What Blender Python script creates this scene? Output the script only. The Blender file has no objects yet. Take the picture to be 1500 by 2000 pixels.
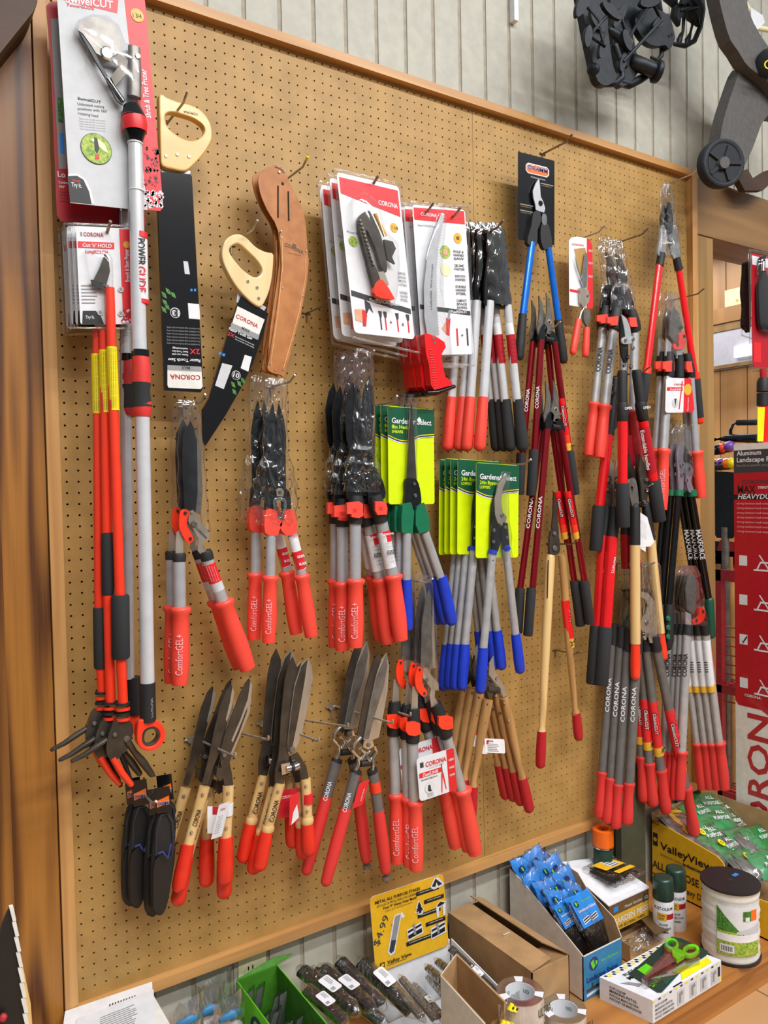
import bpy, math, random
import numpy as np
from mathutils import Vector, Matrix
random.seed(7)
U = 0.0254            # everything below is laid out in inches, then built in metres
S = bpy.context.scene
COL = S.collection
# ------------------------------------------------------------------ camera
YAW, PITCH, ROLL, F = 0.581726, -0.030120, -0.020418, 1524.8
CAM = Vector((-14.6619, -73.5172, 44.8371))
def _rot():
    cy, sy, cp, sp = math.cos(YAW), math.sin(YAW), math.cos(PITCH), math.sin(PITCH)
    fwd = Vector((sy*cp, cy*cp, sp)); right = Vector((cy, -sy, 0)); up = right.cross(fwd)
    c, s = math.cos(ROLL), math.sin(ROLL)
    return right*c+up*s, up*c-right*s, fwd
CR, CU, CF = _rot()
cd = bpy.data.cameras.new('camera'); cam = bpy.data.objects.new('camera', cd); COL.objects.link(cam)
cd.sensor_fit = 'HORIZONTAL'; cd.sensor_width = 36; cd.lens = 36*F/1500; cd.clip_start = .01; cd.clip_end = 100
mw = Matrix.Identity(4)
for i in range(3):
    mw[i][0] = CR[i]; mw[i][1] = CU[i]; mw[i][2] = -CF[i]; mw[i][3] = CAM[i]*U
cam.matrix_world = mw
S.camera = cam
# ------------------------------------------------------------------ light and exposure
S.view_settings.view_transform = 'Standard'; S.view_settings.look = 'None'
S.view_settings.gamma = 1; S.view_settings.use_curve_mapping = False
S.view_settings.exposure = 0.14
wd = bpy.data.worlds.new('store_air'); S.world = wd; wd.use_nodes = True
_n = wd.node_tree; _tc = _n.nodes.new('ShaderNodeTexCoord'); _sx = _n.nodes.new('ShaderNodeSeparateXYZ'); _cr = _n.nodes.new('ShaderNodeValToRGB')
_ma = _n.nodes.new('ShaderNodeMath'); _ma.operation = 'MULTIPLY_ADD'; _ma.inputs[1].default_value = .5; _ma.inputs[2].default_value = .5
_n.links.new(_tc.outputs['Generated'], _sx.inputs[0]); _n.links.new(_sx.outputs['Z'], _ma.inputs[0]); _n.links.new(_ma.outputs[0], _cr.inputs[0])
_cr.color_ramp.elements[0].color = (.10, .085, .07, 1); _cr.color_ramp.elements[1].color = (.95, .98, 1, 1)
_cr.color_ramp.elements[0].position = .34; _cr.color_ramp.elements[1].position = .66
_n.links.new(_cr.outputs[0], _n.nodes['Background'].inputs[0]); _n.nodes['Background'].inputs[1].default_value = .36
def strip(x, y, z, lx, ly, watt, col=(1, .985, .97)):
    l = bpy.data.lights.new('ceiling_or_fill_lamp', 'AREA'); l.shape = 'RECTANGLE'; l.size = lx*U; l.size_y = ly*U
    l.energy = watt; l.color = col
    o = bpy.data.objects.new('ceiling_or_fill_lamp', l); COL.objects.link(o); o.location = (x*U, y*U, z*U)
    return o
for lx, ly, w in ((-10, -100, 44), (44, -100, 52), (98, -96, 56), (150, -92, 26), (-10, -160, 60), (44, -160, 60), (98, -160, 46)):
    strip(lx, ly, 158, 46, 6, w*1.1)
strip(128, 40, 97, 30, 40, 14)  # added unseen lamp, brightens the panelling of the next room
strip(125, 30, 62, 30, 20, 5)  # added fill lamp hanging well below that ceiling, no fixture here
# ------------------------------------------------------------------ pixels of the photo -> places in the shop
def ray(px, py): return CR*((px-750)/F) - CU*((py-1000)/F) + CF
def at(px, py, d=0):                 # on the plane d inches in front of the board face
    r = ray(px, py); return CAM + r*((-d-CAM.y)/r.y)
def onz(px, py, z):
    r = ray(px, py); return CAM + r*((z-CAM.z)/r.z)
def onx(px, py, x):
    r = ray(px, py); return CAM + r*((x-CAM.x)/r.x)
def sc(p): return (p-CAM).dot(CF)/F  # inches per photo pixel at p
# ------------------------------------------------------------------ materials
def lin(h):
    h = h.lstrip('#'); c = [int(h[i:i+2], 16)/255 for i in (0, 2, 4)]
    return tuple((x/12.92 if x <= .04045 else ((x+.055)/1.055)**2.4) for x in c)+(1,)
MATS = {}
def mat(name, hexc, rough=.5, metal=0, var=.06, scale=40, bump=0, coat=0, hex2=None, stretch=None, spec=.5):
    if name in MATS: return MATS[name]
    m = bpy.data.materials.new(name); m.use_nodes = True; nt = m.node_tree; b = nt.nodes['Principled BSDF']
    b.inputs['Roughness'].default_value = rough; b.inputs['Metallic'].default_value = metal
    b.inputs['Coat Weight'].default_value = coat; b.inputs['Coat Roughness'].default_value = .08
    b.inputs['Specular IOR Level'].default_value = spec
    tc = nt.nodes.new('ShaderNodeTexCoord'); mp = nt.nodes.new('ShaderNodeMapping')
    nt.links.new(tc.outputs['Object'], mp.inputs[0]); mp.inputs['Scale'].default_value = stretch or (1, 1, 1)
    n = nt.nodes.new('ShaderNodeTexNoise'); n.inputs['Scale'].default_value = scale; n.inputs['Detail'].default_value = 6
    nt.links.new(mp.outputs[0], n.inputs['Vector'])
    r = nt.nodes.new('ShaderNodeValToRGB'); c = lin(hexc)
    c2 = lin(hex2) if hex2 else tuple(min(1, x*(1+2*var)) for x in c[:3])+(1,)
    c1 = c if hex2 else tuple(x*(1-2*var) for x in c[:3])+(1,)
    r.color_ramp.elements[0].color = c1; r.color_ramp.elements[1].color = c2
    r.color_ramp.elements[0].position = .35; r.color_ramp.elements[1].position = .65
    nt.links.new(n.outputs['Fac'], r.inputs[0]); nt.links.new(r.outputs[0], b.inputs['Base Color'])
    if bump:
        bp = nt.nodes.new('ShaderNodeBump'); bp.inputs['Strength'].default_value = bump; bp.inputs['Distance'].default_value = .002
        nt.links.new(n.outputs['Fac'], bp.inputs['Height']); nt.links.new(bp.outputs[0], b.inputs['Normal'])
    MATS[name] = m; return m
def wood(name, light, dark, stretch=(1, 1, .08), scale=9, rough=.45, contrast=.5, coat=0, rings=30):
    m = bpy.data.materials.new(name); m.use_nodes = True; nt = m.node_tree; b = nt.nodes['Principled BSDF']; L = nt.links.new
    b.inputs['Roughness'].default_value = rough; b.inputs['Coat Weight'].default_value = coat; b.inputs['Coat Roughness'].default_value = .2
    tc = nt.nodes.new('ShaderNodeTexCoord'); mp = nt.nodes.new('ShaderNodeMapping'); mp.inputs['Scale'].default_value = stretch
    L(tc.outputs['Object'], mp.inputs[0])
    n = nt.nodes.new('ShaderNodeTexNoise'); n.inputs['Scale'].default_value = scale; n.inputs['Detail'].default_value = 1.5; L(mp.outputs[0], n.inputs['Vector'])
    mu = nt.nodes.new('ShaderNodeMath'); mu.operation = 'MULTIPLY'; mu.inputs[1].default_value = rings; L(n.outputs['Fac'], mu.inputs[0])
    si = nt.nodes.new('ShaderNodeMath'); si.operation = 'SINE'; L(mu.outputs[0], si.inputs[0])
    ma = nt.nodes.new('ShaderNodeMath'); ma.operation = 'MULTIPLY_ADD'; ma.inputs[1].default_value = .5*contrast; ma.inputs[2].default_value = .5*contrast; L(si.outputs[0], ma.inputs[0])
    mp2 = nt.nodes.new('ShaderNodeMapping'); mp2.inputs['Scale'].default_value = tuple(x if x >= 1 else x*.3 for x in stretch)
    L(tc.outputs['Object'], mp2.inputs[0]); f = nt.nodes.new('ShaderNodeTexNoise'); f.inputs['Scale'].default_value = scale*30; f.inputs['Detail'].default_value = 3
    L(mp2.outputs[0], f.inputs['Vector'])
    ad = nt.nodes.new('ShaderNodeMath'); ad.operation = 'MULTIPLY_ADD'; ad.inputs[1].default_value = .36; L(f.outputs['Fac'], ad.inputs[0]); L(ma.outputs[0], ad.inputs[2])
    r = nt.nodes.new('ShaderNodeValToRGB'); r.color_ramp.elements[0].color = lin(light); r.color_ramp.elements[1].color = lin(dark)
    r.color_ramp.elements[0].position = .15; r.color_ramp.elements[1].position = 1
    L(ad.outputs[0], r.inputs[0]); L(r.outputs[0], b.inputs['Base Color'])
    MATS[name] = m; return m
def film(name, tint='#ffffff', base=.05, gain=.55, rough=.09, bump=.0, scale=60):
    m = bpy.data.materials.new(name); m.use_nodes = True; nt = m.node_tree; nt.nodes.clear()
    out = nt.nodes.new('ShaderNodeOutputMaterial'); t = nt.nodes.new('ShaderNodeBsdfTransparent'); g = nt.nodes.new('ShaderNodeBsdfGlossy')
    t.inputs[0].default_value = lin(tint); g.inputs['Roughness'].default_value = rough
    fr = nt.nodes.new('ShaderNodeLayerWeight'); fr.inputs[0].default_value = .35
    ma = nt.nodes.new('ShaderNodeMath'); ma.operation = 'MULTIPLY_ADD'; ma.inputs[1].default_value = gain; ma.inputs[2].default_value = base
    mx = nt.nodes.new('ShaderNodeMixShader')
    nt.links.new(fr.outputs['Facing'], ma.inputs[0]); nt.links.new(ma.outputs[0], mx.inputs[0])
    nt.links.new(t.outputs[0], mx.inputs[1]); nt.links.new(g.outputs[0], mx.inputs[2]); nt.links.new(mx.outputs[0], out.inputs[0])
    if bump:
        tc = nt.nodes.new('ShaderNodeTexCoord'); n = nt.nodes.new('ShaderNodeTexNoise'); n.inputs['Scale'].default_value = scale
        n.inputs['Distortion'].default_value = 1.5
        mp = nt.nodes.new('ShaderNodeMapping'); mp.inputs['Scale'].default_value = (1, 1, .35)
        nt.links.new(tc.outputs['Object'], mp.inputs[0]); nt.links.new(mp.outputs[0], n.inputs['Vector'])
        bp = nt.nodes.new('ShaderNodeBump'); bp.inputs['Strength'].default_value = bump; bp.inputs['Distance'].default_value = .01
        nt.links.new(n.outputs['Fac'], bp.inputs['Height'])
        nt.links.new(bp.outputs[0], g.inputs['Normal']); nt.links.new(bp.outputs[0], fr.inputs['Normal'])
    MATS[name] = m; return m
mat('white', '#dcdee3', .5, var=.02); mat('offwhite', '#dcdcd6', .55, var=.03); mat('black', '#17181a', .45, var=.05)
mat('gloss_black', '#101114', .16, var=.03); mat('foam', '#26282b', .85, var=.12, scale=900, bump=.15)
mat('rubber', '#1c1d20', .6, var=.05); mat('orange_grip', '#ee4a3c', .42, var=.03, scale=400)
mat('grip_red', '#d83532', .5, var=.05, scale=500, bump=.05); mat('dip_red', '#e0301c', .38, var=.03)
mat('deep_red', '#b01525', .4, var=.03); mat('red', '#d8242c', .4, var=.02); mat('hot_red', '#f03a1e', .3, coat=.5, var=.02)
mat('tube_red', '#e3141c', .25, coat=.6, var=.02); mat('metallic_red', '#8e0a1c', .22, metal=.55, coat=.5, var=.03)
mat('blue_tube', '#0a6ee0', .25, metal=.4, coat=.4, var=.03); mat('blue_grip', '#1238c0', .45, var=.04)
mat('alu', '#bdc0c5', .36, metal=.5, var=.03); mat('alu_matt', '#b0b1b2', .42, metal=.35, var=.04)
mat('pole_white', '#cdd0d5', .3, metal=.15, coat=.3, var=.02); mat('grey_tube', '#6d6c6a', .38, metal=.25, var=.04)
mat('chrome', '#c8c8c8', .16, metal=1, var=.05); mat('steel', '#b8aea0', .3, metal=.6, var=.08, scale=25, stretch=(1, 1, .2))
mat('dark_steel', '#4c463f', .3, metal=.5, var=.12, scale=25); mat('blade_black', '#202327', .3, metal=.4, var=.1)
mat('gunmetal', '#77736e', .33, metal=.5, var=.1); mat('wire', '#b5b0a6', .35, metal=.5, var=.1)
mat('rust_wire', '#8a7868', .45, metal=.7, var=.2, scale=120); mat('green', '#0f6b4a', .4, var=.03)
mat('dark_green', '#0b4a36', .45, var=.03); mat('card_green', '#125238', .35, var=.02); mat('lime', '#cfe800', .4, var=.02)
mat('yellow', '#f2dc10', .4, var=.02); mat('gold', '#d9a832', .4, var=.03); mat('amber', '#e3b01c', .45, var=.03)
mat('purple_grey', '#8a8490', .4, metal=.4, var=.05); mat('navy', '#1e2a6a', .45, var=.02); mat('paper', '#e6e6ea', .6, var=.03)
mat('grey', '#8c8e90', .5, var=.03); mat('light_grey', '#c3c6ca', .5, var=.02); mat('ink', '#33363c', .6, var=.01)
mat('leather', '#a2632b', .5, var=.1, scale=30, bump=.15, hex2='#b4743a'); mat('thread', '#e8c48a', .6)
mat('brown', '#5a4528', .5, var=.05); mat('cardboard', '#a5835a', .75, var=.06, scale=20); mat('kraft_dark', '#8a6a45', .8, var=.05)
mat('lime_green', '#62cc10', .5, var=.03); mat('sky_blue', '#2a86dc', .35, var=.05); mat('box_blue', '#2f78a8', .5, var=.04)
mat('orange', '#f26a10', .3, coat=.4, var=.02); mat('can_green', '#1f3a30', .3, var=.04); mat('brick_red', '#b02a30', .5, var=.05)
mat('iron', '#1e2329', .5, metal=.5, var=.15, scale=60); mat('mower_grey', '#4c4a49', .6, var=.06, scale=60, bump=.05)
mat('tire', '#161b22', .75, var=.08); mat('pink', '#e8b4bc', .4); mat('olive', '#4b4d3c', .5, var=.05)
mat('leafgreen', '#3f7a2c', .5, var=.3, scale=200); mat('photo_green', '#5f8f2a', .5, hex2='#b8c850', scale=150); mat('skin', '#d8a080', .5)
mat('cyan', '#38a8c0', .4); mat('violet', '#7a50b8', .3); mat('ivory', '#e6e2b4', .4, var=.02)
mat('bag_green', '#0f8a45', .35, var=.05, coat=.3); mat('rack_red', '#a31b26', .35, coat=.4)
wood('pine_frame', '#c8985c', '#a06c38', (1, 1, .04), 18, .5, .4, .1)
wood('pine_rail', '#c8985c', '#9c6a38', (.04, 1, 1), 18, .5, .4, .1)
wood('post_wood', '#a26c2a', '#522b0c', (1, .4, .06), 9, .45, .8, .1, 50)
wood('beam_wood', '#8f6c42', '#5f4426', (.08, 1, 1), 5, .5, .5, .1, 30)
wood('stud_wood', '#a2804e', '#785a32', (1, 1, .05), 8, .5, .4)
wood('dark_beam', '#4a3222', '#22150e', (.2, 1, 1), 5, .6, .5)
wood('panel_wood', '#b88a54', '#8c6236', (1, 1, .05), 5, .45, .4, .2)
wood('platform_wood', '#b87c3c', '#8c5424', (.05, 1, 1), 8, .4, .45, .15, 24)
wood('handle_wood', '#e0bf84', '#bd9152', (1, 1, .08), 18, .35, .4, .4)
wood('oak_handle', '#b98e58', '#8a6234', (1, 1, .08), 18, .4, .4, .3)
wood('saw_wood', '#e0b566', '#c4924a', (.15, 1, 1), 12, .3, .3, .5)
wood('birch', '#e4cc98', '#cdb078', (1, 1, .2), 12, .35, .3, .4)
film('clear', base=.05, gain=.7, rough=.08, bump=.2, scale=12); film('bag', base=.05, gain=.75, rough=.07, bump=1.0, scale=45)
film('blister_film', base=.02, gain=.4, rough=.06); film('pouch', base=.28, gain=.5, rough=.2, bump=.8, scale=25); film('smoke', '#c9c6cc', base=.10, gain=.5, rough=.15, bump=.3, scale=30)
# ------------------------------------------------------------------ mesh builder
_tx = {}
def text_mesh(s, bold):
    k = (s, bold)
    if k not in _tx:
        c = bpy.data.curves.new('t', 'FONT'); c.body = s; c.size = 1; c.offset = .018 if bold else 0; c.resolution_u = 2
        o = bpy.data.objects.new('t', c); COL.objects.link(o)
        me = bpy.data.meshes.new_from_object(o.evaluated_get(bpy.context.evaluated_depsgraph_get()))
        v = [tuple(x.co) for x in me.vertices]; f = [tuple(p.vertices) for p in me.polygons]
        w = max((x[0] for x in v), default=1); x0 = min((x[0] for x in v), default=0)
        _tx[k] = ([(a-x0, b) for a, b, _ in v], f, max(w-x0, .01))
        bpy.data.objects.remove(o); bpy.data.meshes.remove(me); bpy.data.curves.remove(c)
    return _tx[k]
class MB:
    def __init__(s): s.v = []; s.f = []; s.m = []; s.sm = []; s.mats = []
    def mi(s, m):
        if m not in s.mats: s.mats.append(m)
        return s.mats.index(m)
    def add(s, vs, fs, m, smooth=False):
        b = len(s.v); s.v += [Vector(v) for v in vs]; i = s.mi(m)
        for f in fs: s.f.append([b+j for j in f]); s.m.append(i); s.sm.append(smooth)
        return s
    def prism(s, pts, vec, m, m2=None):
        pts = [Vector(p) for p in pts]; vec = Vector(vec); n = len(pts)
        nr = Vector((0, 0, 0))
        for i in range(n): nr += pts[i].cross(pts[(i+1) % n])
        if nr.dot(vec) > 0: pts.reverse()
        vs = pts+[p+vec for p in pts]
        s.add(vs, [list(range(n)), list(range(2*n-1, n-1, -1))], m)
        s.add(vs, [[i, i+n, (i+1) % n+n, (i+1) % n] for i in range(n)], m2 or m)
        return s
    def poly(s, pts, m): return s.add(pts, [list(range(len(pts)))], m)
    def box(s, o, a, b, c, m):       # corner + three edge vectors
        o, a, b, c = map(Vector, (o, a, b, c)); return s.prism([o, o+a, o+a+b, o+b], c, m)
    def bx(s, x0, x1, y0, y1, z0, z1, m): return s.box((x0, y0, z0), (x1-x0, 0, 0), (0, y1-y0, 0), (0, 0, z1-z0), m)
    def ring(s, outer, inner, vec, m, n=56):
        def res(P):
            P = [Vector(p) for p in P]; L = [(P[(i+1) % len(P)]-P[i]).length for i in range(len(P))]; T = sum(L); out = []
            for k in range(n):
                t = T*k/n; i = 0
                while t > L[i]: t -= L[i]; i += 1
                out.append(P[i].lerp(P[(i+1) % len(P)], t/max(L[i], 1e-9)))
            return out
        A, B = res(outer), res(inner); c = sum(B, Vector())/n
        a0 = min(range(n), key=lambda k: (B[0]-c).normalized().dot(-(A[k]-c).normalized())); A = A[a0:]+A[:a0]
        vec = Vector(vec); q = A+B+[p+vec for p in A]+[p+vec for p in B]; f = []
        for i in range(n):
            j = (i+1) % n
            f += [[i, j, n+j, n+i], [2*n+i, 3*n+i, 3*n+j, 2*n+j], [i, 2*n+i, 2*n+j, j], [n+i, n+j, 3*n+j, 3*n+i]]
        return s.add(q, f, m)
    def tube(s, pts, rads, m, seg=14, flat=1.0, cap=(0, 0), smooth=True, fdir=(0, 1, 0)):
        P = [Vector(p) for p in pts]; Rr = list(rads) if hasattr(rads, '__len__') else [rads]*len(P)
        def rnd(p, q, r):          # rounded end rings beyond p, away from q
            d = (p-q).normalized(); return [(p+d*r*math.sin(a), r*math.cos(a)) for a in (.5, 1.0, 1.35)]
        if cap[0]:
            e = rnd(P[0], P[1], Rr[0]*cap[0]); P = [x for x, _ in reversed(e)]+P; Rr = [Rr[0]*(y/(Rr[0]*cap[0])) for _, y in reversed(e)]+Rr
        if cap[1]:
            e = rnd(P[-1], P[-2], Rr[-1]*cap[1]); r0 = Rr[-1]; P += [x for x, _ in e]; Rr += [r0*(y/(r0*cap[1])) for _, y in e]
        rings = []; fd = Vector(fdir)
        for i, p in enumerate(P):
            t = (P[min(i+1, len(P)-1)]-P[max(i-1, 0)]).normalized()
            a = t.cross(fd)
            if a.length < 1e-3: a = t.cross(Vector((0, 0, 1)))
            a.normalize(); b = a.cross(t).normalized()
            rings.append([p+a*(Rr[i]*math.cos(w))+b*(Rr[i]*flat*math.sin(w)) for w in [2*math.pi*k/seg for k in range(seg)]])
        vs = [v for r in rings for v in r]; f = []
        for i in range(len(P)-1):
            for k in range(seg):
                k2 = (k+1) % seg; f.append([i*seg+k, i*seg+k2, (i+1)*seg+k2, (i+1)*seg+k])
        s.add(vs, f, m, smooth)
        s.add(rings[0], [list(range(seg))], m); s.add(rings[-1], [list(range(seg-1, -1, -1))], m)
        return s
    def disc(s, c, n, r, m, h=.05, seg=16, r2=None):
        c = Vector(c); n = Vector(n).normalized()
        return s.tube([c, c+n*h], [r, r if r2 is None else r2], m, seg, smooth=False, fdir=(0, 0, 1) if abs(n.y) > .5 else (0, 1, 0))
    def text(s, t, org, xd, yd, size, m, w=None, bold=True, center=False, italic=0):
        v, f, wd_ = text_mesh(t, bold); xd = Vector(xd).normalized(); yd = Vector(yd).normalized()
        kx = size if w is None else w/wd_; o = Vector(org)
        if center: o = o-xd*(kx*wd_/2)-yd*(size*.35)
        return s.add([o+xd*(kx*(a+italic*b))+yd*(size*b) for a, b in v], f, m)
    def build(s, name, parent=None, origin=(0, 0, 0), bevel=0, **tags):
        me = bpy.data.meshes.new(name); O = Vector(origin)
        me.from_pydata([tuple((v-O)*U) for v in s.v], [], s.f); me.update()
        for m in s.mats: me.materials.append(MATS[m])
        me.polygons.foreach_set('material_index', s.m); me.polygons.foreach_set('use_smooth', s.sm)
        o = bpy.data.objects.new(name, me); COL.objects.link(o)
        if parent is not None: o.parent = parent
        else: o.location = O*U
        if bevel:
            b = o.modifiers.new('bevel', 'BEVEL'); b.width = bevel*U; b.segments = 2; b.limit_method = 'ANGLE'; b.angle_limit = .7
        for k, x in tags.items(): o[k] = x
        return o
def struct(name, mb, origin=(0, 0, 0)): return mb.build(name, None, origin, kind='structure')
def root(name, label, cat, group=None, at_=(0, 0, 0)):
    o = bpy.data.objects.new(name, None); COL.objects.link(o); o.empty_display_size = .02; o.location = Vector(at_)*U
    o['label'] = label; o['category'] = cat
    if group: o['group'] = group
    return o
def dup(r, off, label):              # a copy of a thing, its parts and sub-parts
    def cp(o, par):
        c = o.copy(); COL.objects.link(c); c.parent = par
        for ch in o.children: cp(ch, c)
        return c
    c = cp(r, None); c.location = r.location+Vector(off)*U; c['label'] = label; return c
class Card:                          # a flat sheet with a u,v print frame, u right and v down in 0..1
    def __init__(s, tl, tr, bl): s.o = Vector(tl); s.x = Vector(tr)-s.o; s.y = Vector(bl)-s.o; s.n = s.y.cross(s.x).normalized(); s.n = s.n if s.n.dot(CAM-s.o) > 0 else -s.n; s.L = 0
    def p(s, u, v, l=None): return s.o+s.x*u+s.y*v+s.n*(s.L if l is None else l)
    def sheet(s, mb, m, th=.05, back=None, r=.04):
        w, h = s.x.length, s.y.length; R_ = r*w; pts = []
        for cx, cy, a0 in ((1, 0, -90), (1, 1, 0), (0, 1, 90), (0, 0, 180)):
            for k in range(4):
                a = math.radians(a0+30*k); ux = cx+(-1 if cx else 1)*R_/w+math.cos(a)*R_/w; vy = cy+(-1 if cy else 1)*R_/h+math.sin(a)*R_/h
                pts.append(s.p(ux, vy, 0))
        mb.prism(pts, -s.n*th, m, back); s.L = .025; s.out = pts; return s
    def rect(s, mb, u0, v0, u1, v1, m, l=0): return s.poly(mb, [(u0, v0), (u1, v0), (u1, v1), (u0, v1)], m, l)
    def poly(s, mb, pts, m, l=0):
        q = [s.p(u, v, s.L+l) for u, v in pts]; a = sum(((q[i]-q[0]).cross(q[(i+1) % len(q)]-q[0]) for i in range(len(q))), Vector())
        if a.dot(s.n) < 0: q.reverse()
        s.L += .0012; q = [p+s.n*.0012 for p in q]
        mb.poly(q, m); return s
    def disc(s, mb, u, v, r, m, l=.01):
        k = s.x.length/s.y.length
        return s.poly(mb, [(u+r*math.cos(a), v+r*k*math.sin(a)) for a in [2*math.pi*i/20 for i in range(20)]], m, l)
    def text(s, mb, t, u, v, h, m, w=None, rot=0, bold=True, l=.03, italic=0):   # baseline start u,v; h = cap height as a part of the card height
        xd, yd = s.x.normalized(), -s.y.normalized()
        size = h*s.y.length/.7
        if rot: xd, yd = (yd, -xd) if rot > 0 else (-yd, xd)
        if rot == 180: xd, yd = -s.x.normalized(), s.y.normalized()
        ww = None if w is None else w*(s.x.length if rot in (0, 180) else s.y.length)
        mb.text(t, s.p(u, v, s.L+l), xd, yd, size, m, ww, bold, italic=italic); return s
    def lines(s, mb, u, v, w, n, dv, m='grey', th=.3):
        for i in range(n):
            ww = w*(.75+.25*random.random()); s.rect(mb, u, v+i*dv, u+ww, v+i*dv+dv*th, m, .01)
        return s
# ================================================================== the room
def V(*a): return Vector(a)
# pegboard: two 4 x 8 ft sheets with real punched holes on a one inch grid
def sheet_mesh(cols, x0, x1, z0, z1, rows):
    vs = []; fs = []; N = 8; r = .105; T = .22
    def xs(i): return x0 if i == 0 else (x1 if i == len(cols) else (cols[i-1]+cols[i])/2)
    def zs(j): return z0 if j == 0 else (z1 if j == len(rows) else (rows[j-1]+rows[j])/2)
    for i, cx in enumerate(cols):
        a, b = xs(i), xs(i+1)
        for j, cz in enumerate(rows):
            c, d = zs(j), zs(j+1); k = len(vs)
            ou = [(b, cz), (b, d), (cx, d), (a, d), (a, cz), (a, c), (cx, c), (b, c)]
            vs += [(x, 0, z) for x, z in ou]
            for y in (0, T): vs += [(cx+r*math.cos(math.pi*q/4), y, cz+r*math.sin(math.pi*q/4)) for q in range(8)]
            for q in range(8):
                p = (q+1) % 8; fs.append((k+q, k+8+q, k+8+p, k+p)); fs.append((k+8+q, k+16+q, k+16+p, k+8+p))
    return vs, fs
mat('pegboard', '#a88448', .55, var=.05, scale=14, bump=.05, hex2='#ba9354'); mat('hole_back', '#2a1d12', .9)
m = MATS['pegboard']; nt = m.node_tree     # fine fibre speckle on top of the broad mottling
b = nt.nodes['Principled BSDF']; src = b.inputs['Base Color'].links[0].from_socket
n2 = nt.nodes.new('ShaderNodeTexNoise'); n2.inputs['Scale'].default_value = 500; tc = nt.nodes.new('ShaderNodeTexCoord')
nt.links.new(tc.outputs['Object'], n2.inputs['Vector']); mx = nt.nodes.new('ShaderNodeMix'); mx.data_type = 'RGBA'; mx.blend_type = 'MULTIPLY'
r2 = nt.nodes.new('ShaderNodeValToRGB'); r2.color_ramp.elements[0].color = (.62, .58, .52, 1); r2.color_ramp.elements[0].position = .3; r2.color_ramp.elements[1].position = .6
nt.links.new(n2.outputs['Fac'], r2.inputs[0]); mx.inputs[0].default_value = .7
nt.links.new(src, mx.inputs[6]); nt.links.new(r2.outputs[0], mx.inputs[7]); nt.links.new(mx.outputs[2], b.inputs['Base Color'])
pb = root('pegboard', 'large framed brown pegboard covering the wall behind all the hanging tools', 'pegboard', at_=(44, 0, 45))
rows = list(range(0, 91))
for cols, x0, x1 in (([i for i in range(48)], -.7, 47.58), ([48.2+i for i in range(41)], 47.62, 89.4)):
    vs, fs = sheet_mesh(cols, x0, x1, -1.1, 90.8, rows)
    M_ = MB(); M_.add(vs, fs, 'pegboard'); M_.bx(x0, x1, .45, .5, -1.1, 90.8, 'hole_back')
    M_.build('panel', pb, (44, 0, 45))
for x0, x1, z0, z1, mm in ((-1.75, -.62, -2, 91.4, 'pine_frame'), (89.2, 90.5, -2, 91.4, 'pine_frame'), (-.62, 89.2, 90.45, 91.4, 'pine_rail'), (-.62, 89.2, -2.1, -1.1, 'pine_rail')):
    MB().bx(x0, x1, -.95, .55, z0, z1, mm).build('frame_rail', pb, (44, 0, 45), .04)
# white grooved wall: planks four inches apart
mat('wall_paint', '#b3b2a6', .6, var=.03, scale=30, bump=.1); mat('groove', '#a09888', .7)
w = MB()
for k in range(-5, 23):
    x = 2.5+4*k; w.bx(x+.26, x+3.74, .8, 1.1, -20, 135, 'wall_paint')
w.bx(-18, 93, 0.93, 1.5, -20, 135, 'groove')
for k in range(23, 50):
    x = 2.5+4*k; w.bx(x+.26, x+3.74, .8, 1.1, 90.6, 135, 'wall_paint')
w.bx(93, 205, 0.93, 1.5, 90.6, 135, 'groove')
struct('wall_back', w)
# timber framing
def timber(name, x0, x1, y0, y1, z0, z1, m): struct(name, MB().bx(x0, x1, y0, y1, z0, z1, m), ((x0+x1)/2, (y0+y1)/2, z0)).modifiers
struct('trim_1', MB().bx(-12, -1.85, -.7, .8, -20, 135, 'post_wood'), (-4, 0, 0))
struct('trim_2', MB().bx(-12.4, -5.6, -1.6, -.7, -20, 60, 'post_wood'), (-9, 0, -20))
pts = [at(x, y, 5) for x, y in ((-80, -60), (76, -60), (73, 5), (64, 24), (0, 104), (-80, 160))]
struct('trim_3', MB().prism(pts, (0, 4.2, 0), 'dark_beam'), (-10, -3, 90))
struct('trim_4', MB().bx(90.6, 94.7, -.6, 4, -20, 82.2, 'stud_wood'), (92, 0, 0))
struct('trim_5', MB().bx(90.6, 160, -.8, 6, 82.2, 90.6, 'beam_wood'), (92, 0, 86))

m = bpy.data.materials.new('tile'); m.use_nodes = True; nt = m.node_tree; b = nt.nodes['Principled BSDF']; b.inputs['Roughness'].default_value = .3
tc = nt.nodes.new('ShaderNodeTexCoord'); br = nt.nodes.new('ShaderNodeTexBrick'); br.offset = 0; br.squash = 1
br.inputs['Color1'].default_value = lin('#b98e62'); br.inputs['Color2'].default_value = lin('#c39a70'); br.inputs['Mortar'].default_value = lin('#7d6248')
br.inputs['Scale'].default_value = 1; br.inputs['Brick Width'].default_value = .32; br.inputs['Row Height'].default_value = .32; br.inputs['Mortar Size'].default_value = .004
nt.links.new(tc.outputs['Object'], br.inputs[0]); nt.links.new(br.outputs[0], b.inputs['Base Color']); MATS['tile'] = m
struct('floor', MB().bx(-60, 240, -140, 160, -19.5, -18.6, 'tile'))
# low wooden display platform under the board
p = MB().bx(-30, 104, -19, .8, -15.4, -14, 'platform_wood').bx(-30, 104, -18.6, -16.6, -18.6, -15.4, 'platform_wood')
o = p.build('display_platform', None, (60, -9, -14), .06)
o['label'] = 'low varnished wooden platform along the wall, carrying the boxes'; o['category'] = 'platform'
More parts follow.
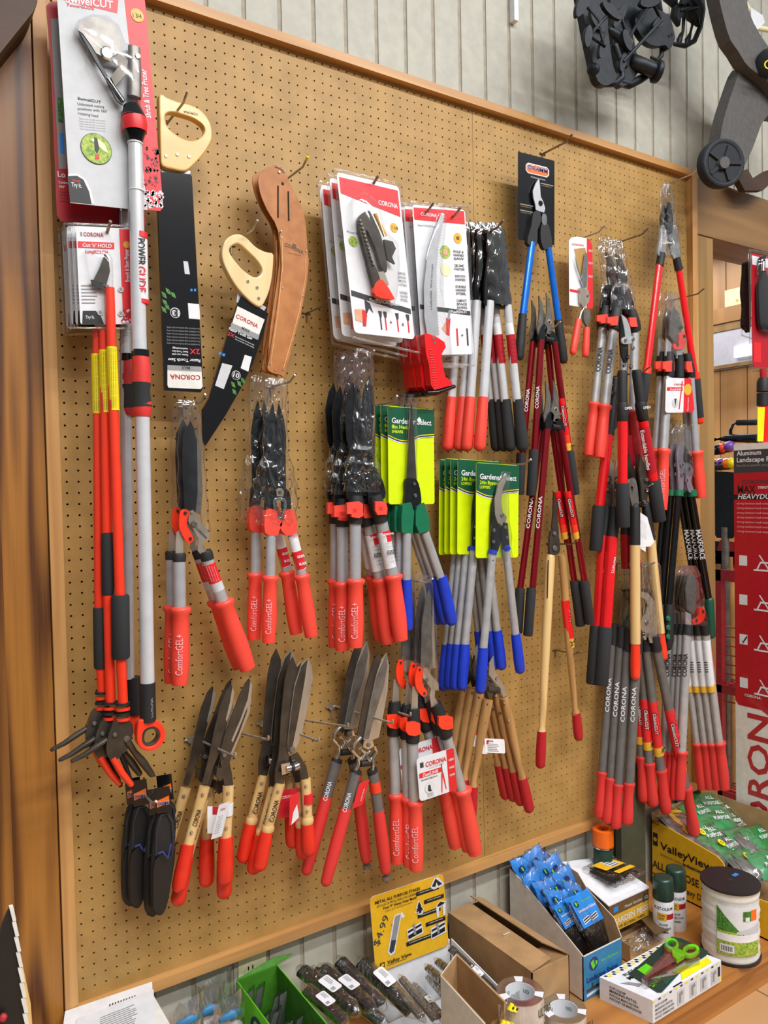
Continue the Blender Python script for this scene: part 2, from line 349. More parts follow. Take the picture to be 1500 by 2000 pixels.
# the next room, seen through the opening on the right
X = 150
def side(y0, y1, z0, z1, m, t=1.0): return MB().bx(X-t, X+.5, y0, y1, z0, z1, m)
q = lambda px, py: onx(px, py, X)
zl = q(1390, 612).z
w = MB()
for k in range(12):
    y0 = 2+6.2*k; w.bx(X, X+1, y0+.12, y0+6.1, zl-1, 120, 'panel_wood')
w.bx(X+.5, X+1.5, 0, 90, zl-1, 120, 'kraft_dark')
struct('wall_right', w)
Z = lambda py: q(1389, py).z
struct('trim_6', side(0, 90, Z(637), Z(608), 'panel_wood', .8)); struct('underside_shade', side(0, 90, Z(652), Z(637)-.05, 'stud_wood', .5))  # second strip: shade under the ledge put into a darker wood colour
z4 = Z(717)
mat('soffit', '#c9cad8', .7, var=.02)
struct('wall_right', MB().bx(X-.3, X+1, 0, 90, z4, Z(652)-.05, 'soffit'))
struct('trim_8', side(0, 90, Z(724), z4-.05, 'stud_wood', .8))
w = MB()
for k in range(14):
    y0 = 1.5+6.6*k; w.bx(X-.2, X+1, y0+.1, y0+6.5, -18.6, z4-1, 'panel_wood')
w.bx(X+.3, X+1.3, 0, 90, -18.6, z4-1, 'kraft_dark')
struct('wall_right', w)
a = q(1425, 575); M_ = MB().bx(X-.3, X, a.y-5.2, a.y+1, a.z-4.5, a.z+1, 'ivory'); M_.disc((X-.3, a.y-2, a.z-1.8), (-1, 0, 0), .3, 'gold')
o = M_.build('switch_plate', None, tuple(a)); o['label'] = 'cream blank switch plate on the wood panelling beyond the opening'; o['category'] = 'switch plate'
a = q(1452, 690); MATS['glow'] = bpy.data.materials.new('glow'); MATS['glow'].use_nodes = True
g = MATS['glow'].node_tree.nodes['Principled BSDF']; g.inputs['Emission Color'].default_value = (.9, .97, 1, 1); g.inputs['Emission Strength'].default_value = 1.2
o = MB().bx(X-1.2, X-.3, a.y-3.5, a.y+1.5, a.z-.8, a.z+1.6, 'glow').build('ceiling_light', None, tuple(a)); o['label'] = 'bright light fixture glimpsed on the white band beyond the opening'; o['category'] = 'light'
struct('wall_left', MB().bx(96, X, 90, 91, -18.6, 120, 'panel_wood'))
struct('ceiling', MB().bx(95, X, 6.5, 90, 100, 101, 'soffit'))
# ================================================================== tools on the board
def rounded(P, n=4):                      # rounds a closed outline
    out = []; L = len(P)
    for i in range(L):
        a, b, c, d = P[i-1], P[i], P[(i+1) % L], P[(i+2) % L]
        for k in range(n):
            t = k/n; out.append(tuple(.5*(2*b[j]+(c[j]-a[j])*t+(2*a[j]-5*b[j]+4*c[j]-d[j])*t*t+(3*b[j]-a[j]-3*c[j]+d[j])*t**3) for j in (0, 1)))
    return out
ROUND = {'back_leather', 'pocket', 'back_panel', 'pouch', 'head', 'bird', 'neck', 'back_plate', 'socket', 'upper_arm', 'lower_arm', 'grip', 'tool_head', 'heel', 'leaf', 'cover', 'link', 'shank'}
class Tool:
    def __init__(t, name, label, cat, group, hx, hy, d, dp=(0, 0)):
        t.d = d; t.dp = dp; t.O = at(hx+dp[0], hy+dp[1], d); t.r = root(name, label, cat, group, t.O); t.k = None
    def P(t, x, y, dd=0): return at(x+t.dp[0], y+t.dp[1], t.d+dd)
    def S(t, x, y): return sc(t.P(x, y))
    def fin(t, mb, name, par=None, bevel=0, **k): return mb.build(name, par or t.r, t.O, bevel, **k)
    def plate(t, name, pts, m, th=.14, dd=0, par=None, bevel=.03, mb=None, fin=True, **k):
        b = mb or MB()
        if name in ROUND: pts = rounded(pts, 3)
        n = len(pts)
        b.prism([t.P(x, y, dd+th/2) for x, y in pts], (0, th, 0), m)
        return t.fin(b, name, par, bevel, **k) if fin else b
    def ring(t, name, po, pi_, m, th=.8, dd=0, par=None, bevel=.1, **k):
        po, pi_ = (rounded(po), rounded(pi_)) if len(po) < 30 else (po, pi_)
        return t.fin(MB().ring([t.P(x, y, dd+th/2) for x, y in po], [t.P(x, y, dd+th/2) for x, y in pi_], (0, th, 0), m), name, par, bevel, **k)
    def tube(t, name, segs, m, dd=0, par=None, flat=1, cap=(0, 0), seg=14, mb=None, fin=True, sm=True, **k):
        b = mb or MB()
        b.tube([t.P(x, y, dd+(e[0] if e else 0)) for x, y, r, *e in segs], [r*t.S(x, y) for x, y, r, *e in segs], m, seg, flat, cap, sm)
        return t.fin(b, name, par, 0, **k) if fin else b
    def say(t, mb, s, x0, y0, x1, y1, h, m, r=0, dd=0, bold=True, italic=0):   # print along a handle on the side that shows
        a, b = t.P(x0, y0, dd), t.P(x1, y1, dd); ax = (b-a).normalized(); v = (CAM-a); v = (v-ax*v.dot(ax)).normalized()
        k = t.S(x0, y0); up = v.cross(ax)
        mb.text(s, a+v*(r*k+.03)-up*(h*k*.35), ax, up, h*k/.7, m, (b-a).length, bold, italic=italic)
    def band(t, name, x0, y0, x1, y1, r, m, dd=0, par=None, flat=1): return t.tube(name, [(x0, y0, r), (x1, y1, r)], m, dd, par, flat)
    def bag(t, name, rows, depth=.5, m='bag', dd=0, par=None, wr=.12, n=None, seed=1, **k):
        wr = wr*1.9 if m == 'bag' else wr
        rnd = random.Random(seed); b = MB(); R = [[t.P(a, y, dd) for a, y in ((q[0], q[1]), (q[2], q[3]))] for q in rows]
        full = []; n = n or 8
        for i in range(len(R)-1):
            for j in range(n):
                f = j/n; full.append((R[i][0].lerp(R[i+1][0], f), R[i][1].lerp(R[i+1][1], f)))
        full.append(tuple(R[-1])); sg = 26; L = len(full); ph = [rnd.uniform(0, 6.28) for _ in range(8)]
        vs = []
        for i, (a, c) in enumerate(full):
            ce = (a+c)/2; h = (c-a)/2; w = h.length; dz = min(1, .15+1.6*min(i, L-1-i*.2)/L)*depth
            for q in range(sg):
                w_ = 2*math.pi*q/sg; e = 1+wr*(.5*math.sin(3*w_+ph[0]+i*.2)+.45*math.sin(7*w_+ph[1]-i*.14)+.35*math.sin(11*w_+ph[4]+i*.09)+.4*math.sin(i*.9+ph[2]+2*w_)+.3*rnd.uniform(-1, 1))
                vs.append(ce+h*(math.cos(w_)*(.96+.05*math.sin(i*.8+ph[3])))+Vector((0, -1, 0))*(math.sin(w_)*dz*e))
        f = [[i*sg+q, i*sg+(q+1) % sg, (i+1)*sg+(q+1) % sg, (i+1)*sg+q] for i in range(L-1) for q in range(sg)]
        b.add(vs, f, m, True); b.add(vs[:sg], [list(range(sg))], m)
        return t.fin(b, name, par, 0, **k)
    def bolt(t, name, x, y, r, m='chrome', dd=.15, par=None, h=.12, **k):
        b = MB().disc(t.P(x, y, dd), (0, -1, 0), r*t.S(x, y), m, h, 14, r*t.S(x, y)*.75); return t.fin(b, name, par, 0, **k)
    def card(t, tl, tr, bl, dd=0, dbl=0, dtr=0): return Card(t.P(*tl, dd), t.P(*tr, dd+dtr), t.P(*bl, dd+dbl))
    # --- arms and grips
    def gel(t, x0, y0, x1, y1, r, m='orange_grip', text=None, dd=0, tone='light', flat=.85):
        ax = lambda f: (x0+(x1-x0)*f, y0+(y1-y0)*f); b = MB()
        t.tube('', [(*ax(0), r*.85), (*ax(.02), r*1.12), (*ax(.06), r*1.12), (*ax(.10), r*.88), (*ax(.3), r*.9), (*ax(.65), r), (*ax(.88), r*.92), (*ax(.97), r*.86), (*ax(1), r*.8)], m, dd, flat=flat, mb=b, fin=False)
        t.tube('', [(*ax(.985), r*.88), (*ax(1.0), r*.84)], m, dd, flat=flat, mb=b, fin=False)
        if text: t.say(b, text, *ax(.86), *ax(.34), r*.75, 'pink', r*.9, dd, bold=False)
        return t.fin(b, 'grip')
    def dip(t, x0, y0, x1, y1, r, m='dip_red', dd=0, bulge=0, flat=.9):
        ax = lambda f: (x0+(x1-x0)*f, y0+(y1-y0)*f)
        return t.tube('grip', [(*ax(0), r*.93), (*ax(.3), r), (*ax(.65), r*(1+.05+bulge*.4)), (*ax(.93), r*(1+bulge))], m, dd, flat=flat, cap=(0, .9))
    def bell(t, x0, y0, x1, y1, r, m='grip_red', dd=0):
        ax = lambda f: (x0+(x1-x0)*f, y0+(y1-y0)*f)
        return t.tube('grip', [(*ax(0), r*1.0), (*ax(.03), r*1.12), (*ax(.06), r*1.08), (*ax(.1), r*.98), (*ax(.3), r*.88), (*ax(.55), r*.92), (*ax(.8), r*1.08), (*ax(.95), r*1.02)], m, dd, flat=.9, cap=(0, .7))
    def foam(t, x0, y0, x1, y1, r, dd=0, m='foam'):
        return t.tube('grip', [(x0, y0, r*.9), (x0+(x1-x0)*.03, y0+(y1-y0)*.03, r), (x0+(x1-x0)*.97, y0+(y1-y0)*.97, r), (x1, y1, r*.9)], m, dd, seg=20)
    def arm(t, x0, y0, x1, y1, r, m='alu', r1=None, text=None, tc='black', dd=0, flat=.8, tf=(.45, .2), th=1.1, name='arm', bold=True):
        b = MB(); t.tube('', [(x0, y0, r), (x1, y1, r1 or r)], m, dd, flat=flat, mb=b, fin=False, seg=16)
        if text:
            ax = lambda f: (x0+(x1-x0)*f, y0+(y1-y0)*f); t.say(b, text, *ax(tf[0]), *ax(tf[1]), r*th, tc, r, dd, bold)
        return t.fin(b, name)
def wob(r, a): r.rotation_euler = (0, math.radians(a), 0)
RANK = ['foremost', 'second', 'third', 'fourth', 'fifth', 'sixth']

# ---- hooks -------------------------------------------------------
def hook(tx, ty, L, label, drop=.55, m='wire', r=.11, tipc=None, x2=None):
    p = at(tx, ty, L); b = MB(); base = V(p.x, .05, p.z-drop)
    b.tube([base+V(0, .1, 0), base+V(0, -.2, 0), V(p.x, -(L-1.1), p.z-drop), V(p.x, -(L-.35), p.z-.3*drop), p], [r]*5, m, 8)
    if tipc: b.tube([V(p.x, -(L-.35), p.z-.3*drop), p+V(0, -.05, .05)], [r*1.25]*2, tipc, 8)
    b.tube([base+V(-.5, -.16, 0), base+V(.5, -.16, 0)], [r*.9]*2, m, 8).tube([base+V(0, -.16, .1), base+V(0, -.16, -.9)], [r*.8]*2, m, 8)
    o = b.build('peg_hook', None, tuple(base)); o['label'] = label; o['category'] = 'hook'; o['group'] = 'wire hooks on the pegboard'
def prongs(bx_, by_, tips, L, label, m='wire'):
    base = at(bx_, by_, .15); b = MB(); r = .12
    b.tube([base+V(-.7, 0, 0), base+V(.3, 0, 0)], [r, r], m, 8).tube([base, base+V(0, 0, -1.3)], [r*.8, r*.8], m, 8).disc(base+V(-.1, -.05, 0), (0, -1, 0), .35, m, .1)
    for (sx, sy, tx, ty) in tips:
        s_ = at(sx, sy, .3); e = at(tx, ty, L); b.tube([base, s_], [r, r], m, 8).tube([s_, e+V(0, .4, -.45), e+V(0, 0, -.35), e], [r]*4, m, 8)
    o = b.build('tool_holder', None, tuple(base)); o['label'] = label; o['category'] = 'hook'; o['group'] = 'two-pronged holders for the hedge shears'

hook(366, 178, 6.5, 'steel hook in the handle hole of the upper wooden saw'); hook(503, 430, 6.5, 'steel hook through the handle of the curved lower saw')
hook(601, 307, 6.3, 'yellow-tipped hook holding the leather sheaths', tipc='yellow'); hook(739, 343, 7.5, 'dark hook through the large pruner-head blister packs', m='rust_wire', r=.14)
hook(847, 396, 7, 'left hook above the curved pruning saw packs', m='rust_wire', r=.13); hook(900, 405, 7, 'right hook above the curved pruning saw packs', m='rust_wire', r=.13)
hook(983, 430, 6.8, 'short dark hook over the black-sleeved loppers', m='rust_wire', r=.14); hook(1118, 262, 5.2, 'long bent hook above the blue lopper card', m='rust_wire', r=.13)
hook(1182, 440, 5.0, 'hook holding the small red snips card'); hook(1267, 445, 5.5, 'rusty hook over the bagged aluminium loppers', m='rust_wire', r=.12)
hook(1367, 327, 5.5, 'topmost hook at the board right edge with bagged red loppers'); hook(1376, 563, 5.5, 'hook over the bagged aluminium loppers at right edge', m='rust_wire')
hook(643, 582, 5.0, 'empty hook right of the leather sheaths', m='rust_wire', r=.09); hook(401, 770, 6, 'hook at the top of the leftmost bagged shears')
hook(576, 732, 5.5, 'hook gathering the bag above the second shears'); hook(776, 773, 6.5, 'hook end left of the green hedge shears cards')
hook(731, 684, 6, 'hook behind the tall twin bagged shears'); hook(1037, 897, 6.5, 'long bright hook through the green and yellow lopper cards', r=.13)
hook(1095, 628, 5.0, 'hook crossing the pivot of the upper dark red loppers'); hook(1100, 805, 5.0, 'hook crossing the pivot of the lower dark red loppers')
hook(1128, 1056, 5.0, 'hook behind the long wooden-handled lopper head', m='rust_wire', r=.1); hook(1134, 1272, 4.5, 'empty hook crossing the long wooden-handled lopper', m='rust_wire', r=.1)
hook(1270, 716, 6.5, 'copper-coloured hook in the twist-lock loppers', m='rust_wire'); hook(1275, 945, 6.5, 'hook holding the large loppers with red and wooden handles')
hook(1352, 830, 6.0, 'hook over the black and green loppers'); hook(1280, 1098, 6.5, 'hook through the square clear blade bags'); hook(305, 1565, 6.5, 'hook carrying the black tool holsters')
hook(216, 432, 7, 'hook through the stacked narrow pruner cards', m='rust_wire', r=.14); hook(845, 1130, 6.5, 'hook at the tops of the lower clear shear sleeves')
prongs(374, 1444, [(378, 1440, 460, 1470), (470, 1432, 524, 1437)], 7.2, 'leftmost two-pronged holder carrying wooden hedge shears')
prongs(513, 1412, [(520, 1408, 623, 1440), (592, 1406, 680, 1412)], 7.2, 'middle two-pronged holder carrying wooden hedge shears')
prongs(648, 1380, [(655, 1379, 767, 1405), (745, 1381, 802, 1391)], 7.4, 'rightmost two-pronged holder carrying grey hedge shears')
# ---- long shears with orange grips -------------------------------
def shears_a(dp, d, label):
    t = Tool('hedge_shears', label, 'shears', 'hedge shears with orange-red grips', 365, 790, d, dp)
    t.plate('blade', [(372, 822), (380, 838), (385, 870), (386, 960), (382, 1000), (362, 1000), (357, 900), (359, 850)], 'blade_black')
    t.plate('blade', [(386, 830), (392, 880), (396, 960), (392, 1005), (382, 1000), (384, 900)], 'gunmetal', dd=-.2)
    l = t.plate('link', [(352, 1001), (357, 995), (365, 995), (370, 1002), (365, 1022), (377, 1050), (375, 1058), (366, 1060), (353, 1038), (350, 1022)], 'hot_red', dd=.25, bevel=.06)
    t.bolt('rivet', 362, 1002, 3.5, 'dark_steel', .34, l); t.bolt('rivet', 372, 1052, 3.5, 'dark_steel', .34, l)
    t.plate('bracket', [(345, 1040), (352, 1034), (358, 1045), (358, 1082), (343, 1082), (343, 1060)], 'steel')
    b = MB(); t.plate('', [(370, 998), (378, 996), (386, 1012), (409, 1040), (407, 1056), (398, 1058), (396, 1068), (408, 1080), (396, 1088), (386, 1075), (388, 1052), (368, 1018)], 'steel', .16, .12, mb=b, fin=False)
    t.say(b, 'CORONA', 383, 1031, 404, 1052, 4, 'black', 0, .25); t.fin(b, 'bracket', bevel=.03)
    t.bolt('pivot_bolt', 379, 1024, 7, 'gunmetal', .22); t.bolt('bolt', 374, 1001, 3, 'steel', .22)
    t.tube('collar', [(350, 1080, 12), (350, 1084, 14), (350, 1097, 13)], 'rubber', flat=.8); t.tube('collar', [(400, 1076, 12), (402, 1081, 14), (406, 1094, 13)], 'rubber', flat=.8)
    t.arm(350, 1096, 351, 1190, 12.5, 'alu'); t.arm(405, 1093, 436, 1178, 12.5, 'alu')
    b = MB(); t.tube('', [(408, 1101, 12.9), (421, 1137, 12.9)], 'red', flat=.82, mb=b, fin=False); t.tube('', [(420.5, 1136, 12.8), (427, 1153, 12.8)], 'light_grey', flat=.82, mb=b, fin=False)
    for k in range(4): t.say(b, 'aluminum handles comfort', 402+5*k, 1104, 413+5*k, 1134, 2.2, 'pink', 12.5, bold=False)
    t.fin(b, 'sticker')
    t.gel(353, 1185, 351, 1337, 18.5, text='ComfortGEL+'); t.gel(436, 1172, 484, 1306, 18.5)
    t.bag('sleeve', [(358, 782, 378, 782), (351, 792, 388, 792), (347, 815, 394, 815), (345, 880, 400, 880), (346, 940, 404, 940), (347, 990, 408, 990), (352, 1030, 412, 1040)], .45, 'clear', wr=.06)
    return t
shears_a((0, 0), 4.2, 'front orange-gripped shears in the leftmost clear sleeve, red curved link plate')
shears_a((-14, -4), 2.6, 'orange-gripped shears half hidden behind the leftmost sleeved pair')
def shears_b(dp, d, label):
    t = Tool('hedge_shears', label, 'shears', 'hedge shears with orange-red grips', 545, 745, d, dp)
    t.plate('blade', [(533, 788), (539, 815), (542, 850), (541, 960), (522, 960), (521, 890), (520, 850), (526, 810)], 'blade_black')
    t.plate('blade', [(545, 787), (555, 820), (559, 850), (558, 900), (559, 960), (541, 960), (540, 850), (541, 812)], 'blade_black', dd=.12)
    t.plate('heel', [(523, 955), (560, 955), (567, 972), (568, 995), (552, 998), (550, 978), (536, 978), (535, 998), (519, 996), (519, 975)], 'blade_black', .25)
    t.ring('bumper', [(536, 974), (557, 974), (560, 990), (553, 1012), (547, 1018), (541, 1012), (534, 992)], [(540, 979), (553, 979), (555, 992), (550, 1006), (547, 1010), (543, 1006), (539, 992)], 'chrome', .3, .15, bevel=.03)
    t.plate('pivot_plate', [(540, 957), (544, 953), (551, 954), (555, 960), (553, 970), (541, 969)], 'steel', .15, .2); t.bolt('pivot_bolt', 547, 961, 4, 'gunmetal', .3)
    t.plate('socket', [(520, 997), (538, 997), (543, 1012), (552, 1020), (546, 1035), (541, 1046), (518, 1040)], 'orange_grip', .8, bevel=.15)
    t.plate('socket', [(557, 1000), (573, 996), (581, 1037), (562, 1046), (550, 1036), (547, 1024), (554, 1016)], 'orange_grip', .8, bevel=.15)
    t.arm(529, 1040, 528, 1128, 10, 'alu'); t.arm(570, 1040, 590, 1124, 10, 'alu')
    b = MB(); t.tube('', [(571.5, 1047, 10.4), (588, 1112, 10.4)], 'white', flat=.82, mb=b, fin=False)
    t.tube('', [(579, 1076, 10.6), (587.5, 1111, 10.6)], 'red', flat=.82, mb=b, fin=False)
    t.say(b, 'CORONA', 565, 1050, 580, 1047, 4, 'red', 10); t.say(b, 'GRIPS', 576, 1090, 590, 1087, 5, 'white', 10.6); t.say(b, 'BLADE', 580, 1104, 594, 1101, 5, 'white', 10.6)
    t.fin(b, 'sticker')
    t.gel(528, 1124, 525, 1255, 15, text='ComfortGEL+'); t.gel(589, 1121, 608, 1243, 15)
    t.bag('sleeve', [(522, 738, 560, 740), (514, 745, 564, 745), (513, 830, 564, 830), (512, 885, 565, 885), (496, 930, 578, 930), (492, 960, 584, 960), (490, 1000, 582, 1000), (497, 1026, 580, 1027)], .5, 'bag', wr=.12, seed=3)
    return t
shears_b((0, 0), 4.5, 'front orange-gripped shears hanging under the leather sheaths, blades bagged')
shears_b((-29, -6), 2.8, 'orange-gripped shears just behind the pair under the leather sheaths')
def shears_c(dp, d, label, tag=True):
    t = Tool('hedge_shears', label, 'shears', 'hedge shears with orange-red grips', 712, 690, d, dp)
    t.plate('blade', [(722, 733), (729, 760), (731, 800), (727, 850), (726, 905), (707, 905), (704, 860), (706, 800), (711, 760)], 'blade_black')
    t.plate('blade', [(690, 748), (699, 780), (703, 830), (704, 890), (710, 915), (697, 920), (678, 860), (674, 800), (681, 765)], 'blade_black', dd=-.15)
    t.bolt('pivot_bolt', 713, 898, 5, 'chrome', .2)
    t.plate('heel', [(698, 895), (728, 893), (737, 920), (748, 940), (752, 972), (722, 985), (718, 945), (712, 930), (706, 945), (704, 975), (680, 975), (684, 935)], 'blade_black', .3)
    for (x0, y0, x1, y1, bx0, by0) in ((695, 968, 694, 1023, 693, 996), (731, 968, 744, 1020, 744, 992)):
        h = t.tube('lock_housing', [(x0, y0, 14), (x0+(x1-x0)*.3, y0+16, 16.5), (x0+(x1-x0)*.6, y0+33, 16.5), (x0+(x1-x0)*.65, y0+35, 14.5), (x1, y1, 14.5)], 'rubber', flat=.9, seg=16)
        b = MB(); s_ = -1 if x0 < 700 else 1
        q = [(-15, -14), (8, -17), (16, -12), (16, 12), (8, 16), (-6, 14), (-6, 8), (-15, 8)] if s_ < 0 else [(-11, -13), (9, -13), (13, 0), (12, 13), (-6, 14), (-11, 5)]
        t.plate('', [(bx0+a, by0+c) for a, c in q], 'orange_grip', .3, .75, mb=b, fin=False); t.say(b, '»', bx0-4, by0, bx0+5, by0, 9, 'grip_red', 0, .95)
        t.fin(b, 'lock_button', h, .08)
    t.arm(694, 1022, 694, 1135, 12, 'alu'); t.arm(745, 1018, 768, 1128, 12.5, 'alu')
    b = MB(); t.tube('', [(749, 1038, 12.9), (763, 1108, 12.9)], 'white', flat=.82, mb=b, fin=False); t.tube('', [(749, 1037, 13.1), (754, 1058, 13.1)], 'red', flat=.82, mb=b, fin=False)
    t.say(b, 'CORONA', 741, 1046, 762, 1043, 4, 'white', 13); [t.say(b, 'extendable shears handle', 745+1.7*k, 1063+7*k, 766+1.7*k, 1060+7*k, 2.6, 'ink', 12.9, bold=False) for k in range(6)]
    t.say(b, '||||||', 749, 1080, 764, 1078, 6, 'black', 12.9); t.fin(b, 'sticker')
    t.gel(695, 1130, 694, 1264, 17, text='ComfortGEL+'); t.gel(768, 1122, 783, 1250, 17)
    t.bag('sleeve', [(693, 681, 726, 681), (689, 690, 730, 690), (690, 800, 733, 800), (686, 870, 735, 868), (674, 900, 742, 905), (670, 925, 746, 930), (668, 960, 744, 962)], .6, 'bag', wr=.14, seed=5)
shears_c((0, 0), 5.2, 'foremost lock-button shears, tall open black blades in clear bag, left of green cards')
shears_c((-25, 6), 3.6, 'second lock-button shears behind the foremost, tips leaning left in bag')
shears_c((-38, 0), 2.2, 'rearmost lock-button shears, barely visible left behind its two twins')
def shears_d(dp, d, label, tag=0):
    t = Tool('hedge_shears', label, 'shears', 'lower lock-button hedge shears', 830, 1135, d, dp)
    t.plate('blade', [(838, 1152), (842, 1165), (843, 1240), (846, 1305), (822, 1302), (824, 1220), (832, 1170)], 'gunmetal'); t.plate('blade', [(846, 1170), (849, 1250), (851, 1305), (844, 1305), (843, 1240)], 'steel', dd=-.1)
    l = t.plate('link', [(815, 1306), (820, 1302), (826, 1308), (825, 1335), (834, 1350), (832, 1359), (824, 1359), (813, 1343), (811, 1322)], 'hot_red', dd=.25, bevel=.06)
    t.bolt('rivet', 820, 1308, 2.6, 'dark_steel', .34, l); t.bolt('rivet', 829, 1354, 2.6, 'dark_steel', .34, l)
    t.plate('bracket', [(827, 1306), (834, 1304), (840, 1316), (857, 1335), (857, 1347), (850, 1349), (849, 1362), (858, 1376), (843, 1382), (839, 1358), (842, 1345), (826, 1324)], 'steel', .16, .12)
    t.bolt('pivot_bolt', 833, 1328, 5, 'gunmetal', .2); t.plate('bracket', [(806, 1342), (812, 1340), (816, 1356), (816, 1386), (803, 1386)], 'steel')
    for (x0, y0, x1, y1, bx0, by0) in ((808, 1384, 806, 1450, 807, 1424), (850, 1374, 872, 1438, 871, 1412)):
        h = t.tube('lock_housing', [(x0, y0, 12), (x0+(x1-x0)*.3, y0+18, 14), (x0+(x1-x0)*.6, y0+40, 15), (x1, y1, 13.5)], 'rubber', flat=.9, seg=16)
        b = MB(); t.plate('', [(bx0+a, by0+c) for a, c in ((-14, -13), (4, -15), (14, -11), (14, 10), (4, 14), (-8, 12), (-14, 4))], 'hot_red', .3, .65, mb=b, fin=False)
        t.fin(b, 'lock_button', h, .08)
    t.arm(806, 1449, 809, 1565, 11.5, 'alu_matt'); t.arm(872, 1438, 902, 1545, 11, 'alu_matt')
    t.gel(811, 1562, 813, 1698, 16, text='ComfortGEL'); t.gel(903, 1540, 928, 1666, 17)
    t.bag('sleeve', [(820, 1124, 842, 1124), (815, 1140, 846, 1140), (816, 1230, 853, 1230), (818, 1300, 857, 1300), (834, 1342, 857, 1350)], .4, 'clear', wr=.05)
    if tag:
        b = MB(); c = t.card((813, 1482), (886, 1460), (820, 1566), 1.15, dtr=.15); c.sheet(b, 'white', .03, r=.08)
        c.poly(b, [(.79, 0), (.96, 0), (1, .04), (1.0, .95), (.97, 1), (.79, 1)], 'red'); c.rect(b, .04, .36, .62, .47, 'red', .01)
        c.text(b, 'CORONA', .22, .25, .11, 'red', .55); c.text(b, 'SEASON AFTER SEASON', .3, .31, .03, 'grey', .4, bold=False); c.rect(b, .08, .12, .17, .24, 'ink')
        c.text(b, 'DualLINK', .12, .455, .075, 'white', .42, italic=.2); c.text(b, 'Extendable Hedge Shears', .08, .54, .035, 'ink', .42)
        c.disc(b, .27, .75, .12, 'light_grey'); c.disc(b, .27, .75, .11, 'white', .02); c.poly(b, [(.24, .68), (.3, .68), (.31, .8), (.34, .83), (.27, .84), (.22, .8)], 'ink', .03)
        c.poly(b, [(.62, .27), (.64, .27), (.65, .5), (.63, .5)], 'ink', .02); c.poly(b, [(.61, .5), (.67, .5), (.72, .9), (.7, .9), (.64, .56), (.6, .95), (.58, .95)], 'grip_red', .02)
        for k, s in enumerate(('GRIPS', 'HANDLES', 'POWER')): c.text(b, s, .83, .28+.18*k, .05, 'white', .14)
        c.lines(b, .2, .88, .2, 3, .03); t.fin(b, 'hang_tag')
    return t
shears_d((0, 0), 5.6, 'foremost lower lock-button shears with the large square white and red hang tag', 1)
shears_d((-37, -14), 4.0, 'second lower lock-button shears, left behind the tagged pair', 0)
shears_d((-12, -8), 4.8, 'lower lock-button shears sandwiched between the tagged pair and its left twin')
t = Tool('hang_tag', 'white swing tag peeking out behind the large tagged one', 'tag', None, 800, 1460, 3.4)
b = MB(); c = t.card((779, 1462), (858, 1438), (786, 1540), 1.2); c.sheet(b, 'white', .03, r=.08); c.text(b, 'CORONA', .3, .25, .11, 'red', .5); c.rect(b, .8, 0, 1, 1, 'red'); c.rect(b, .0, .42, .25, .52, 'red'); t.fin(b, 'sheet'); 

# ---- hedge shears resting in the two-pronged holders --------------
def wooden(dp, d, label, grip='round', ring=False, tag=None, dx2=0):
    t = Tool('hedge_shears', label, 'shears', 'wooden-handled hedge shears', 437, 1470, d, dp)
    b = MB(); t.plate('', [(487, 1325), (492, 1335), (490, 1362), (470, 1410), (455, 1450), (448, 1470), (437, 1480), (430, 1470), (437, 1440), (452, 1400), (467, 1360), (479, 1335)], 'dark_steel', .14, .1, mb=b, fin=False)
    t.plate('', [(489, 1330), (493, 1338), (490, 1364), (466, 1424), (455, 1450), (452, 1446), (470, 1404), (484, 1365)], 'steel', .02, .18, mb=b, fin=False); t.fin(b, 'blade', bevel=.02)
    b = MB(); t.plate('', [(452, 1337), (457, 1350), (452, 1380), (440, 1420), (428, 1470), (416, 1500), (405, 1532), (395, 1530), (408, 1480), (418, 1430), (430, 1380), (442, 1350)], 'dark_steel', .14, -.08, mb=b, fin=False)
    t.plate('', [(454, 1342), (458, 1352), (452, 1384), (443, 1410), (441, 1405), (449, 1372)], 'steel', .02, 0.0, mb=b, fin=False); t.fin(b, 'blade', bevel=.02)
    t.plate('tang', [(430, 1475), (446, 1478), (453, 1510), (456, 1535), (440, 1540), (432, 1500)], 'dark_steel', .22); t.bolt('pivot_bolt', 438, 1475, 5, 'gunmetal', .2)
    t.plate('bumper', [(424, 1500), (438, 1500), (438, 1518), (430, 1526), (422, 1516)], 'dark_steel', .6)
    for (x0, y0, x1, y1, w) in ((400, 1536, 368, 1648, 11), (446, 1534, 441, 1638, 11.5)):
        b = MB(); t.tube('', [(x0, y0, w), (x1, y1, w*.95)], 'handle_wood', flat=.8, mb=b, fin=False)
        if x0 < 420: t.say(b, 'CORONA', x0-18, y0+75, x0-8, y0+42, 9, 'black', w)
        h = t.fin(b, 'handle'); t.bolt('rivet', x0+(x1-x0)*.12, y0+(y1-y0)*.14, 3.6, 'steel', .42, h); t.bolt('rivet', x0+(x1-x0)*.8, y0+(y1-y0)*.8, 3.6, 'steel', .42, h)
        if ring: t.tube('ferrule', [(x1+(x0-x1)*.1, y1-6, w), (x1+(x0-x1)*.07, y1-3, w*1.15), (x1, y1+2, w*1.1)], 'handle_wood', flat=.9)
    t.dip(367, 1648, 349, 1736, 14, 'dip_red', bulge=.05); t.dip(441, 1634, 440+dx2, 1722, 15, 'dip_red', bulge=0)
    if tag: t.band('label_band', 444, 1568, 443, 1591, 12, tag)
    return t
a = wooden((0, 0), 4.4, 'frontmost of the three short wooden-handled hedge shears beside the black holsters', tag='white')
t = wooden((-37, 3), 2.0, 'rearmost wooden hedge shears beside the holsters, mostly hidden'); t = wooden((-2, 26), 3.2, 'lower-hanging wooden hedge shears between its two neighbours by the holsters')
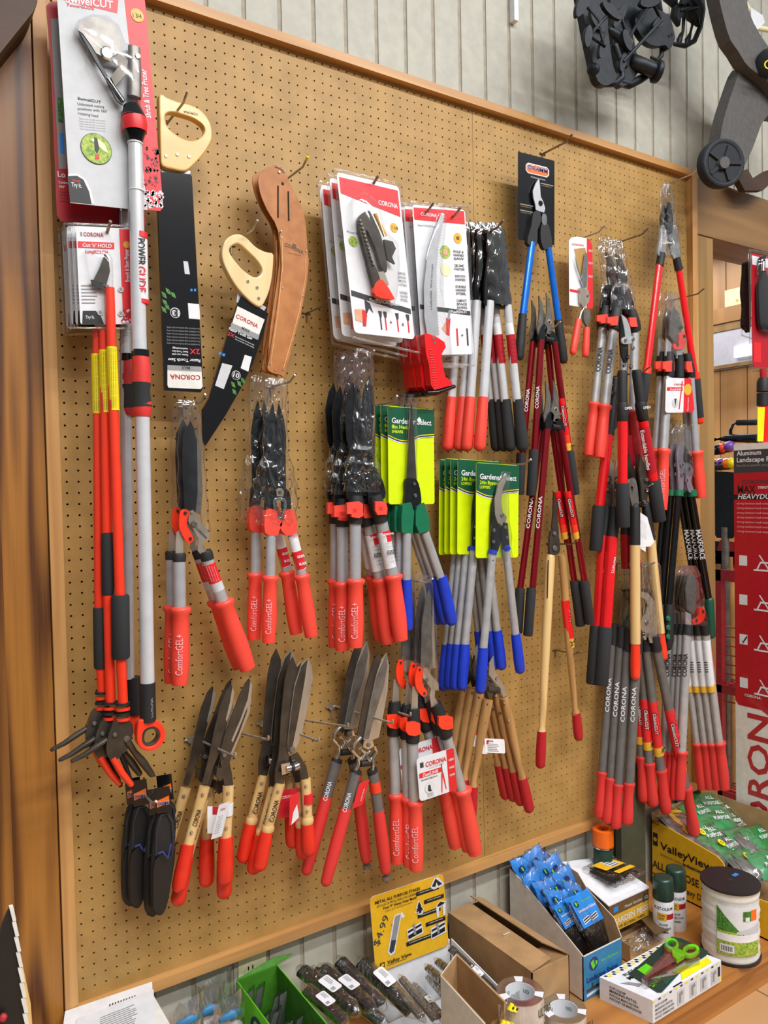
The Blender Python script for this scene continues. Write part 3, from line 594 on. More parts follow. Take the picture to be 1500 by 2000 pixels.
b = MB(); c = a.card((428, 1572), (449, 1565), (412, 1640), .9, dtr=.6); c.sheet(b, 'paper', .02, r=.06); c.text(b, 'CORONA', .25, .2, .06, 'red', .5); c.lines(b, .2, .35, .6, 9, .06, 'light_grey'); a.fin(b, 'hang_tag')
b = MB(); c = a.card((405, 1575), (430, 1575), (405, 1628), .1); c.sheet(b, 'white', .02); c.rect(b, .4, .0, 1, .3, 'deep_red'); a.fin(b, 'hang_tag')
def wooden2(dp, d, label, tag=0):
    t = Tool('hedge_shears', label, 'shears', 'wooden-handled hedge shears with turned ferrules', 572, 1465, d, dp)
    b = MB(); t.plate('', [(601, 1285), (609, 1300), (611, 1325), (603, 1370), (590, 1430), (583, 1452), (577, 1465), (563, 1472), (562, 1450), (567, 1400), (575, 1340), (588, 1300)], 'steel', .14, .12, mb=b, fin=False)
    t.plate('', [(601, 1287), (595, 1330), (583, 1400), (571, 1460), (563, 1470), (563, 1448), (568, 1400), (576, 1342), (589, 1301)], 'dark_steel', .02, .205, mb=b, fin=False); t.fin(b, 'blade', bevel=.02)
    t.plate('blade', [(572, 1283), (581, 1305), (580, 1340), (566, 1400), (562, 1450), (555, 1465), (546, 1455), (549, 1400), (556, 1330), (563, 1300)], 'dark_steel', .14, -.06, bevel=.02)
    t.plate('tang', [(546, 1455), (566, 1462), (562, 1500), (553, 1535), (538, 1533), (538, 1505), (544, 1480)], 'dark_steel', .2); t.plate('tang', [(568, 1478), (582, 1470), (598, 1495), (603, 1520), (589, 1523), (584, 1500), (572, 1492)], 'dark_steel', .2)
    t.bolt('pivot_bolt', 571, 1465, 7, 'gunmetal', .22); b = MB(); t.plate('', [(549, 1493), (566, 1489), (568, 1508), (551, 1514)], 'chrome', .12, .5, mb=b, fin=False)
    t.tube('', [(558, 1502, 7, .45), (575, 1498, 8, .45), (582, 1495, 8, .4)], 'chrome', mb=b, fin=False); t.tube('', [(567, 1500, 9, .45), (573, 1499, 9, .45)], 'rubber', mb=b, fin=False); t.fin(b, 'shock_absorber')
    for (x0, y0, x1, y1, w, tx) in ((547, 1530, 524, 1616, 10.5, 1), (597, 1521, 601, 1600, 10.5, 0)):
        b = MB(); t.tube('', [(x0, y0, w), (x1, y1, w*.95)], 'handle_wood', flat=.8, mb=b, fin=False)
        if tx: t.say(b, 'CORONA', 532, 1603, 543, 1560, 9, 'black', w)
        h = t.fin(b, 'handle'); t.bolt('rivet', x0+(x1-x0)*.15, y0+(y1-y0)*.18, 3.4, 'steel', .42, h); t.bolt('rivet', x0+(x1-x0)*.8, y0+(y1-y0)*.8, 3.4, 'steel', .42, h)
        t.tube('ferrule', [(x1, y1-5, w), (x1, y1, w*1.2), (x1-1, y1+7, w*1.2), (x1-1, y1+10, w)], 'handle_wood', flat=.9)
    t.dip(521, 1624, 507, 1694, 13.5, bulge=.05); t.dip(600, 1608, 604, 1664, 13.5, bulge=.05)
    if tag:
        t.band('label_band', 600, 1549, 600.5, 1568, 11, 'red')
        b = MB(); c = t.card((545, 1545), (583, 1538), (544, 1600), -.4); c.sheet(b, 'deep_red', .02, r=.06); c.text(b, 'CORONA', .1, .3, .1, 'pink', .6); t.fin(b, 'hang_tag')
        b = MB(); c = t.card((566, 1556), (584, 1546), (565, 1613), .6); c.sheet(b, 'red', .02); c.poly(b, [(.2, 1), (.4, .6), (.8, .4), (1, .8), (1, .9), (.6, .95)], 'white'); t.fin(b, 'hang_tag')
wooden2((0, 0), 4.6, 'front wooden hedge shears with turned ferrules and a bright open blade', 1)
wooden2((-32, -16), 2.6, 'rear wooden hedge shears with turned ferrules, behind and left of its twin'); wooden2((-12, 6), 3.5, 'middle wooden hedge shears with turned ferrules, hidden between the two others')
def greysh(dp, d, label, tag=0):
    t = Tool('hedge_shears', label, 'shears', 'grey-handled hedge shears with red grips', 720, 1455, d, dp)
    b = MB(); t.plate('', [(755, 1275), (760, 1300), (757, 1350), (748, 1400), (740, 1440), (722, 1448), (710, 1445), (722, 1380), (735, 1320), (745, 1290)], 'steel', .14, .12, mb=b, fin=False)
    t.plate('', [(755, 1277), (757, 1300), (750, 1340), (731, 1400), (720, 1444), (711, 1443), (723, 1380), (736, 1320)], 'gunmetal', .02, .205, mb=b, fin=False); t.fin(b, 'blade', bevel=.02)
    t.plate('blade', [(740, 1273), (743, 1290), (741, 1330), (727, 1400), (720, 1440), (708, 1455), (697, 1442), (705, 1400), (715, 1340), (728, 1295)], 'dark_steel', .14, -.06, bevel=.02)
    t.plate('pivot_plate', [(711, 1447), (728, 1446), (731, 1458), (719, 1464), (709, 1459)], 'chrome', .15, .25); t.bolt('pivot_bolt', 720, 1455, 4.5, 'gunmetal', .35)
    for P_ in ([(704, 1440), (692, 1452), (688, 1466), (700, 1478), (700, 1492), (693, 1506)], [(730, 1456), (735, 1468), (726, 1480), (728, 1494), (727, 1506)], [(704, 1462), (712, 1470), (704, 1484)], [(722, 1466), (714, 1474), (722, 1486)]):
        b = MB(); t.tube('', [(x, y, 4) for x, y in P_], 'chrome', .1, flat=1.3, mb=b, fin=False, seg=8); t.fin(b, 'bracket')
    t.tube('bumper', [(704, 1492, 6), (722, 1490, 6)], 'rubber')
    t.tube('collar', [(697, 1504, 11), (695, 1511, 11.5)], 'rubber', flat=.8); t.tube('collar', [(726, 1503, 11), (728, 1509, 11.5)], 'rubber', flat=.8)
    t.arm(695, 1509, 674, 1584, 11, 'grey_tube', text='CORONA', tc='white', tf=(1.0, .5), th=.75); t.arm(728, 1508, 740, 1588, 11, 'grey_tube')
    t.band('label_band', 731, 1527, 734, 1546, 11.4, 'hot_red')
    t.dip(676, 1578, 634, 1732, 13, 'grip_red', bulge=-.15); t.dip(739, 1583, 754, 1708, 12.5, 'grip_red', bulge=-.15); t.tube('end_cap', [(754, 1712, 9), (755, 1717, 9)], 'gunmetal', flat=.8)
    if tag:
        b = MB(); c = t.card((702, 1530), (722, 1522), (688, 1580), .5); c.sheet(b, 'red', .02); c.text(b, 'CORONA', .7, .8, .05, 'white', .5, rot=1); t.fin(b, 'hang_tag')
greysh((0, 0), 4.8, 'front grey-tube hedge shears with chrome loop brackets and orange band', 1)
greysh((-38, -22), 2.6, 'rear grey-tube hedge shears with chrome loop brackets, behind and left of its twin')

# ---- short wooden loppers ----------------------------------------
def woodlop(dp, d, label, tag=0):
    t = Tool('bypass_lopper', label, 'loppers', 'wooden-handled bypass loppers', 965, 1330, d, dp)
    t.plate('blade', [(964, 1281), (956, 1297), (955, 1318), (966, 1332), (975, 1342), (983, 1362), (991, 1358), (984, 1338), (976, 1326), (968, 1312), (965, 1298)], 'steel', .14, .1)
    t.plate('hook_jaw', [(928, 1280), (922, 1300), (926, 1318), (940, 1334), (950, 1348), (955, 1364), (962, 1362), (968, 1340), (950, 1326), (936, 1314), (929, 1298)], 'dark_steel', .2, -.08)
    t.bolt('pivot_bolt', 970, 1326, 4, 'chrome', .2); t.tube('bumper', [(952, 1345, 5), (974, 1348, 6)], 'dark_steel')
    for P_, gx in ((((953, 1366, 11), (940, 1440, 10), (930, 1500, 7.5), (925, 1525, 6), (924, 1538, 9)), (924, 1536, 920, 1600)), (((985, 1362, 9), (1000, 1432, 10), (1013, 1490, 7), (1017, 1508, 7), (1020, 1521, 9)), (1020, 1519, 1034, 1583))):
        h = t.tube('handle', P_, 'oak_handle', flat=.9); t.bolt('screw', P_[0][0], P_[0][1]+10, 3.5, 'chrome', .42, h); t.bolt('screw', P_[0][0]+(-4 if P_[0][0] < 970 else 8), P_[0][1]+45, 3.5, 'chrome', .42, h)
        t.dip(*gx, 10.5, 'brick_red' if False else 'deep_red', bulge=0)
    b = MB(); t.tube('', [(945, 1448, 11.2), (942, 1470, 11.2)], 'white', flat=.92, mb=b, fin=False); t.tube('', [(946, 1443, 11.4), (945, 1451, 11.4)], 'red', flat=.92, mb=b, fin=False); t.fin(b, 'label_band')
    if tag:
        b = MB(); c = t.card((946, 1442), (985, 1444), (948, 1470), .6); c.sheet(b, 'paper', .02, r=.05); c.text(b, 'CORONA', .12, .22, .12, 'ink', .3); c.lines(b, .12, .35, .6, 5, .12); t.fin(b, 'hang_tag')
woodlop((0, 0), 4.6, 'foremost of the short wooden bypass loppers, paper tag on its label band', 1)
for k, (dx, dy, d) in enumerate(((-17, -14, 3.7), (-31, -22, 2.9), (-46, -26, 2.1))):
    woodlop((dx, dy), d, RANK[k+1]+' from the front among the short wooden bypass loppers below the blue grips')

# ---- garden-centre cards with green shears and blue loppers --------
def gcard(t, tl, tr, bl, title, sub, br=None, cut=0):
    b = MB(); c = t.card(tl, tr, bl, -.15, .1, .0); c.sheet(b, 'lime', .04, r=.05); N = 14
    crv = lambda u: .30-.055*math.sin(u*math.pi*1.05+.2)*-1 if False else .29+.05*math.sin(math.pi*min(1, u*1.5))*(1 if u < .67 else 0)-.06*max(0, u-.45)
    top = [(.03, .0), (.97, .0), (1, .02)]; g = [(u/N, crv(u/N)) for u in range(N, -1, -1)]
    for off, mm, l in ((.035, 'white', 0), (.022, 'navy', .01), (.010, 'yellow', .02), (0, 'card_green', .03)):
        for i in range(N): u0, u1 = i/N, (i+1)/N; c.poly(b, [(u0, 0.005), (u1, .005), (u1, crv(u1)+off), (u0, crv(u0)+off)], mm, l*.6)
    c.text(b, 'Gardener Select', .07, .17, .055, 'white', .86); c.text(b, title, .07, .225, .038, 'lime', .42); c.text(b, sub, .07, .27, .03, 'lime', .24); c.text(b, 'AJMT0044AST', .68, .3, .016, 'ink', .28, bold=False)
    c.poly(b, [(.66, .09), (.71, .12), (.66, .15), (.61, .12)], 'white', .05)
    return b, c
def gshear(dp, d, label):
    t = Tool('hedge_shears', label, 'shears', 'green and blue hedge shears on yellow cards', 800, 775, d, dp)
    b, c = gcard(t, (757, 793), (847, 800), (759, 985), '8in Hedge', 'SHEARS'); t.fin(b, 'header_card')
    t.plate('blade', [(805, 790), (809, 850), (814, 940), (812, 985), (798, 985), (795, 940), (800, 850)], 'dark_steel', .2, .3)
    t.plate('blade', [(801, 800), (803, 860), (805, 940), (795, 940), (798, 850)], 'steel', .1, .22)
    t.plate('heel', [(793, 935), (814, 937), (822, 965), (822, 985), (812, 992), (800, 988), (790, 985), (792, 960)], 'blade_black', .3, .3); t.bolt('pivot_bolt', 809, 945, 4, 'chrome', .5); t.bolt('bolt', 811, 968, 4.5, 'chrome', .5)
    t.plate('coupling', [(787, 984), (803, 981), (809, 1000), (806, 1042), (785, 1040), (784, 1010)], 'green', .8, .3, bevel=.15)
    t.plate('coupling', [(812, 1000), (815, 990), (828, 981), (838, 1010), (841, 1034), (820, 1043), (812, 1025)], 'green', .8, .3, bevel=.15)
    t.arm(795, 1040, 794, 1135, 9, 'alu', dd=.3); t.arm(830, 1040, 861, 1130, 9, 'alu', dd=.3)
    t.dip(794, 1132, 797, 1232, 10.5, 'blue_grip', .3); t.dip(862, 1126, 883, 1218, 12, 'blue_grip', .3)
    t.bag('sleeve', [(797, 770, 812, 770), (795, 790, 814, 790), (794, 850, 816, 850), (793, 935, 815, 935)], .3, 'clear', dd=.3, wr=.1)
gshear((0, 0), 4.8, 'foremost green-jointed hedge shears on its yellow and green card')
for k, (dx, d) in enumerate(((-14, 3.9), (-25, 3.0))): gshear((dx, -2), d, RANK[k+1]+' green-jointed hedge shears card from the front, only its left edge showing')
def glop(dp, d, label, rdx=0):
    t = Tool('bypass_lopper', label, 'loppers', 'blue-gripped loppers on yellow cards', 975, 912, d, dp)
    b, c = gcard(t, (930, 903), (1013, 909), (929, 1090), '24in Bypass', 'LOPPERS'); t.fin(b, 'header_card')
    t.plate('blade', [(990, 925), (974, 945), (966, 975), (967, 1005), (972, 1020), (985, 1030), (990, 1010), (982, 1000), (979, 980), (982, 955), (990, 935)], 'steel', .14, .35)
    t.plate('hook_jaw', [(968, 960), (961, 985), (959, 1010), (958, 1075), (972, 1078), (984, 1040), (970, 1020), (965, 1000)], 'blade_black', .2, .2)
    t.plate('tang', [(983, 1020), (992, 1022), (994, 1050), (996, 1070), (986, 1070), (978, 1045)], 'blade_black', .2, .35)
    for x, y in ((981, 1006), (965, 1036), (988, 1030), (964, 1058), (991, 1050)): t.bolt('bolt', x, y, 4, 'chrome', .5)
    t.tube('collar', [(962, 1074, 9), (961, 1082, 9.3)], 'blue_grip', .3); t.tube('collar', [(987, 1066, 8.5), (989, 1074, 9)], 'blue_grip', .3)
    t.arm(962, 1080, 944, 1268, 8.7, 'alu_matt', dd=.3); t.arm(988, 1072, 1007, 1240, 8.3, 'alu_matt', dd=.3)
    t.bolt('rivet', 962, 1094, 2, 'chrome', .6); t.dip(944, 1265, 938, 1352, 11, 'blue_grip', .3, bulge=.0); t.dip(1007, 1238, 1016, 1312, 10.5, 'blue_grip', .3)
    t.bag('sleeve', [(982, 920, 998, 922), (970, 940, 996, 940), (962, 990, 994, 990), (956, 1050, 1000, 1050), (953, 1100, 1002, 1095)], .35, 'clear', dd=.35, wr=.06)
glop((0, 0), 6.0, 'foremost blue-gripped bypass loppers on its full yellow and green card')
for k, (dx, dy, d) in enumerate(((-36, -9, 4.6), (-50, -9, 3.8), (-61, -10, 3.0), (-72, -8, 2.2))): glop((dx, dy+2), d, RANK[k+1]+' blue-gripped loppers card from the front in the row of yellow cards')
# ================================================================== left column
T_ = Tool
def blister(t, name, out, depth, dd, m='blister_film', par=None):     # clear moulded shell over a hang card
    n = len(out); c = (sum(p[0] for p in out)/n, sum(p[1] for p in out)/n); b = MB(); sh = lambda f: [(c[0]+(x-c[0])*f, c[1]+(y-c[1])*f) for x, y in out]
    R = [[t.P(x, y, dd+depth*h) for x, y in sh(f)] for f, h in ((1, 0), (.98, .7), (.9, .86), (.7, .95), (.42, 1.04), (.15, 1.08))]; L = len(R)
    vs = [p for r in R for p in r]; f = [[i*n+k, i*n+(k+1) % n, (i+1)*n+(k+1) % n, (i+1)*n+k] for i in range(L-1) for k in range(n)]
    b.add(vs, f, m, True); b.add(R[-1], [list(range(n))], m, True); return t.fin(b, name, par)
# --- pole pruner with the swivel head
t = T_('pole_pruner', 'telescoping aluminium pole pruner in the large grey and red blister card, top left', 'pruner', None, 200, 20, 6.0)
b = MB(); c = t.card((108, -60), (282, -60), (137, 398), 0, dbl=-.3, dtr=-.2)
q = [(108, -60), (236, -60), (288, 410), (250, 408), (137, 396)]; t.plate('', q, 'light_grey', .05, 0, mb=b, fin=False)
t.plate('', [(236, -60), (275, -60), (284, 10), (319, 404), (313, 412), (288, 410)], 'red', .05, 0, mb=b, fin=False)
z = .05
def ct(s, x0, y0, x1, y1, h, m, bold=True, dd=.05): t.say(b, s, x0, y0, x1, y1, h, m, 0, dd, bold)
t.plate('', [(118, -20), (232, -8), (229, 26), (116, -2)], 'red', .02, .03, mb=b, fin=False); 
a_, e_ = t.P(150, 4, .06), t.P(222, 14, .06)
def flat(b, tt, s, x0, y0, x1, y1, h, m, dd, bold=True, italic=0):     # print lying on the card plane itself
    a, e = tt.P(x0, y0, dd), tt.P(x1, y1, dd); ax = (e-a).normalized(); up = Vector((0, -1, 0)).cross(ax); k = tt.S(x0, y0)
    b.text(s, a, ax, up, h*k/.7, m, (e-a).length, bold, italic=italic)
flat(b, t, 'SwivelCUT', 128, 4, 221, 17, 15, 'white', .06, italic=.2); flat(b, t, 'PowerGLIDE', 132, 10+2, 184, 19, 6, 'red', .06)
flat(b, t, 'SwivelCUT', 152, 194, 198, 202, 5, 'ink', .06)
for k, s in enumerate(('Unlimited cutting', 'positions with 360°', 'rotating head')): flat(b, t, s, 152+k*.5, 205+9*k, (204, 211, 192)[k], 211+9*k, 5.2, 'ink', .06, False)
for k in range(5): flat(b, t, 'Tijera que da 360 posiciones', 154+k*.4, 232+5*k, 206, 237+5*k, 2.6, 'grey', .06, False)
flat(b, t, 'Shrub & Tree Pruner', 295, 231, 285, 136, 11, 'white', .06)
cc = t.P(188, 291, .05); k_ = t.S(188, 291)
b.tube([cc, cc+V(0, -.03, 0)], [29.5*k_]*2, 'ink', 28, fdir=(0, 0, 1)); b.tube([cc+V(0, -.03, 0), cc+V(0, -.05, 0)], [28.5*k_]*2, 'photo_green', 28, fdir=(0, 0, 1))
t.plate('', [(176, 272), (190, 270), (205, 282), (212, 300), (200, 292), (188, 280)], 'ivory', .02, .1, mb=b, fin=False); t.plate('', [(184, 268), (190, 270), (194, 290), (190, 300), (185, 292)], 'black', .02, .12, mb=b, fin=False)
t.plate('', [(186, 302), (194, 302), (194, 310), (186, 310)], 'red', .02, .13, mb=b, fin=False)
t.plate('', [(133, 340), (150, 339), (166, 348), (178, 372), (184, 398), (137, 394)], 'white', .02, .04, mb=b, fin=False); t.plate('', [(132, 344), (150, 343), (163, 351), (174, 374), (179, 398), (137, 394)], 'black', .02, .06, mb=b, fin=False)
flat(b, t, 'Try It.', 140, 364, 160, 367, 8, 'white', .09); flat(b, t, 'WE DARE', 141, 354, 157, 357, 4, 'red', .09)
cc = t.P(268, 30, .04); b.tube([cc, cc+V(0, -.03, 0)], [13*k_]*2, 'gold', 20, fdir=(0, 0, 1)); flat(b, t, '1 3/4', 260, 33, 277, 36, 8, 'black', .09)
rr = random.Random(4)
for k in range(60):      # scattered white and dark leaf print at the foot of the red stripe
    x, y = 283+rr.random()*34, 372+rr.random()*32; s_ = 2+rr.random()*2.5; t.plate('', [(x-s_, y), (x, y-s_), (x+s_, y), (x, y+s_*1.3)], 'white', .01, .05, mb=b, fin=False)
for k in range(60):
    x, y = 284+rr.random()*26, 285+rr.random()*78; s_ = 1.5+rr.random()*2.5; t.plate('', [(x-s_, y), (x, y-s_), (x+s_, y), (x, y+s_*1.3)], 'deep_red' if k % 3 else 'black', .01, .05, mb=b, fin=False)
t.fin(b, 'blister_card')
t.plate('blade', [(152, 58), (160, 40), (180, 33), (205, 36), (222, 48), (232, 68), (238, 90), (232, 104), (215, 112), (200, 110), (188, 104), (178, 88), (162, 66)], 'gunmetal', .15, .7, bevel=.05)
t.plate('hook_jaw', [(155, 62), (166, 70), (184, 100), (196, 124), (212, 150), (246, 195), (240, 205), (228, 196), (205, 150), (186, 118)], 'blade_black', .2, .6)
t.plate('lever', [(215, 112), (236, 108), (250, 118), (246, 145), (225, 168), (216, 150), (232, 130)], 'dark_steel', .2, .75); t.bolt('pivot_bolt', 209, 104, 13, 'chrome', .8); t.bolt('bolt', 269, 110, 6, 'chrome', .8)
t.tube('cover', [(262, 92, 12), (263, 150, 13), (262, 190, 14)], 'gunmetal', .5, flat=.6)
b = MB()
for k in range(18): f = k/17; t.tube('', [(209+30*f, 152+44*f, 4), (210.2+30*f, 153.8+44*f, 4)], 'chrome', .75, mb=b, fin=False, seg=8)
t.fin(b, 'spring')
t.tube('head_collar', [(256, 205, 15), (260, 222, 21), (261, 230, 24)], 'gloss_black', .8); t.tube('swivel_ring', [(261, 228, 23), (262, 243, 25), (263, 258, 23)], 'red', .8); t.tube('head_collar', [(263, 257, 22), (264, 270, 16), (264, 278, 14)], 'gloss_black', .8)
t.tube('pole', [(264, 277, 13.5), (272, 690, 14.5)], 'pole_white', .8); t.band('ring', 264, 279, 264, 282, 15, 'light_grey', .8); t.band('zip_tie', 267, 371, 267, 374, 15.5, 'white', .8)
b = MB(); t.tube('', [(273, 468, 14.4), (275, 593, 14.7)], 'white', .8, mb=b, fin=False); t.tube('', [(273, 455, 14.8), (273, 466, 14.8)], 'red', .8, mb=b, fin=False); t.tube('', [(275.5, 586, 14.8), (275.5, 594, 14.8)], 'red', .8, mb=b, fin=False)
t.say(b, 'POWER', 273, 470, 274, 522, 15, 'black', 14.4, .8); t.say(b, 'GLIDE', 274, 524, 275, 574, 15, 'red', 14.4, .8); t.fin(b, 'label_band')
t.band('clamp', 274, 684, 274, 697, 16.5, 'gloss_black', .8)
t.tube('sleeve_grip', [(274, 696, 16), (276, 715, 17), (276, 740, 17.5), (276, 765, 15.5), (278, 790, 18), (278, 806, 17.5), (278, 814, 15)], 'grip_red', .8, seg=20)
g = MB(); t.tube('', [(276, 748, 17.9), (276, 765, 16.2), (278, 795, 18.4)], 'foam', .8, mb=g, fin=False, seg=20); t.fin(g, 'grip_inlay')
t.tube('pole', [(278, 812, 14), (288, 1335, 13.5)], 'pole_white', .8); b = MB(); t.tube('', [(288, 1333, 15), (289, 1408, 15.5)], 'rubber', .8, mb=b, fin=False); t.say(b, 'CORONA', 297, 1400, 297, 1362, 5, 'grey', 6, 1.2); t.fin(b, 'end_sleeve')
t.ring('handle_loop', [(270, 1412), (278, 1405), (300, 1404), (318, 1416), (324, 1436), (316, 1456), (298, 1467), (279, 1464), (268, 1448)], [(286, 1424), (300, 1420), (311, 1428), (312, 1442), (302, 1455), (288, 1458), (279, 1450), (279, 1434)], 'hot_red', .9, .8, bevel=.12)
t.ring('loop_lining', [(285, 1423), (300, 1419), (312, 1427), (313, 1443), (303, 1456), (288, 1459), (278, 1451), (278, 1433)], [(288, 1427), (299, 1424), (307, 1431), (308, 1441), (300, 1451), (289, 1453), (283, 1447), (283, 1435)], 'dark_steel', .7, .8, bevel=.05)
b = MB(); sh = [(144, 58), (153, 38), (180, 27), (210, 30), (232, 48), (246, 84), (274, 88), (278, 130), (276, 205), (238, 212), (222, 196), (186, 140), (166, 112), (170, 96)]
blister(t, 'blister', sh, 1.3, .05)
# second pack behind
t = T_('pole_pruner', 'pole pruner on the dark red card half hidden behind the large grey blister card', 'pruner', None, 180, 30, 3.6)
b = MB(); t.plate('', [(90, 12), (98, 3), (220, 3), (286, 436), (282, 444), (120, 432), (111, 420), (99, 120)], 'deep_red', .05, 0, mb=b, fin=False)
t.plate('', [(99, 36), (130, 36), (130, 330), (115, 330), (104, 130)], 'grey', .02, .03, mb=b, fin=False); flat(b, t, 'Lo', 113, 345, 128, 347, 11, 'white', .06); flat(b, t, 'Unlim', 115, 358, 134, 360, 5, 'white', .06); flat(b, t, '360°', 115, 366, 128, 368, 5, 'white', .06)
for k in range(4): flat(b, t, 'Posiciones de corte', 117, 376+6*k, 160, 379+6*k, 3, 'black', .06, False)
t.plate('', [(112, 190), (122, 192), (124, 240), (114, 238)], 'leafgreen', .02, .05, mb=b, fin=False); t.plate('', [(116, 260), (124, 260), (126, 300), (118, 300)], 'sky_blue', .02, .05, mb=b, fin=False); t.fin(b, 'blister_card')
t.tube('pole', [(243, 395, 10), (250, 1325, 12.5)], 'alu', .5); t.band('ring', 243, 404, 243, 416, 11, 'chrome', .5); t.band('clamp', 250, 692, 250, 706, 15, 'gloss_black', .5)
t.tube('sleeve_grip', [(251, 704, 15), (252, 740, 16), (252, 770, 15), (254, 800, 17), (254, 812, 15)], 'brick_red', .5); t.tube('grip_inlay', [(252, 752, 16.2), (252, 770, 15.4), (254, 797, 17.3)], 'foam', .5)
t.tube('end_sleeve', [(261, 1322, 14), (262, 1395, 14)], 'rubber', .5); t.plate('handle_loop', [(252, 1392), (272, 1392), (275, 1420), (270, 1440), (256, 1430)], 'hot_red', .8, .5, bevel=.1)
# --- long red stem pruners in narrow blister cards
def stem(label, d, cx, ptop, pend, foam, yl, card=True, heady=0):
    t = T_('stem_pruner', label, 'pruner', 'long red stem pruners in narrow blister packs', 200+cx, 440, d)
    b = MB(); c = t.card((148+cx, 441), (261+cx, 447), (157+cx, 634)); c.sheet(b, 'white', .05, r=.05); c.rect(b, .74, .01, .99, .99, 'red')
    c.rect(b, .02, .155, .64, .22, 'red', .01); c.text(b, 'CORONA', .12, .1, .04, 'deep_red', .34); c.rect(b, .07, .06, .1, .1, 'grey', .01); c.text(b, "Cut 'n' HOLD", .09, .21, .038, 'white', .5, italic=.15); c.text(b, 'LongREACH', .14, .27, .03, 'red', .38)
    c.text(b, 'Branch & Stem Pruner', .89, .56, .05, 'white', .34, rot=1); c.disc(b, .86, .17, .06, 'gold')
    c.lines(b, .04, .6, .3, 6, .035, 'grey', .25); c.poly(b, [(.05, .86), (.27, .86), (.36, .93), (.4, 1), (.03, 1)], 'black', .01); c.text(b, 'Try It.', .09, .94, .03, 'white', .15)
    for k in range(26): u, v = .72+rr.random()*.24, .84+rr.random()*.14; c.poly(b, [(u-.03, v), (u, v-.015), (u+.03, v), (u, v+.02)], 'white' if k % 2 else 'deep_red', .02)
    for u, v in ((.34, .63), (.34, .88), (.72, .64), (.7, .89)): c.disc(b, u, v, .05, 'light_grey', .03); c.disc(b, u, v, .03, 'grey', .04)
    t.fin(b, 'hang_card')
    t.plate('blade', [(205+cx, 494), (212+cx, 506), (215+cx, 530), (208+cx, 556), (198+cx, 552), (182+cx, 548), (196+cx, 520)], 'dark_steel', .12, .35); t.plate('hook_jaw', [(177+cx, 546), (190+cx, 548), (208+cx, 560), (202+cx, 566), (188+cx, 562), (180+cx, 556)], 'black', .14, .35); t.bolt('spring', 209+cx, 560, 5, 'chrome', .4)
    blister(t, 'blister', [(167+cx, 488), (210+cx, 486), (220+cx, 505), (222+cx, 560), (222+cx, 632), (202+cx, 632), (200+cx, 570), (178+cx, 558), (172+cx, 520)], .7, .04)
    bb = MB(); 
    for x0, y0, x1, y1 in ((143, 436, 266, 442), (266, 442, 273, 642), (273, 642, 151, 640), (151, 640, 143, 436)): t.tube('', [(x0+cx, y0, 2.2), (x1+cx, y1, 2.2)], 'clear', .05, mb=bb, fin=False, seg=6)
    t.fin(bb, 'blister_rim')
    t.tube('pole', [(ptop[0], ptop[1], 9.3), (foam[0], foam[1]+2, 9.8)], 'hot_red', .4); t.foam(foam[0]+1, foam[1], foam[2], foam[3], foam[4], .4)
    t.tube('pole', [(foam[2], foam[3]-2, 9.8), (pend[0], pend[1], 9.6)], 'hot_red', .4)
    b = MB(); x0, y0, x1, y1 = yl; t.tube('', [(x0, y0, 10), (x1, y1, 10.2)], 'yellow', .4, mb=b, fin=False)
    for k in range(4): t.say(b, 'WARNING: shock hazard. Keep pole away from power lines', x0-5+4*k+2, y1-4, x0-7+4*k+2, y0+4, 2, 'ink', 10, .4, False)
    t.fin(b, 'warning_label'); X, Y = pend
    for k in range(4): t.tube('collar', [(X, Y+10*k, 14), (X, Y+10*k+5, 14)], 'rubber' if k % 2 == 0 else 'hot_red', .4, flat=.8)
    t.plate('head', [(X-14, Y+36), (X+14, Y+36), (X+20, Y+58), (X+10, Y+90), (X, Y+100), (X-12, Y+112), (X-26, Y+110), (X-32, Y+92), (X-28, Y+64)], 'dark_steel', .5, .4, bevel=.1); t.bolt('bolt', X-16, Y+63, 4.5, 'gunmetal', .7); t.bolt('pivot_bolt', X+8, Y+72, 7, 'gunmetal', .65)
    t.tube('jaw_arm', [(X-30, Y+72, 5), (X-52, Y+86, 6), (X-75, Y+102, 5), (X-98, Y+114, 4)], 'dark_steel', .3, flat=1.2, cap=(0, 1))
    t.tube('jaw_arm', [(X+8, Y+74, 7), (X+22, Y+96, 6), (X+40, Y+118, 8), (X+56, Y+140, 6)], 'dark_steel', .6, flat=1.1, cap=(0, 1)); b = MB()
    t.tube('', [(X-20, Y+108, 6), (X-2, Y+138, 7), (X+16, Y+160, 5.5)], 'hot_red', .5, mb=b, fin=False, cap=(0, 1)); t.fin(b, 'red_lever')
    t.tube('jaw_blade', [(X-6, Y+100, 4), (X+6, Y+126, 4.5), (X+20, Y+166, 4)], 'blade_black', .35)
    return t
# (rear ones first)
for k, dx in enumerate((-27, -20, -14)):
    t = T_('stem_pruner', ('rearmost', 'fourth', 'third')[k]+' narrow blister card in the stack of long red stem pruners', 'pruner', 'long red stem pruners in narrow blister packs', 200+dx, 440, 1.7+.9*k)
    b = MB(); c = t.card((148+dx, 449-5*k), (255+dx, 455-5*k), (157+dx, 640)); c.sheet(b, 'white', .05, r=.05); c.rect(b, .02, .155, .64, .22, 'red'); c.poly(b, [(.05, .86), (.27, .86), (.4, 1), (.03, 1)], 'black'); c.rect(b, .74, 0, .99, 1, 'red'); t.fin(b, 'hang_card')
    bb = MB()
    for x0, y0, x1, y1 in ((142, 444, 260, 450), (260, 450, 268, 652), (268, 652, 152, 654), (152, 654, 142, 444)): t.tube('', [(x0+dx, y0-4*k, 2.4), (x1+dx, y1, 2.4)], 'clear', .05, mb=bb, fin=False, seg=6)
    t.fin(bb, 'blister_rim')
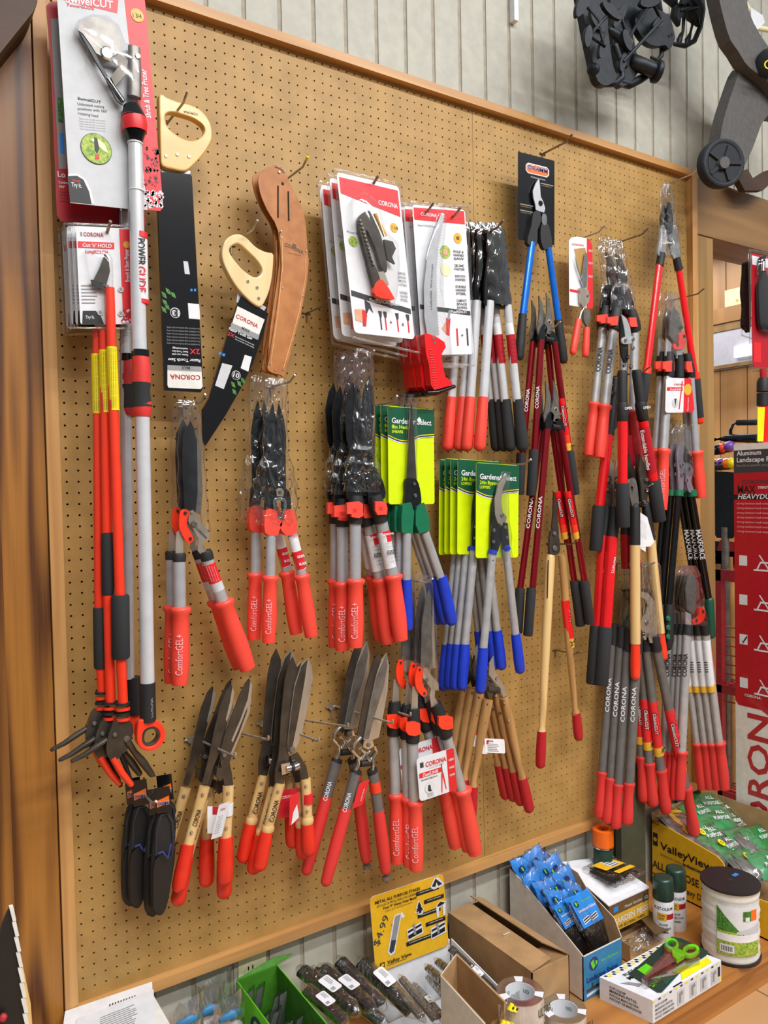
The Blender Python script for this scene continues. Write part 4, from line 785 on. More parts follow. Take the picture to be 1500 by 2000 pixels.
stem('long red stem pruner whose foam grip hangs lowest on the left', 4.2, -18, (190, 645), (200, 1350), (194, 1186, 197, 1305, 13), (188, 692, 191, 808))
stem('long red stem pruner with the highest black foam grip, in the middle', 5.0, -9, (203, 645), (216, 1370), (209, 1040, 211, 1162, 11.5), (203, 684, 207, 806))
stem('front long red stem pruner with its narrow white card fully in view', 5.8, 0, (214, 562), (240, 1372), (234, 1162, 236, 1286, 17), (218, 678, 223, 802))
# --- saws
def saw_handle(t, out, hole, m, rv, dd=.2, txt=None):
    h = t.ring('handle', out, hole, m, .85, dd, bevel=.14)
    for x, y in rv: t.bolt('rivet', x, y, 3.6, 'chrome', dd+.42, h, .1)
    return h
t = T_('pruning_saw', 'straight wooden-handled saw in a long black sleeve, printing upside down', 'saw', None, 345, 240, 3.4)
h = saw_handle(t, [(311, 184), (322, 188), (345, 197), (372, 204), (392, 214), (407, 232), (414, 252), (413, 275), (400, 298), (380, 320), (362, 334), (340, 331), (318, 325), (314, 312), (312, 245)], [(323, 226), (332, 219), (350, 222), (378, 231), (396, 243), (400, 256), (392, 268), (376, 274), (358, 270), (338, 258), (326, 244)], 'saw_wood', [(324, 305), (346, 302), (369, 306)])
b = MB(); t.say(b, 'CORONA', 386, 223, 358, 217, 4, 'brown', 0, .66); t.fin(b, 'maker_mark', h)
t.plate('blade', [(316, 324), (372, 334), (370, 350), (316, 345)], 'alu', .08, .1)
b = MB(); q = [(306, 335), (372, 340), (375, 345), (397, 758), (392, 766), (322, 762)]; t.plate('', q, 'gloss_black', .35, .15, mb=b, fin=False); D = .35
t.plate('', [(327, 714), (393, 717), (396, 755), (392, 760), (329, 757), (327, 752)], 'offwhite', .01, D, mb=b, fin=False); t.plate('', [(327, 713), (392, 716), (393, 726), (327, 723)], 'grey', .01, D+.01, mb=b, fin=False)
flat(b, t, 'CORONA', 391, 733, 332, 731, 9, 'deep_red', D+.03); flat(b, t, 'MAX', 371, 716, 354, 715, 6, 'ink', D+.03); flat(b, t, 'Razor Tooth Saw', 391, 702, 328, 699, 6, 'white', D+.03); flat(b, t, '2X', 390, 682, 370, 681, 10, 'red', D+.03)
for k, s in enumerate(('Faster cut with', 'Razor Tooth Saw', 'technology')): flat(b, t, s, 367, 692-6*k, 336, 690-6*k, 3.4, 'white', D+.03)
for k in range(6): flat(b, t, 'Curved blade for large branches and easy cutting', 390, 672-6.2*k, 326, 669-6.2*k, 3.2, 'grey', D+.03, False)
cc = t.P(342, 611, D-.0); b.tube([cc, cc+V(0, -.03, 0)], [10*t.S(342, 611)]*2, 'white', 20, fdir=(0, 0, 1)); cc = t.P(342, 611, D+.03); b.tube([cc, cc+V(0, -.02, 0)], [8.6*t.S(342, 611)]*2, 'black', 20, fdir=(0, 0, 1)); flat(b, t, '13', 349, 607, 336, 606, 10, 'white', D+.07)
t.plate('', [(367, 592), (389, 594), (391, 624), (369, 622)], 'white', .01, D, mb=b, fin=False); t.plate('', [(358, 510), (367, 511), (371, 536), (361, 535)], 'light_grey', .01, D, mb=b, fin=False)
for x, y, mm in ((381, 566, 'sky_blue'), (374, 566, 'sky_blue')): t.plate('', [(x-2, y-2), (x+2, y-2), (x+2, y+3), (x-2, y+3)], mm, .01, D, mb=b, fin=False)
for (x, y) in ((318, 575), (326, 568), (336, 575), (320, 590), (318, 604), (324, 598)): t.plate('', [(x-3, y-6), (x+5, y-2), (x+8, y+8), (x, y+4)], 'leafgreen', .01, D, mb=b, fin=False)
t.fin(b, 'sleeve', bevel=.04)
t = T_('pruning_saw', 'curved pruning saw with pale D-shaped wooden handle and black sleeve, marked 10', 'saw', None, 465, 490, 3.6)
saw_handle(t, [(434, 488), (440, 470), (453, 459), (468, 457), (482, 464), (500, 482), (520, 492), (533, 494), (535, 500), (532, 540), (525, 572), (512, 598), (503, 598), (486, 586), (462, 560), (444, 530), (435, 508)], [(448, 488), (456, 478), (466, 476), (478, 485), (500, 506), (511, 522), (511, 534), (502, 541), (490, 538), (472, 524), (454, 502)], 'birch', [(484, 550), (502, 562), (505, 583)])
t.plate('blade', [(464, 568), (520, 600), (512, 614), (462, 590)], 'alu', .08, .1)
b = MB(); t.plate('', [(470, 578), (524, 612), (516, 648), (494, 710), (470, 760), (440, 812), (402, 870), (398, 864), (396, 800), (410, 775), (426, 720), (446, 650)], 'gloss_black', .35, .15, mb=b, fin=False)
t.plate('', [(464, 598), (517, 624), (504, 660), (452, 636)], 'offwhite', .01, D, mb=b, fin=False); t.plate('', [(452, 630), (507, 654), (504, 664), (450, 641)], 'grey', .01, D+.01, mb=b, fin=False)
flat(b, t, 'CORONA', 460, 620, 503, 641, 8, 'deep_red', D+.03); flat(b, t, 'MAX', 472, 643, 487, 650, 6, 'ink', D+.03); flat(b, t, 'Razor Tooth Saw', 447, 644, 492, 664, 6, 'white', D+.03); flat(b, t, '2X', 444, 654, 457, 660, 7, 'red', D+.03)
for k in range(2): flat(b, t, 'Faster cut with Razor Tooth Saw technology', 459, 658+5*k, 496, 675+5*k, 2.6, 'white', D+.03, False)
cc = t.P(461, 733, D); b.tube([cc, cc+V(0, -.03, 0)], [9*t.S(461, 733)]*2, 'white', 20, fdir=(0, 0, 1)); cc = t.P(461, 733, D+.03); b.tube([cc, cc+V(0, -.02, 0)], [8*t.S(461, 733)]*2, 'black', 20, fdir=(0, 0, 1)); flat(b, t, '10', 455, 735, 466, 739, 9, 'white', D+.07)
t.plate('', [(478, 693), (492, 697), (485, 726), (470, 719)], 'white', .01, D, mb=b, fin=False); t.plate('', [(434, 709), (454, 714), (437, 760), (420, 753)], 'light_grey', .01, D, mb=b, fin=False)
for x, y, mm in ((430, 689, 'sky_blue'), (437, 692, 'sky_blue')): t.plate('', [(x-2, y-2), (x+3, y-1), (x+2, y+4), (x-3, y+3)], mm, .01, D, mb=b, fin=False)
for (x, y) in ((454, 750), (466, 748), (456, 764), (473, 742)): t.plate('', [(x-3, y-5), (x+4, y-2), (x+6, y+8), (x-1, y+4)], 'leafgreen', .01, D, mb=b, fin=False)
t.fin(b, 'sleeve', bevel=.04)
# --- leather sheaths
def sheath(dp, d, label, first):
    t = T_('saw_sheath', label, 'sheath', 'curved tan leather saw sheaths', 552, 358, d, dp)
    t.plate('back_leather', [(505, 345), (520, 334), (540, 325), (552, 327), (565, 355), (585, 395), (596, 430), (600, 480), (602, 530), (590, 600), (575, 660), (556, 728), (548, 733), (525, 724), (523, 715), (528, 640), (545, 520), (543, 450), (522, 410), (508, 375)], 'leather', .12, 0, bevel=.04)
    p = t.plate('pocket', [(549, 450), (598, 492), (601, 530), (590, 600), (575, 660), (556, 730), (548, 732), (524, 723), (526, 700), (540, 610), (550, 520)], 'leather', .3, .12, bevel=.08)
    for P_ in ([(551, 470), (552, 520), (543, 610), (530, 700), (530, 715)], [(597, 500), (597, 540), (584, 610), (568, 670), (554, 718)]):
        MB().tube([t.P(x, y, .285) for x, y in P_], [.028]*5, 'thread', 5).build('stitching', p, t.O)
    for x, y in ((549, 451), (550, 464), (552, 562), (528, 711), (538, 723), (554, 722), (592, 578), (598, 490)): t.bolt('rivet', x, y, 2.3, 'steel', .28, p, .06)
    for P_ in ([(543, 363), (543, 425)], [(563, 374), (564, 431)]):
        b = MB(); t.tube('', [(P_[0][0], P_[0][1], 1.7), (P_[1][0], P_[1][1], 1.7)], 'kraft_dark' if 0 else 'hole_back', .06, mb=b, fin=False, seg=8); t.fin(b, 'belt_slot')
    t.bolt('eyelet', 552, 359, 3.2, 'hole_back', .06, None, .02); t.bolt('rivet', 545, 336, 3, 'steel', .07)
    if first:
        b = MB(); t.tube('', [(534, 322, 1), (540, 323, 1), (550, 328, 1), (557, 335, 1)], 'steel', .2, mb=b, fin=False, seg=6); t.fin(b, 'ring')
        b = MB(); flat(b, t, 'CORONA', 556, 480, 592, 496, 7, 'brown', .3); t.plate('', [(571, 475), (579, 478), (578, 486), (571, 484)], 'brown', .01, .28, mb=b, fin=False); flat(b, t, 'clipper company', 562, 494, 588, 500, 2.2, 'brown', .3, False); t.fin(b, 'maker_mark', p)
sheath((0, 0), 4.0, 'front leather saw sheath stamped with the maker name', 1); sheath((-11, 0), 3.0, 'leather saw sheath tucked behind the stamped front one', 0)
# --- pruner head blister packs
def headpack(d, tl, tr, bl, label, n):
    t = T_('pruner_head', label, 'pruner', 'wide blister packs with black pruner heads', tl[0]+60, tl[1]+25, d)
    b = MB(); c = t.card(tl, tr, bl); c.sheet(b, 'white', .05, r=.06); c.poly(b, [(.03, .03), (.97, .03), (.97, .20), (.03, .13)], 'red')
    c.text(b, 'CORONA', .62, .15, .03, 'white', .32); c.disc(b, .84, .28, .065, 'gold'); c.text(b, '1 1/4', .80, .29, .02, 'black', .1); c.poly(b, [(.02, .73), (.98, .80), (.98, .835), (.02, .765)], 'ink'); c.text(b, 'FlexREACH System', .3, .79, .025, 'white', .5)
    c.disc(b, .14, .42, .07, 'photo_green'); c.text(b, 'Pruner Saw', .06, .37, .014, 'ink', .2, bold=False)
    for k, s in enumerate(('COMPOUND', 'LEVERAGE', 'SMOOTH', 'ACTION', '', 'DURABLE', 'COATED', 'STEEL')): s and c.text(b, s, .82, .58+.025*k, .016, 'grey', .13)
    c.poly(b, [(.04, .85), (.2, .84), (.24, .88), (.2, .93), (.04, .92)], 'skin'); c.poly(b, [(.16, .85), (.24, .85), (.2, .95), (.15, .95)], 'red', .02); c.poly(b, [(.22, .78), (.3, .8), (.34, .86), (.28, .83), (.22, .88)], 'ink', .02)
    for u in (.44, .52, .72, .9): c.rect(b, u, .86, u+.02, .96, 'ink' if u < .5 else 'red'); c.poly(b, [(u-.02, .84), (u+.04, .84), (u+.03, .88), (u, .88)], 'ink', .02)
    c.text(b, '+', .6, .92, .03, 'ink', .03); c.text(b, '=', .8, .925, .03, 'ink', .03); t.fin(b, 'hang_card')
    X = lambda u, v: (tl[0]+(tr[0]-tl[0])*u+(bl[0]-tl[0])*v, tl[1]+(tr[1]-tl[1])*u+(bl[1]-tl[1])*v)
    t.plate('head', [X(*p) for p in ((.30, .25), (.45, .2), (.5, .22), (.55, .27), (.62, .35), (.66, .52), (.62, .57), (.55, .52), (.5, .42), (.38, .32), (.42, .5), (.5, .58), (.5, .70), (.42, .70), (.34, .5), (.28, .33))], 'dark_steel', .4, .5, bevel=.08)
    t.plate('jaw', [X(*p) for p in ((.66, .36), (.8, .36), (.84, .4), (.76, .46), (.8, .5), (.68, .48))], 'dark_steel', .3, .5); t.plate('socket', [X(*p) for p in ((.43, .66), (.56, .62), (.7, .7), (.7, .73), (.42, .73))], 'hot_red', .5, .5, bevel=.08)
    t.plate('blade', [X(*p) for p in ((.5, .58), (.6, .56), (.66, .64), (.56, .68))], 'steel', .1, .6)
    b = MB()
    for k in range(14): f = k/13; a, e = X(.56+.12*f, .21+.12*f), X(.565+.12*f, .216+.12*f); t.tube('', [(a[0], a[1], 4), (e[0], e[1]+1, 4)], 'gold', .8, mb=b, fin=False, seg=8)
    t.fin(b, 'spring'); b = MB()
    for k in range(12): f = k/11; a = X(.30+.14*f, .27+.26*f); t.tube('', [(a[0], a[1], 2.6), (a[0]+.5, a[1]+3, 2.6)], 'steel', .8, mb=b, fin=False, seg=8)
    t.fin(b, 'chain')
    blister(t, 'blister', [X(*p) for p in ((.22, .14), (.42, .08), (.62, .12), (.72, .3), (.9, .36), (.88, .5), (.78, .7), (.7, .77), (.4, .76), (.3, .6), (.18, .34))], 1.3, .04)
    bb = MB(); k_ = [X(-.03, -.015), X(1.03, -.015), X(1.03, 1.03), X(-.03, 1.03)]
    for i in range(4): t.tube('', [(*k_[i], 2.6), (*k_[(i+1) % 4], 2.6)], 'clear', .1, mb=bb, fin=False, seg=6)
    t.fin(bb, 'blister_rim')
for k in range(4):
    f = 3-k; headpack(6.6-f*1.35, (657-(0, 14, 31, 33)[f], 335+(0, 11, 24, 30)[f]), (779-(0, 14, 30, 30)[f], 364+(0, 12, 24, 28)[f]), (692-(0, 24, 40, 38)[f], 650+(0, 6, 12, 16)[f]), ('rearmost' if f == 3 else RANK[f])+' wide blister pack with a black pruner head', f)
# --- curved handsaws in blister packs
def hsaw(d, dx, dy, label, n):
    t = T_('pruning_saw', label, 'saw', 'curved pruning saws with red handles in blister packs', 850, 405, d, (dx, dy))
    b = MB(); c = t.card((805, 399), (908, 410), (824, 694)); c.sheet(b, 'white', .05, r=.05); c.poly(b, [(.02, .02), (.98, .01), (.98, .10), (.02, .10)], 'red')
    c.text(b, 'CORONA', .14, .07, .022, 'white', .3); c.text(b, 'RazorTOOTH Saw', .08, .14, .012, 'ink', .32, bold=False); c.disc(b, .82, .2, .08, 'gold'); c.text(b, '8', .79, .21, .022, 'black', .06)
    c.disc(b, .56, .30, .10, 'photo_green'); c.disc(b, .55, .42, .10, 'ivory'); c.disc(b, .56, .30, .05, 'skin', .03)
    for k, s in enumerate(('POLE &', 'HAND', 'SAW', '', '2X', 'FASTER', '', 'RAZOR TOOTH', 'SHARPNESS', '', 'DURABLE', 'HARDENED', 'STEEL', '', 'COMPACT', 'SPACE', 'SAVING')): s and c.text(b, s, .72, .30+.024*k, .016, 'ink', .2)
    c.poly(b, [(.02, .66), (.98, .70), (.98, .73), (.02, .69)], 'ink'); c.text(b, 'FlexREACH', .6, .715, .018, 'white', .3); c.poly(b, [(.4, .82), (.52, .76), (.56, .8), (.48, .86)], 'skin'); c.poly(b, [(.5, .75), (.58, .75), (.54, .87), (.48, .86)], 'red', .02); c.poly(b, [(.55, .7), (.6, .69), (.56, .76), (.52, .76)], 'grey', .02)
    for u in (.68, .88): c.rect(b, u, .82, u+.03, .94, 'red' if u < .7 else 'ink'); 
    c.text(b, '+', .77, .88, .025, 'ink', .04); t.fin(b, 'hang_card')
    P_ = [(863, 415), (868, 418), (864, 440), (856, 480), (852, 530), (853, 600), (857, 655), (835, 655), (829, 620), (828, 560), (835, 500), (848, 450)]
    b = MB(); t.plate('', P_, 'alu', .07, .5, mb=b, fin=False)
    for k in range(40):
        f = k/39; y = 424+f*228; x = np.interp(y, [415, 440, 480, 530, 600, 655], [868, 864, 856, 852, 853, 857]); t.plate('', [(x-1, y-2), (x+2.8, y+.3), (x-1, y+2)], 'alu', .05, .5, mb=b, fin=False)
    t.say(b, 'CORONA', 842, 606, 842, 568, 5, 'ink', 0, .56); t.say(b, 'RAZOR TOOTH SAW', 842, 562, 845, 516, 4, 'ink', 0, .56); t.fin(b, 'blade')
    h = t.plate('handle', [(829, 651), (838, 652), (856, 660), (868, 668), (871, 678), (862, 692), (864, 712), (870, 736), (882, 745), (884, 752), (848, 762), (842, 752), (838, 712), (832, 690)], 'tube_red', 1.0, .6, bevel=.25)
    t.bolt('screw', 846, 661, 3.6, 'chrome', 1.1, h); t.bolt('screw', 848, 670, 3.6, 'chrome', 1.1, h); t.tube('end_cap', [(830, 768, 5), (850, 767, 6), (885, 755, 4)], 'gloss_black', .5, flat=2.2)
    b = MB()
    for k in range(16): t.tube('', [(838+.6*k, 684+5*k, 1), (845+.6*k, 683+5*k, 1)], 'grip_red', 1.12, mb=b, fin=False, seg=5)
    t.fin(b, 'grip_ribs', h)
    blister(t, 'blister', [(858, 404), (876, 408), (872, 440), (866, 500), (868, 600), (880, 650), (884, 705), (836, 705), (824, 640), (820, 560), (832, 480), (846, 430)], .9, .04)
    bb = MB(); k_ = [(800, 394), (913, 403), (926, 714), (820, 706)]
    for i in range(4): t.tube('', [(*k_[i], 2.4), (*k_[(i+1) % 4], 2.4)], 'clear', .1, mb=bb, fin=False, seg=6)
    t.fin(bb, 'blister_rim')
for k, (dx, dy, d) in enumerate(((-42, 4, 2.2), (-31, 4, 3.2), (-17, 3, 4.3), (0, 0, 5.5))): hsaw(d, dx, dy, (RANK[3-k] if k else 'rearmost')+' curved red-handled saw pack in the stack', k)
# --- black sleeved long loppers
def sleeved(d, dl, dr, label, n):
    t = T_('bypass_lopper', label, 'loppers', 'long loppers in glossy black sleeves', 972, 440, d)
    L = lambda x, y, f=1: (x+dl*f, y); Rr = lambda x, y, f=1: (x+dr*f, y)
    g = dl*.75; t.plate('head', [(962+g, 478), (976+g, 468), (986+g, 500), (995+g, 560), (990+g, 600), (972+g, 602), (950+g, 596), (947+g, 560), (954+g, 510)], 'blade_black', .3); t.bolt('bolt', 968+g, 517, 4, 'gunmetal', .3); t.bolt('bolt', 969+g, 535, 4, 'gunmetal', .3); t.bolt('bolt', 981+g, 592, 5, 'gold', .3)
    t.arm(957+dl, 588, 944+dl, 780, 9.6, 'pole_white'); t.dip(944+dl, 776, 936+dl, 878, 11.5, 'orange_grip', bulge=.1)
    b = MB()
    t.arm(991+dr, 596, 1010+dr, 784, 9, 'pole_white'); t.tube('', [(993.5+dr, 632, 9.4), (997+dr, 655, 9.4)], 'white', flat=.82, mb=b, fin=False); t.tube('', [(997+dr, 654, 9.6), (1003+dr, 710, 9.6)], 'deep_red', flat=.82, mb=b, fin=False)
    t.say(b, '▲', 988+dr, 651, 1000+dr, 650, 12, 'black', 9.4) if 0 else None
    for k in range(6): t.say(b, 'extendable', 990+dr+k, 664+8*k, 1005+dr+k, 663+8*k, 2.5, 'black', 9.6, bold=False)
    t.fin(b, 'label_band'); t.dip(1011+dr, 780, 1021+dr, 878, 11.5, 'foam', bulge=.1)
    t.bag('sleeve', [(956+g, 434, 978+g, 436), (950+g, 452, 988+g, 455), (950+g, 500, 990+g, 500), (947+g, 560, 996+g, 560), (950+g, 592, 1000+g, 600)], .5, 'dark_film', wr=.1, seed=n)
    return t
film('dark_film', '#7a6468', base=.12, gain=.6, rough=.1, bump=.5, scale=25)
for k, (dl, dr, d) in enumerate(((-62, -50, 1.8), (-39, -36, 2.7), (-25, -24, 3.6), (0, 0, 4.6))): sleeved(d, dl, dr, (RANK[3-k])+' of the four black-sleeved loppers from the front, one orange and one black grip', k)
# --- blue lopper on its black card
t = T_('bypass_lopper', 'blue-handled bypass lopper mounted on a black card near the top', 'loppers', None, 1055, 310, 3.6)
b = MB(); c = t.card((1012, 296), (1083, 314), (1012, 467), -.25); c.sheet(b, 'gloss_black', .05, r=.02); c.poly(b, [(.2, .13), (.26, .1), (.78, .1), (.84, .13), (.84, .19), (.78, .22), (.26, .22), (.2, .19)], 'white'); c.poly(b, [(.22, .135), (.27, .11), (.77, .11), (.82, .135), (.82, .185), (.77, .21), (.27, .21), (.22, .185)], 'orange', .01)
c.text(b, 'DRAMM', .25, .175, .06, 'white', .56, l=.04); c.text(b, 'DRAMM', .26, .173, .05, 'navy', .54, l=.05); c.text(b, 'Professional Choice', .33, .265, .022, 'light_grey', .4, bold=False, italic=.3)
for v in (.31, .6, .67): c.text(b, 'ALUMINUM LIGHTWEIGHT', .04 if v > .4 else .6, v, .012, 'light_grey', .36); c.text(b, 'heat treated alloy handles', .06 if v > .4 else .6, v+.02, .009, 'gold', .3, bold=False)
t.fin(b, 'backing_card')
t.plate('blade', [(1053, 348), (1046, 359), (1041, 373), (1042, 386), (1046, 400), (1047, 410), (1055, 413), (1063, 415), (1065, 407), (1061, 394), (1056, 383), (1055, 367)], 'alu', .14, .1, bevel=.03); t.bolt('pivot_bolt', 1056, 397, 5.5, 'gloss_black', .2)
t.plate('link', [(1060, 418), (1067, 420), (1068, 436), (1063, 440), (1058, 432)], 'chrome', .3, .15); 
t.plate('neck', [(1046, 412), (1055, 415), (1056, 434), (1050, 450), (1048, 480), (1030, 474), (1038, 440), (1041, 420)], 'rubber', .55, 0, bevel=.12); t.plate('neck', [(1058, 438), (1068, 436), (1074, 448), (1079, 478), (1076, 484), (1063, 486), (1056, 465)], 'rubber', .55, 0, bevel=.12)
t.arm(1039, 474, 1021, 618, 7.8, 'blue_tube'); t.arm(1071, 484, 1091, 630, 7.2, 'blue_tube'); t.dip(1021, 614, 1014, 702, 9.3, 'rubber'); t.dip(1090, 625, 1101, 708, 9.3, 'rubber')
# --- small snips card
t = T_('snips', 'small long-nosed snips with red grips on a white and red card', 'snips', None, 1130, 475, 3.0)
b = MB(); t.plate('', [(1111, 470), (1116, 464), (1126, 462), (1146, 465), (1146, 602), (1140, 601), (1112, 596)], 'white', .05, -.1, mb=b, fin=False); t.plate('', [(1146, 465), (1152, 468), (1157, 480), (1158, 602), (1147, 603)], 'red', .05, -.1, mb=b, fin=False)
t.plate('', [(1121, 486), (1143, 484), (1147, 500), (1148, 562), (1142, 562), (1130, 530)], 'pegboard', .01, -.06, mb=b, fin=False); t.plate('', [(1113, 564), (1128, 567), (1128, 572), (1113, 569)], 'red', .01, -.05, mb=b, fin=False)
for y in (490, 514, 540): t.say(b, 'PREMIUM', 1149, y, 1157, y+1, 4, 'white', 0, -.05)
t.say(b, 'CORONA', 1117, 477, 1140, 480, 3.5, 'red', 0, -.05); t.fin(b, 'hang_card')
t.plate('blade', [(1143, 492), (1148, 500), (1146, 560), (1140, 564), (1126, 520), (1123, 500), (1136, 545)], 'chrome', .1, .2); t.plate('body', [(1133, 562), (1148, 564), (1152, 580), (1150, 590), (1140, 602), (1134, 590)], 'steel', .35, .2); t.bolt('pivot_bolt', 1148, 578, 3, 'chrome', .4)
t.tube('spring_arm', [(1140, 602, 2.5), (1134, 612, 3), (1131, 626, 3)], 'chrome', .2); t.plate('latch', [(1140, 608), (1152, 604), (1154, 620), (1148, 640), (1140, 626)], 'gunmetal', .3, .15)
t.dip(1130, 624, 1118, 692, 7, 'orange_grip', .2); t.dip(1146, 640, 1143, 696, 7, 'orange_grip', .1)
# ================================================================== loppers on the right half
def darkred(d, hd, La, Ra, gl, gr, label, sticker=None, head=1):
    t = Tool('bypass_lopper', label, 'loppers', 'dark red long-handled loppers', 1075, 600, d); x, y = hd
    t.plate('blade', [(x, y), (x+5, y+12), (x+10, y+30), (x+12, y+55), (x+13, y+76), (x+5, y+82), (x-3, y+78), (x-4, y+62), (x+1, y+40), (x+1, y+18)], 'gunmetal', .16, .12)
    t.plate('hook_jaw', [(x-14, y+6), (x-7, y+22), (x-5, y+40), (x-6, y+60), (x-2, y+80), (x-14, y+92), (x-18, y+70), (x-14, y+48), (x-13, y+28)], 'gunmetal', .2, -.1)
    t.bolt('pivot_bolt', x+6, y+58, 5.5, 'steel', .2); t.bolt('bolt', x+6, y+58, 2.5, 'dark_steel', .32)
    t.plate('shank', [(x-6, y+62), (x+2, y+70), (x-3, y+92), (x-2, y+98), (x-12, y+98), (x-14, y+84)], 'blade_black', .4, 0, bevel=.08); t.plate('shank', [(x+4, y+78), (x+14, y+76), (x+20, y+86), (x+24, y+100), (x+15, y+102), (x+10, y+92)], 'blade_black', .4, 0, bevel=.08)
    t.tube('bumper', [(x-2, y+90, 4.5), (x+12, y+93, 5)], 'rubber', 0)
    t.arm(*La, 7.2, 'metallic_red', text='CORONA', tc='white', tf=(.62, .42), th=.9); t.arm(*Ra, 7, 'metallic_red')
    if gl: t.foam(*gl, 9.5)
    if gr: t.foam(*gr, 9.5)
    if sticker:
        x0, y0, x1, y1 = sticker; b = MB(); L = lambda f: (x0+(x1-x0)*f, y0+(y1-y0)*f)
        t.tube('', [(*L(0), 7.6), (*L(.7), 7.6)], 'tube_red', flat=.82, mb=b, fin=False); t.tube('', [(*L(.7), 7.6), (*L(.86), 7.6)], 'hot_red', flat=.82, mb=b, fin=False); t.tube('', [(*L(.86), 7.7), (*L(1), 7.7)], 'gold', flat=.82, mb=b, fin=False)
        t.say(b, 'ClassicCUT', *L(.12), *L(.55), 8, 'black', 7.6); t.say(b, 'ClassicCUT', *L(.14), *L(.53), 5, 'white', 7.9); t.say(b, '2"', *L(.96), L(.96)[0]+8, L(.96)[1]-1, 8, 'black', 7.6); t.fin(b, 'sticker')
    return t
darkred(3.0, (1066, 744), (1057, 842, 1016, 1150), (1080, 842, 1122, 1138), (1016, 1148, 1011, 1236), (1122, 1134, 1134, 1222), 'rear one of the lower dark red loppers, grips ending left of its twin', (1088, 960, 1104, 1052))
darkred(4.2, (1080, 742), (1069, 838, 1040, 1152), (1095, 840, 1142, 1138), (1038, 1148, 1031, 1242), (1141, 1134, 1152, 1218), 'front one of the lower dark red loppers with both black foam grips lowest', (1108, 960, 1126, 1052))
darkred(2.6, (1053, 580), (1041, 668, 1020, 890), (1070, 672, 1108, 1060), (1018, 886, 1014, 966), None, 'rear one of the upper dark red loppers, mostly hidden behind the blue one')
darkred(3.6, (1067, 571), (1057, 664, 1044, 882), (1083, 668, 1112, 885), (1043, 878, 1037, 968), (1112, 881, 1123, 966), 'front one of the upper dark red loppers, blades pointing up beside the blue grip', (1096, 778, 1110, 880))
# wooden long lopper
t = Tool('bypass_lopper', 'long lopper with full-length pale wooden handles and dark slim head', 'loppers', None, 1080, 1040, 3.2)
t.plate('blade', [(1082, 960), (1088, 985), (1090, 1020), (1092, 1045), (1083, 1050), (1078, 1030), (1081, 1000)], 'dark_steel', .2); t.plate('shank', [(1076, 1038), (1090, 1042), (1094, 1075), (1084, 1084), (1074, 1082)], 'dark_steel', .3); t.bolt('pivot_bolt', 1083, 1042, 4.5, 'gunmetal', .25); t.bolt('bumper', 1084, 1071, 6, 'gunmetal', .25)
h = t.tube('handle', [(1076, 1084, 8), (1075, 1090, 10), (1066, 1260, 9.5), (1060, 1390, 7.8), (1059, 1418, 6.5), (1058, 1430, 9.5)], 'handle_wood', flat=.85); t.tube('slot', [(1071, 1094, 1), (1069, 1168, 1)], 'hole_back', .36, h)
t.tube('handle', [(1096, 1083, 6), (1098, 1090, 8.5), (1112, 1265, 8), (1121, 1360, 6.5), (1123, 1382, 5.5), (1125, 1394, 9)], 'oak_handle', -.3, flat=.85)
b = MB(); t.tube('', [(1103, 1172, 9), (1112, 1246, 9)], 'tube_red', -.3, flat=.87, mb=b, fin=False); t.tube('', [(1112, 1246, 9), (1114, 1264, 9)], 'gold', -.3, flat=.87, mb=b, fin=False); t.say(b, 'ClassicCUT', 1109, 1188, 1111, 1214, 9, 'black', 9, -.3); t.say(b, 'ClassicCUT', 1109.5, 1189, 1111.5, 1213, 6, 'white', 9.4, -.3); t.say(b, '2"', 1108, 1260, 1117, 1258, 8, 'black', 9, -.3); t.fin(b, 'sticker')
t.dip(1058, 1428, 1055, 1497, 10, 'deep_red', bulge=0); t.dip(1125, 1392, 1130, 1442, 9.5, 'deep_red', -.3)
# lock-button housings used by the aluminium loppers
def lockh(t, x0, y0, x1, y1, r, side=-1, bf=.55):
    L = lambda f: (x0+(x1-x0)*f, y0+(y1-y0)*f)
    h = t.tube('lock_housing', [(*L(0), r*.85), (*L(.2), r), (*L(.45), r*1.1), (*L(.85), r*1.1), (*L(1), r*.95)], 'rubber', flat=.9, seg=16); bx_, by_ = L(bf); H = (y1-y0)*.22
    q = [(-r*1.1, -H*.8), (r*.5, -H), (r*1.1, -H*.7), (r*1.1, H*.8), (r*.5, H), (-r*.5, H), (-r*.6, H*.6), (-r*1.1, H*.5)] if side < 0 else [(-r*.6, -H), (r*.8, -H), (r, 0), (r, H), (-r*.3, H), (-r*.6, H*.4)]
    b = MB(); t.plate('', [(bx_+a, by_+c) for a, c in q], 'orange_grip', .3, .62*r/12, mb=b, fin=False); t.fin(b, 'lock_button', h, .06)
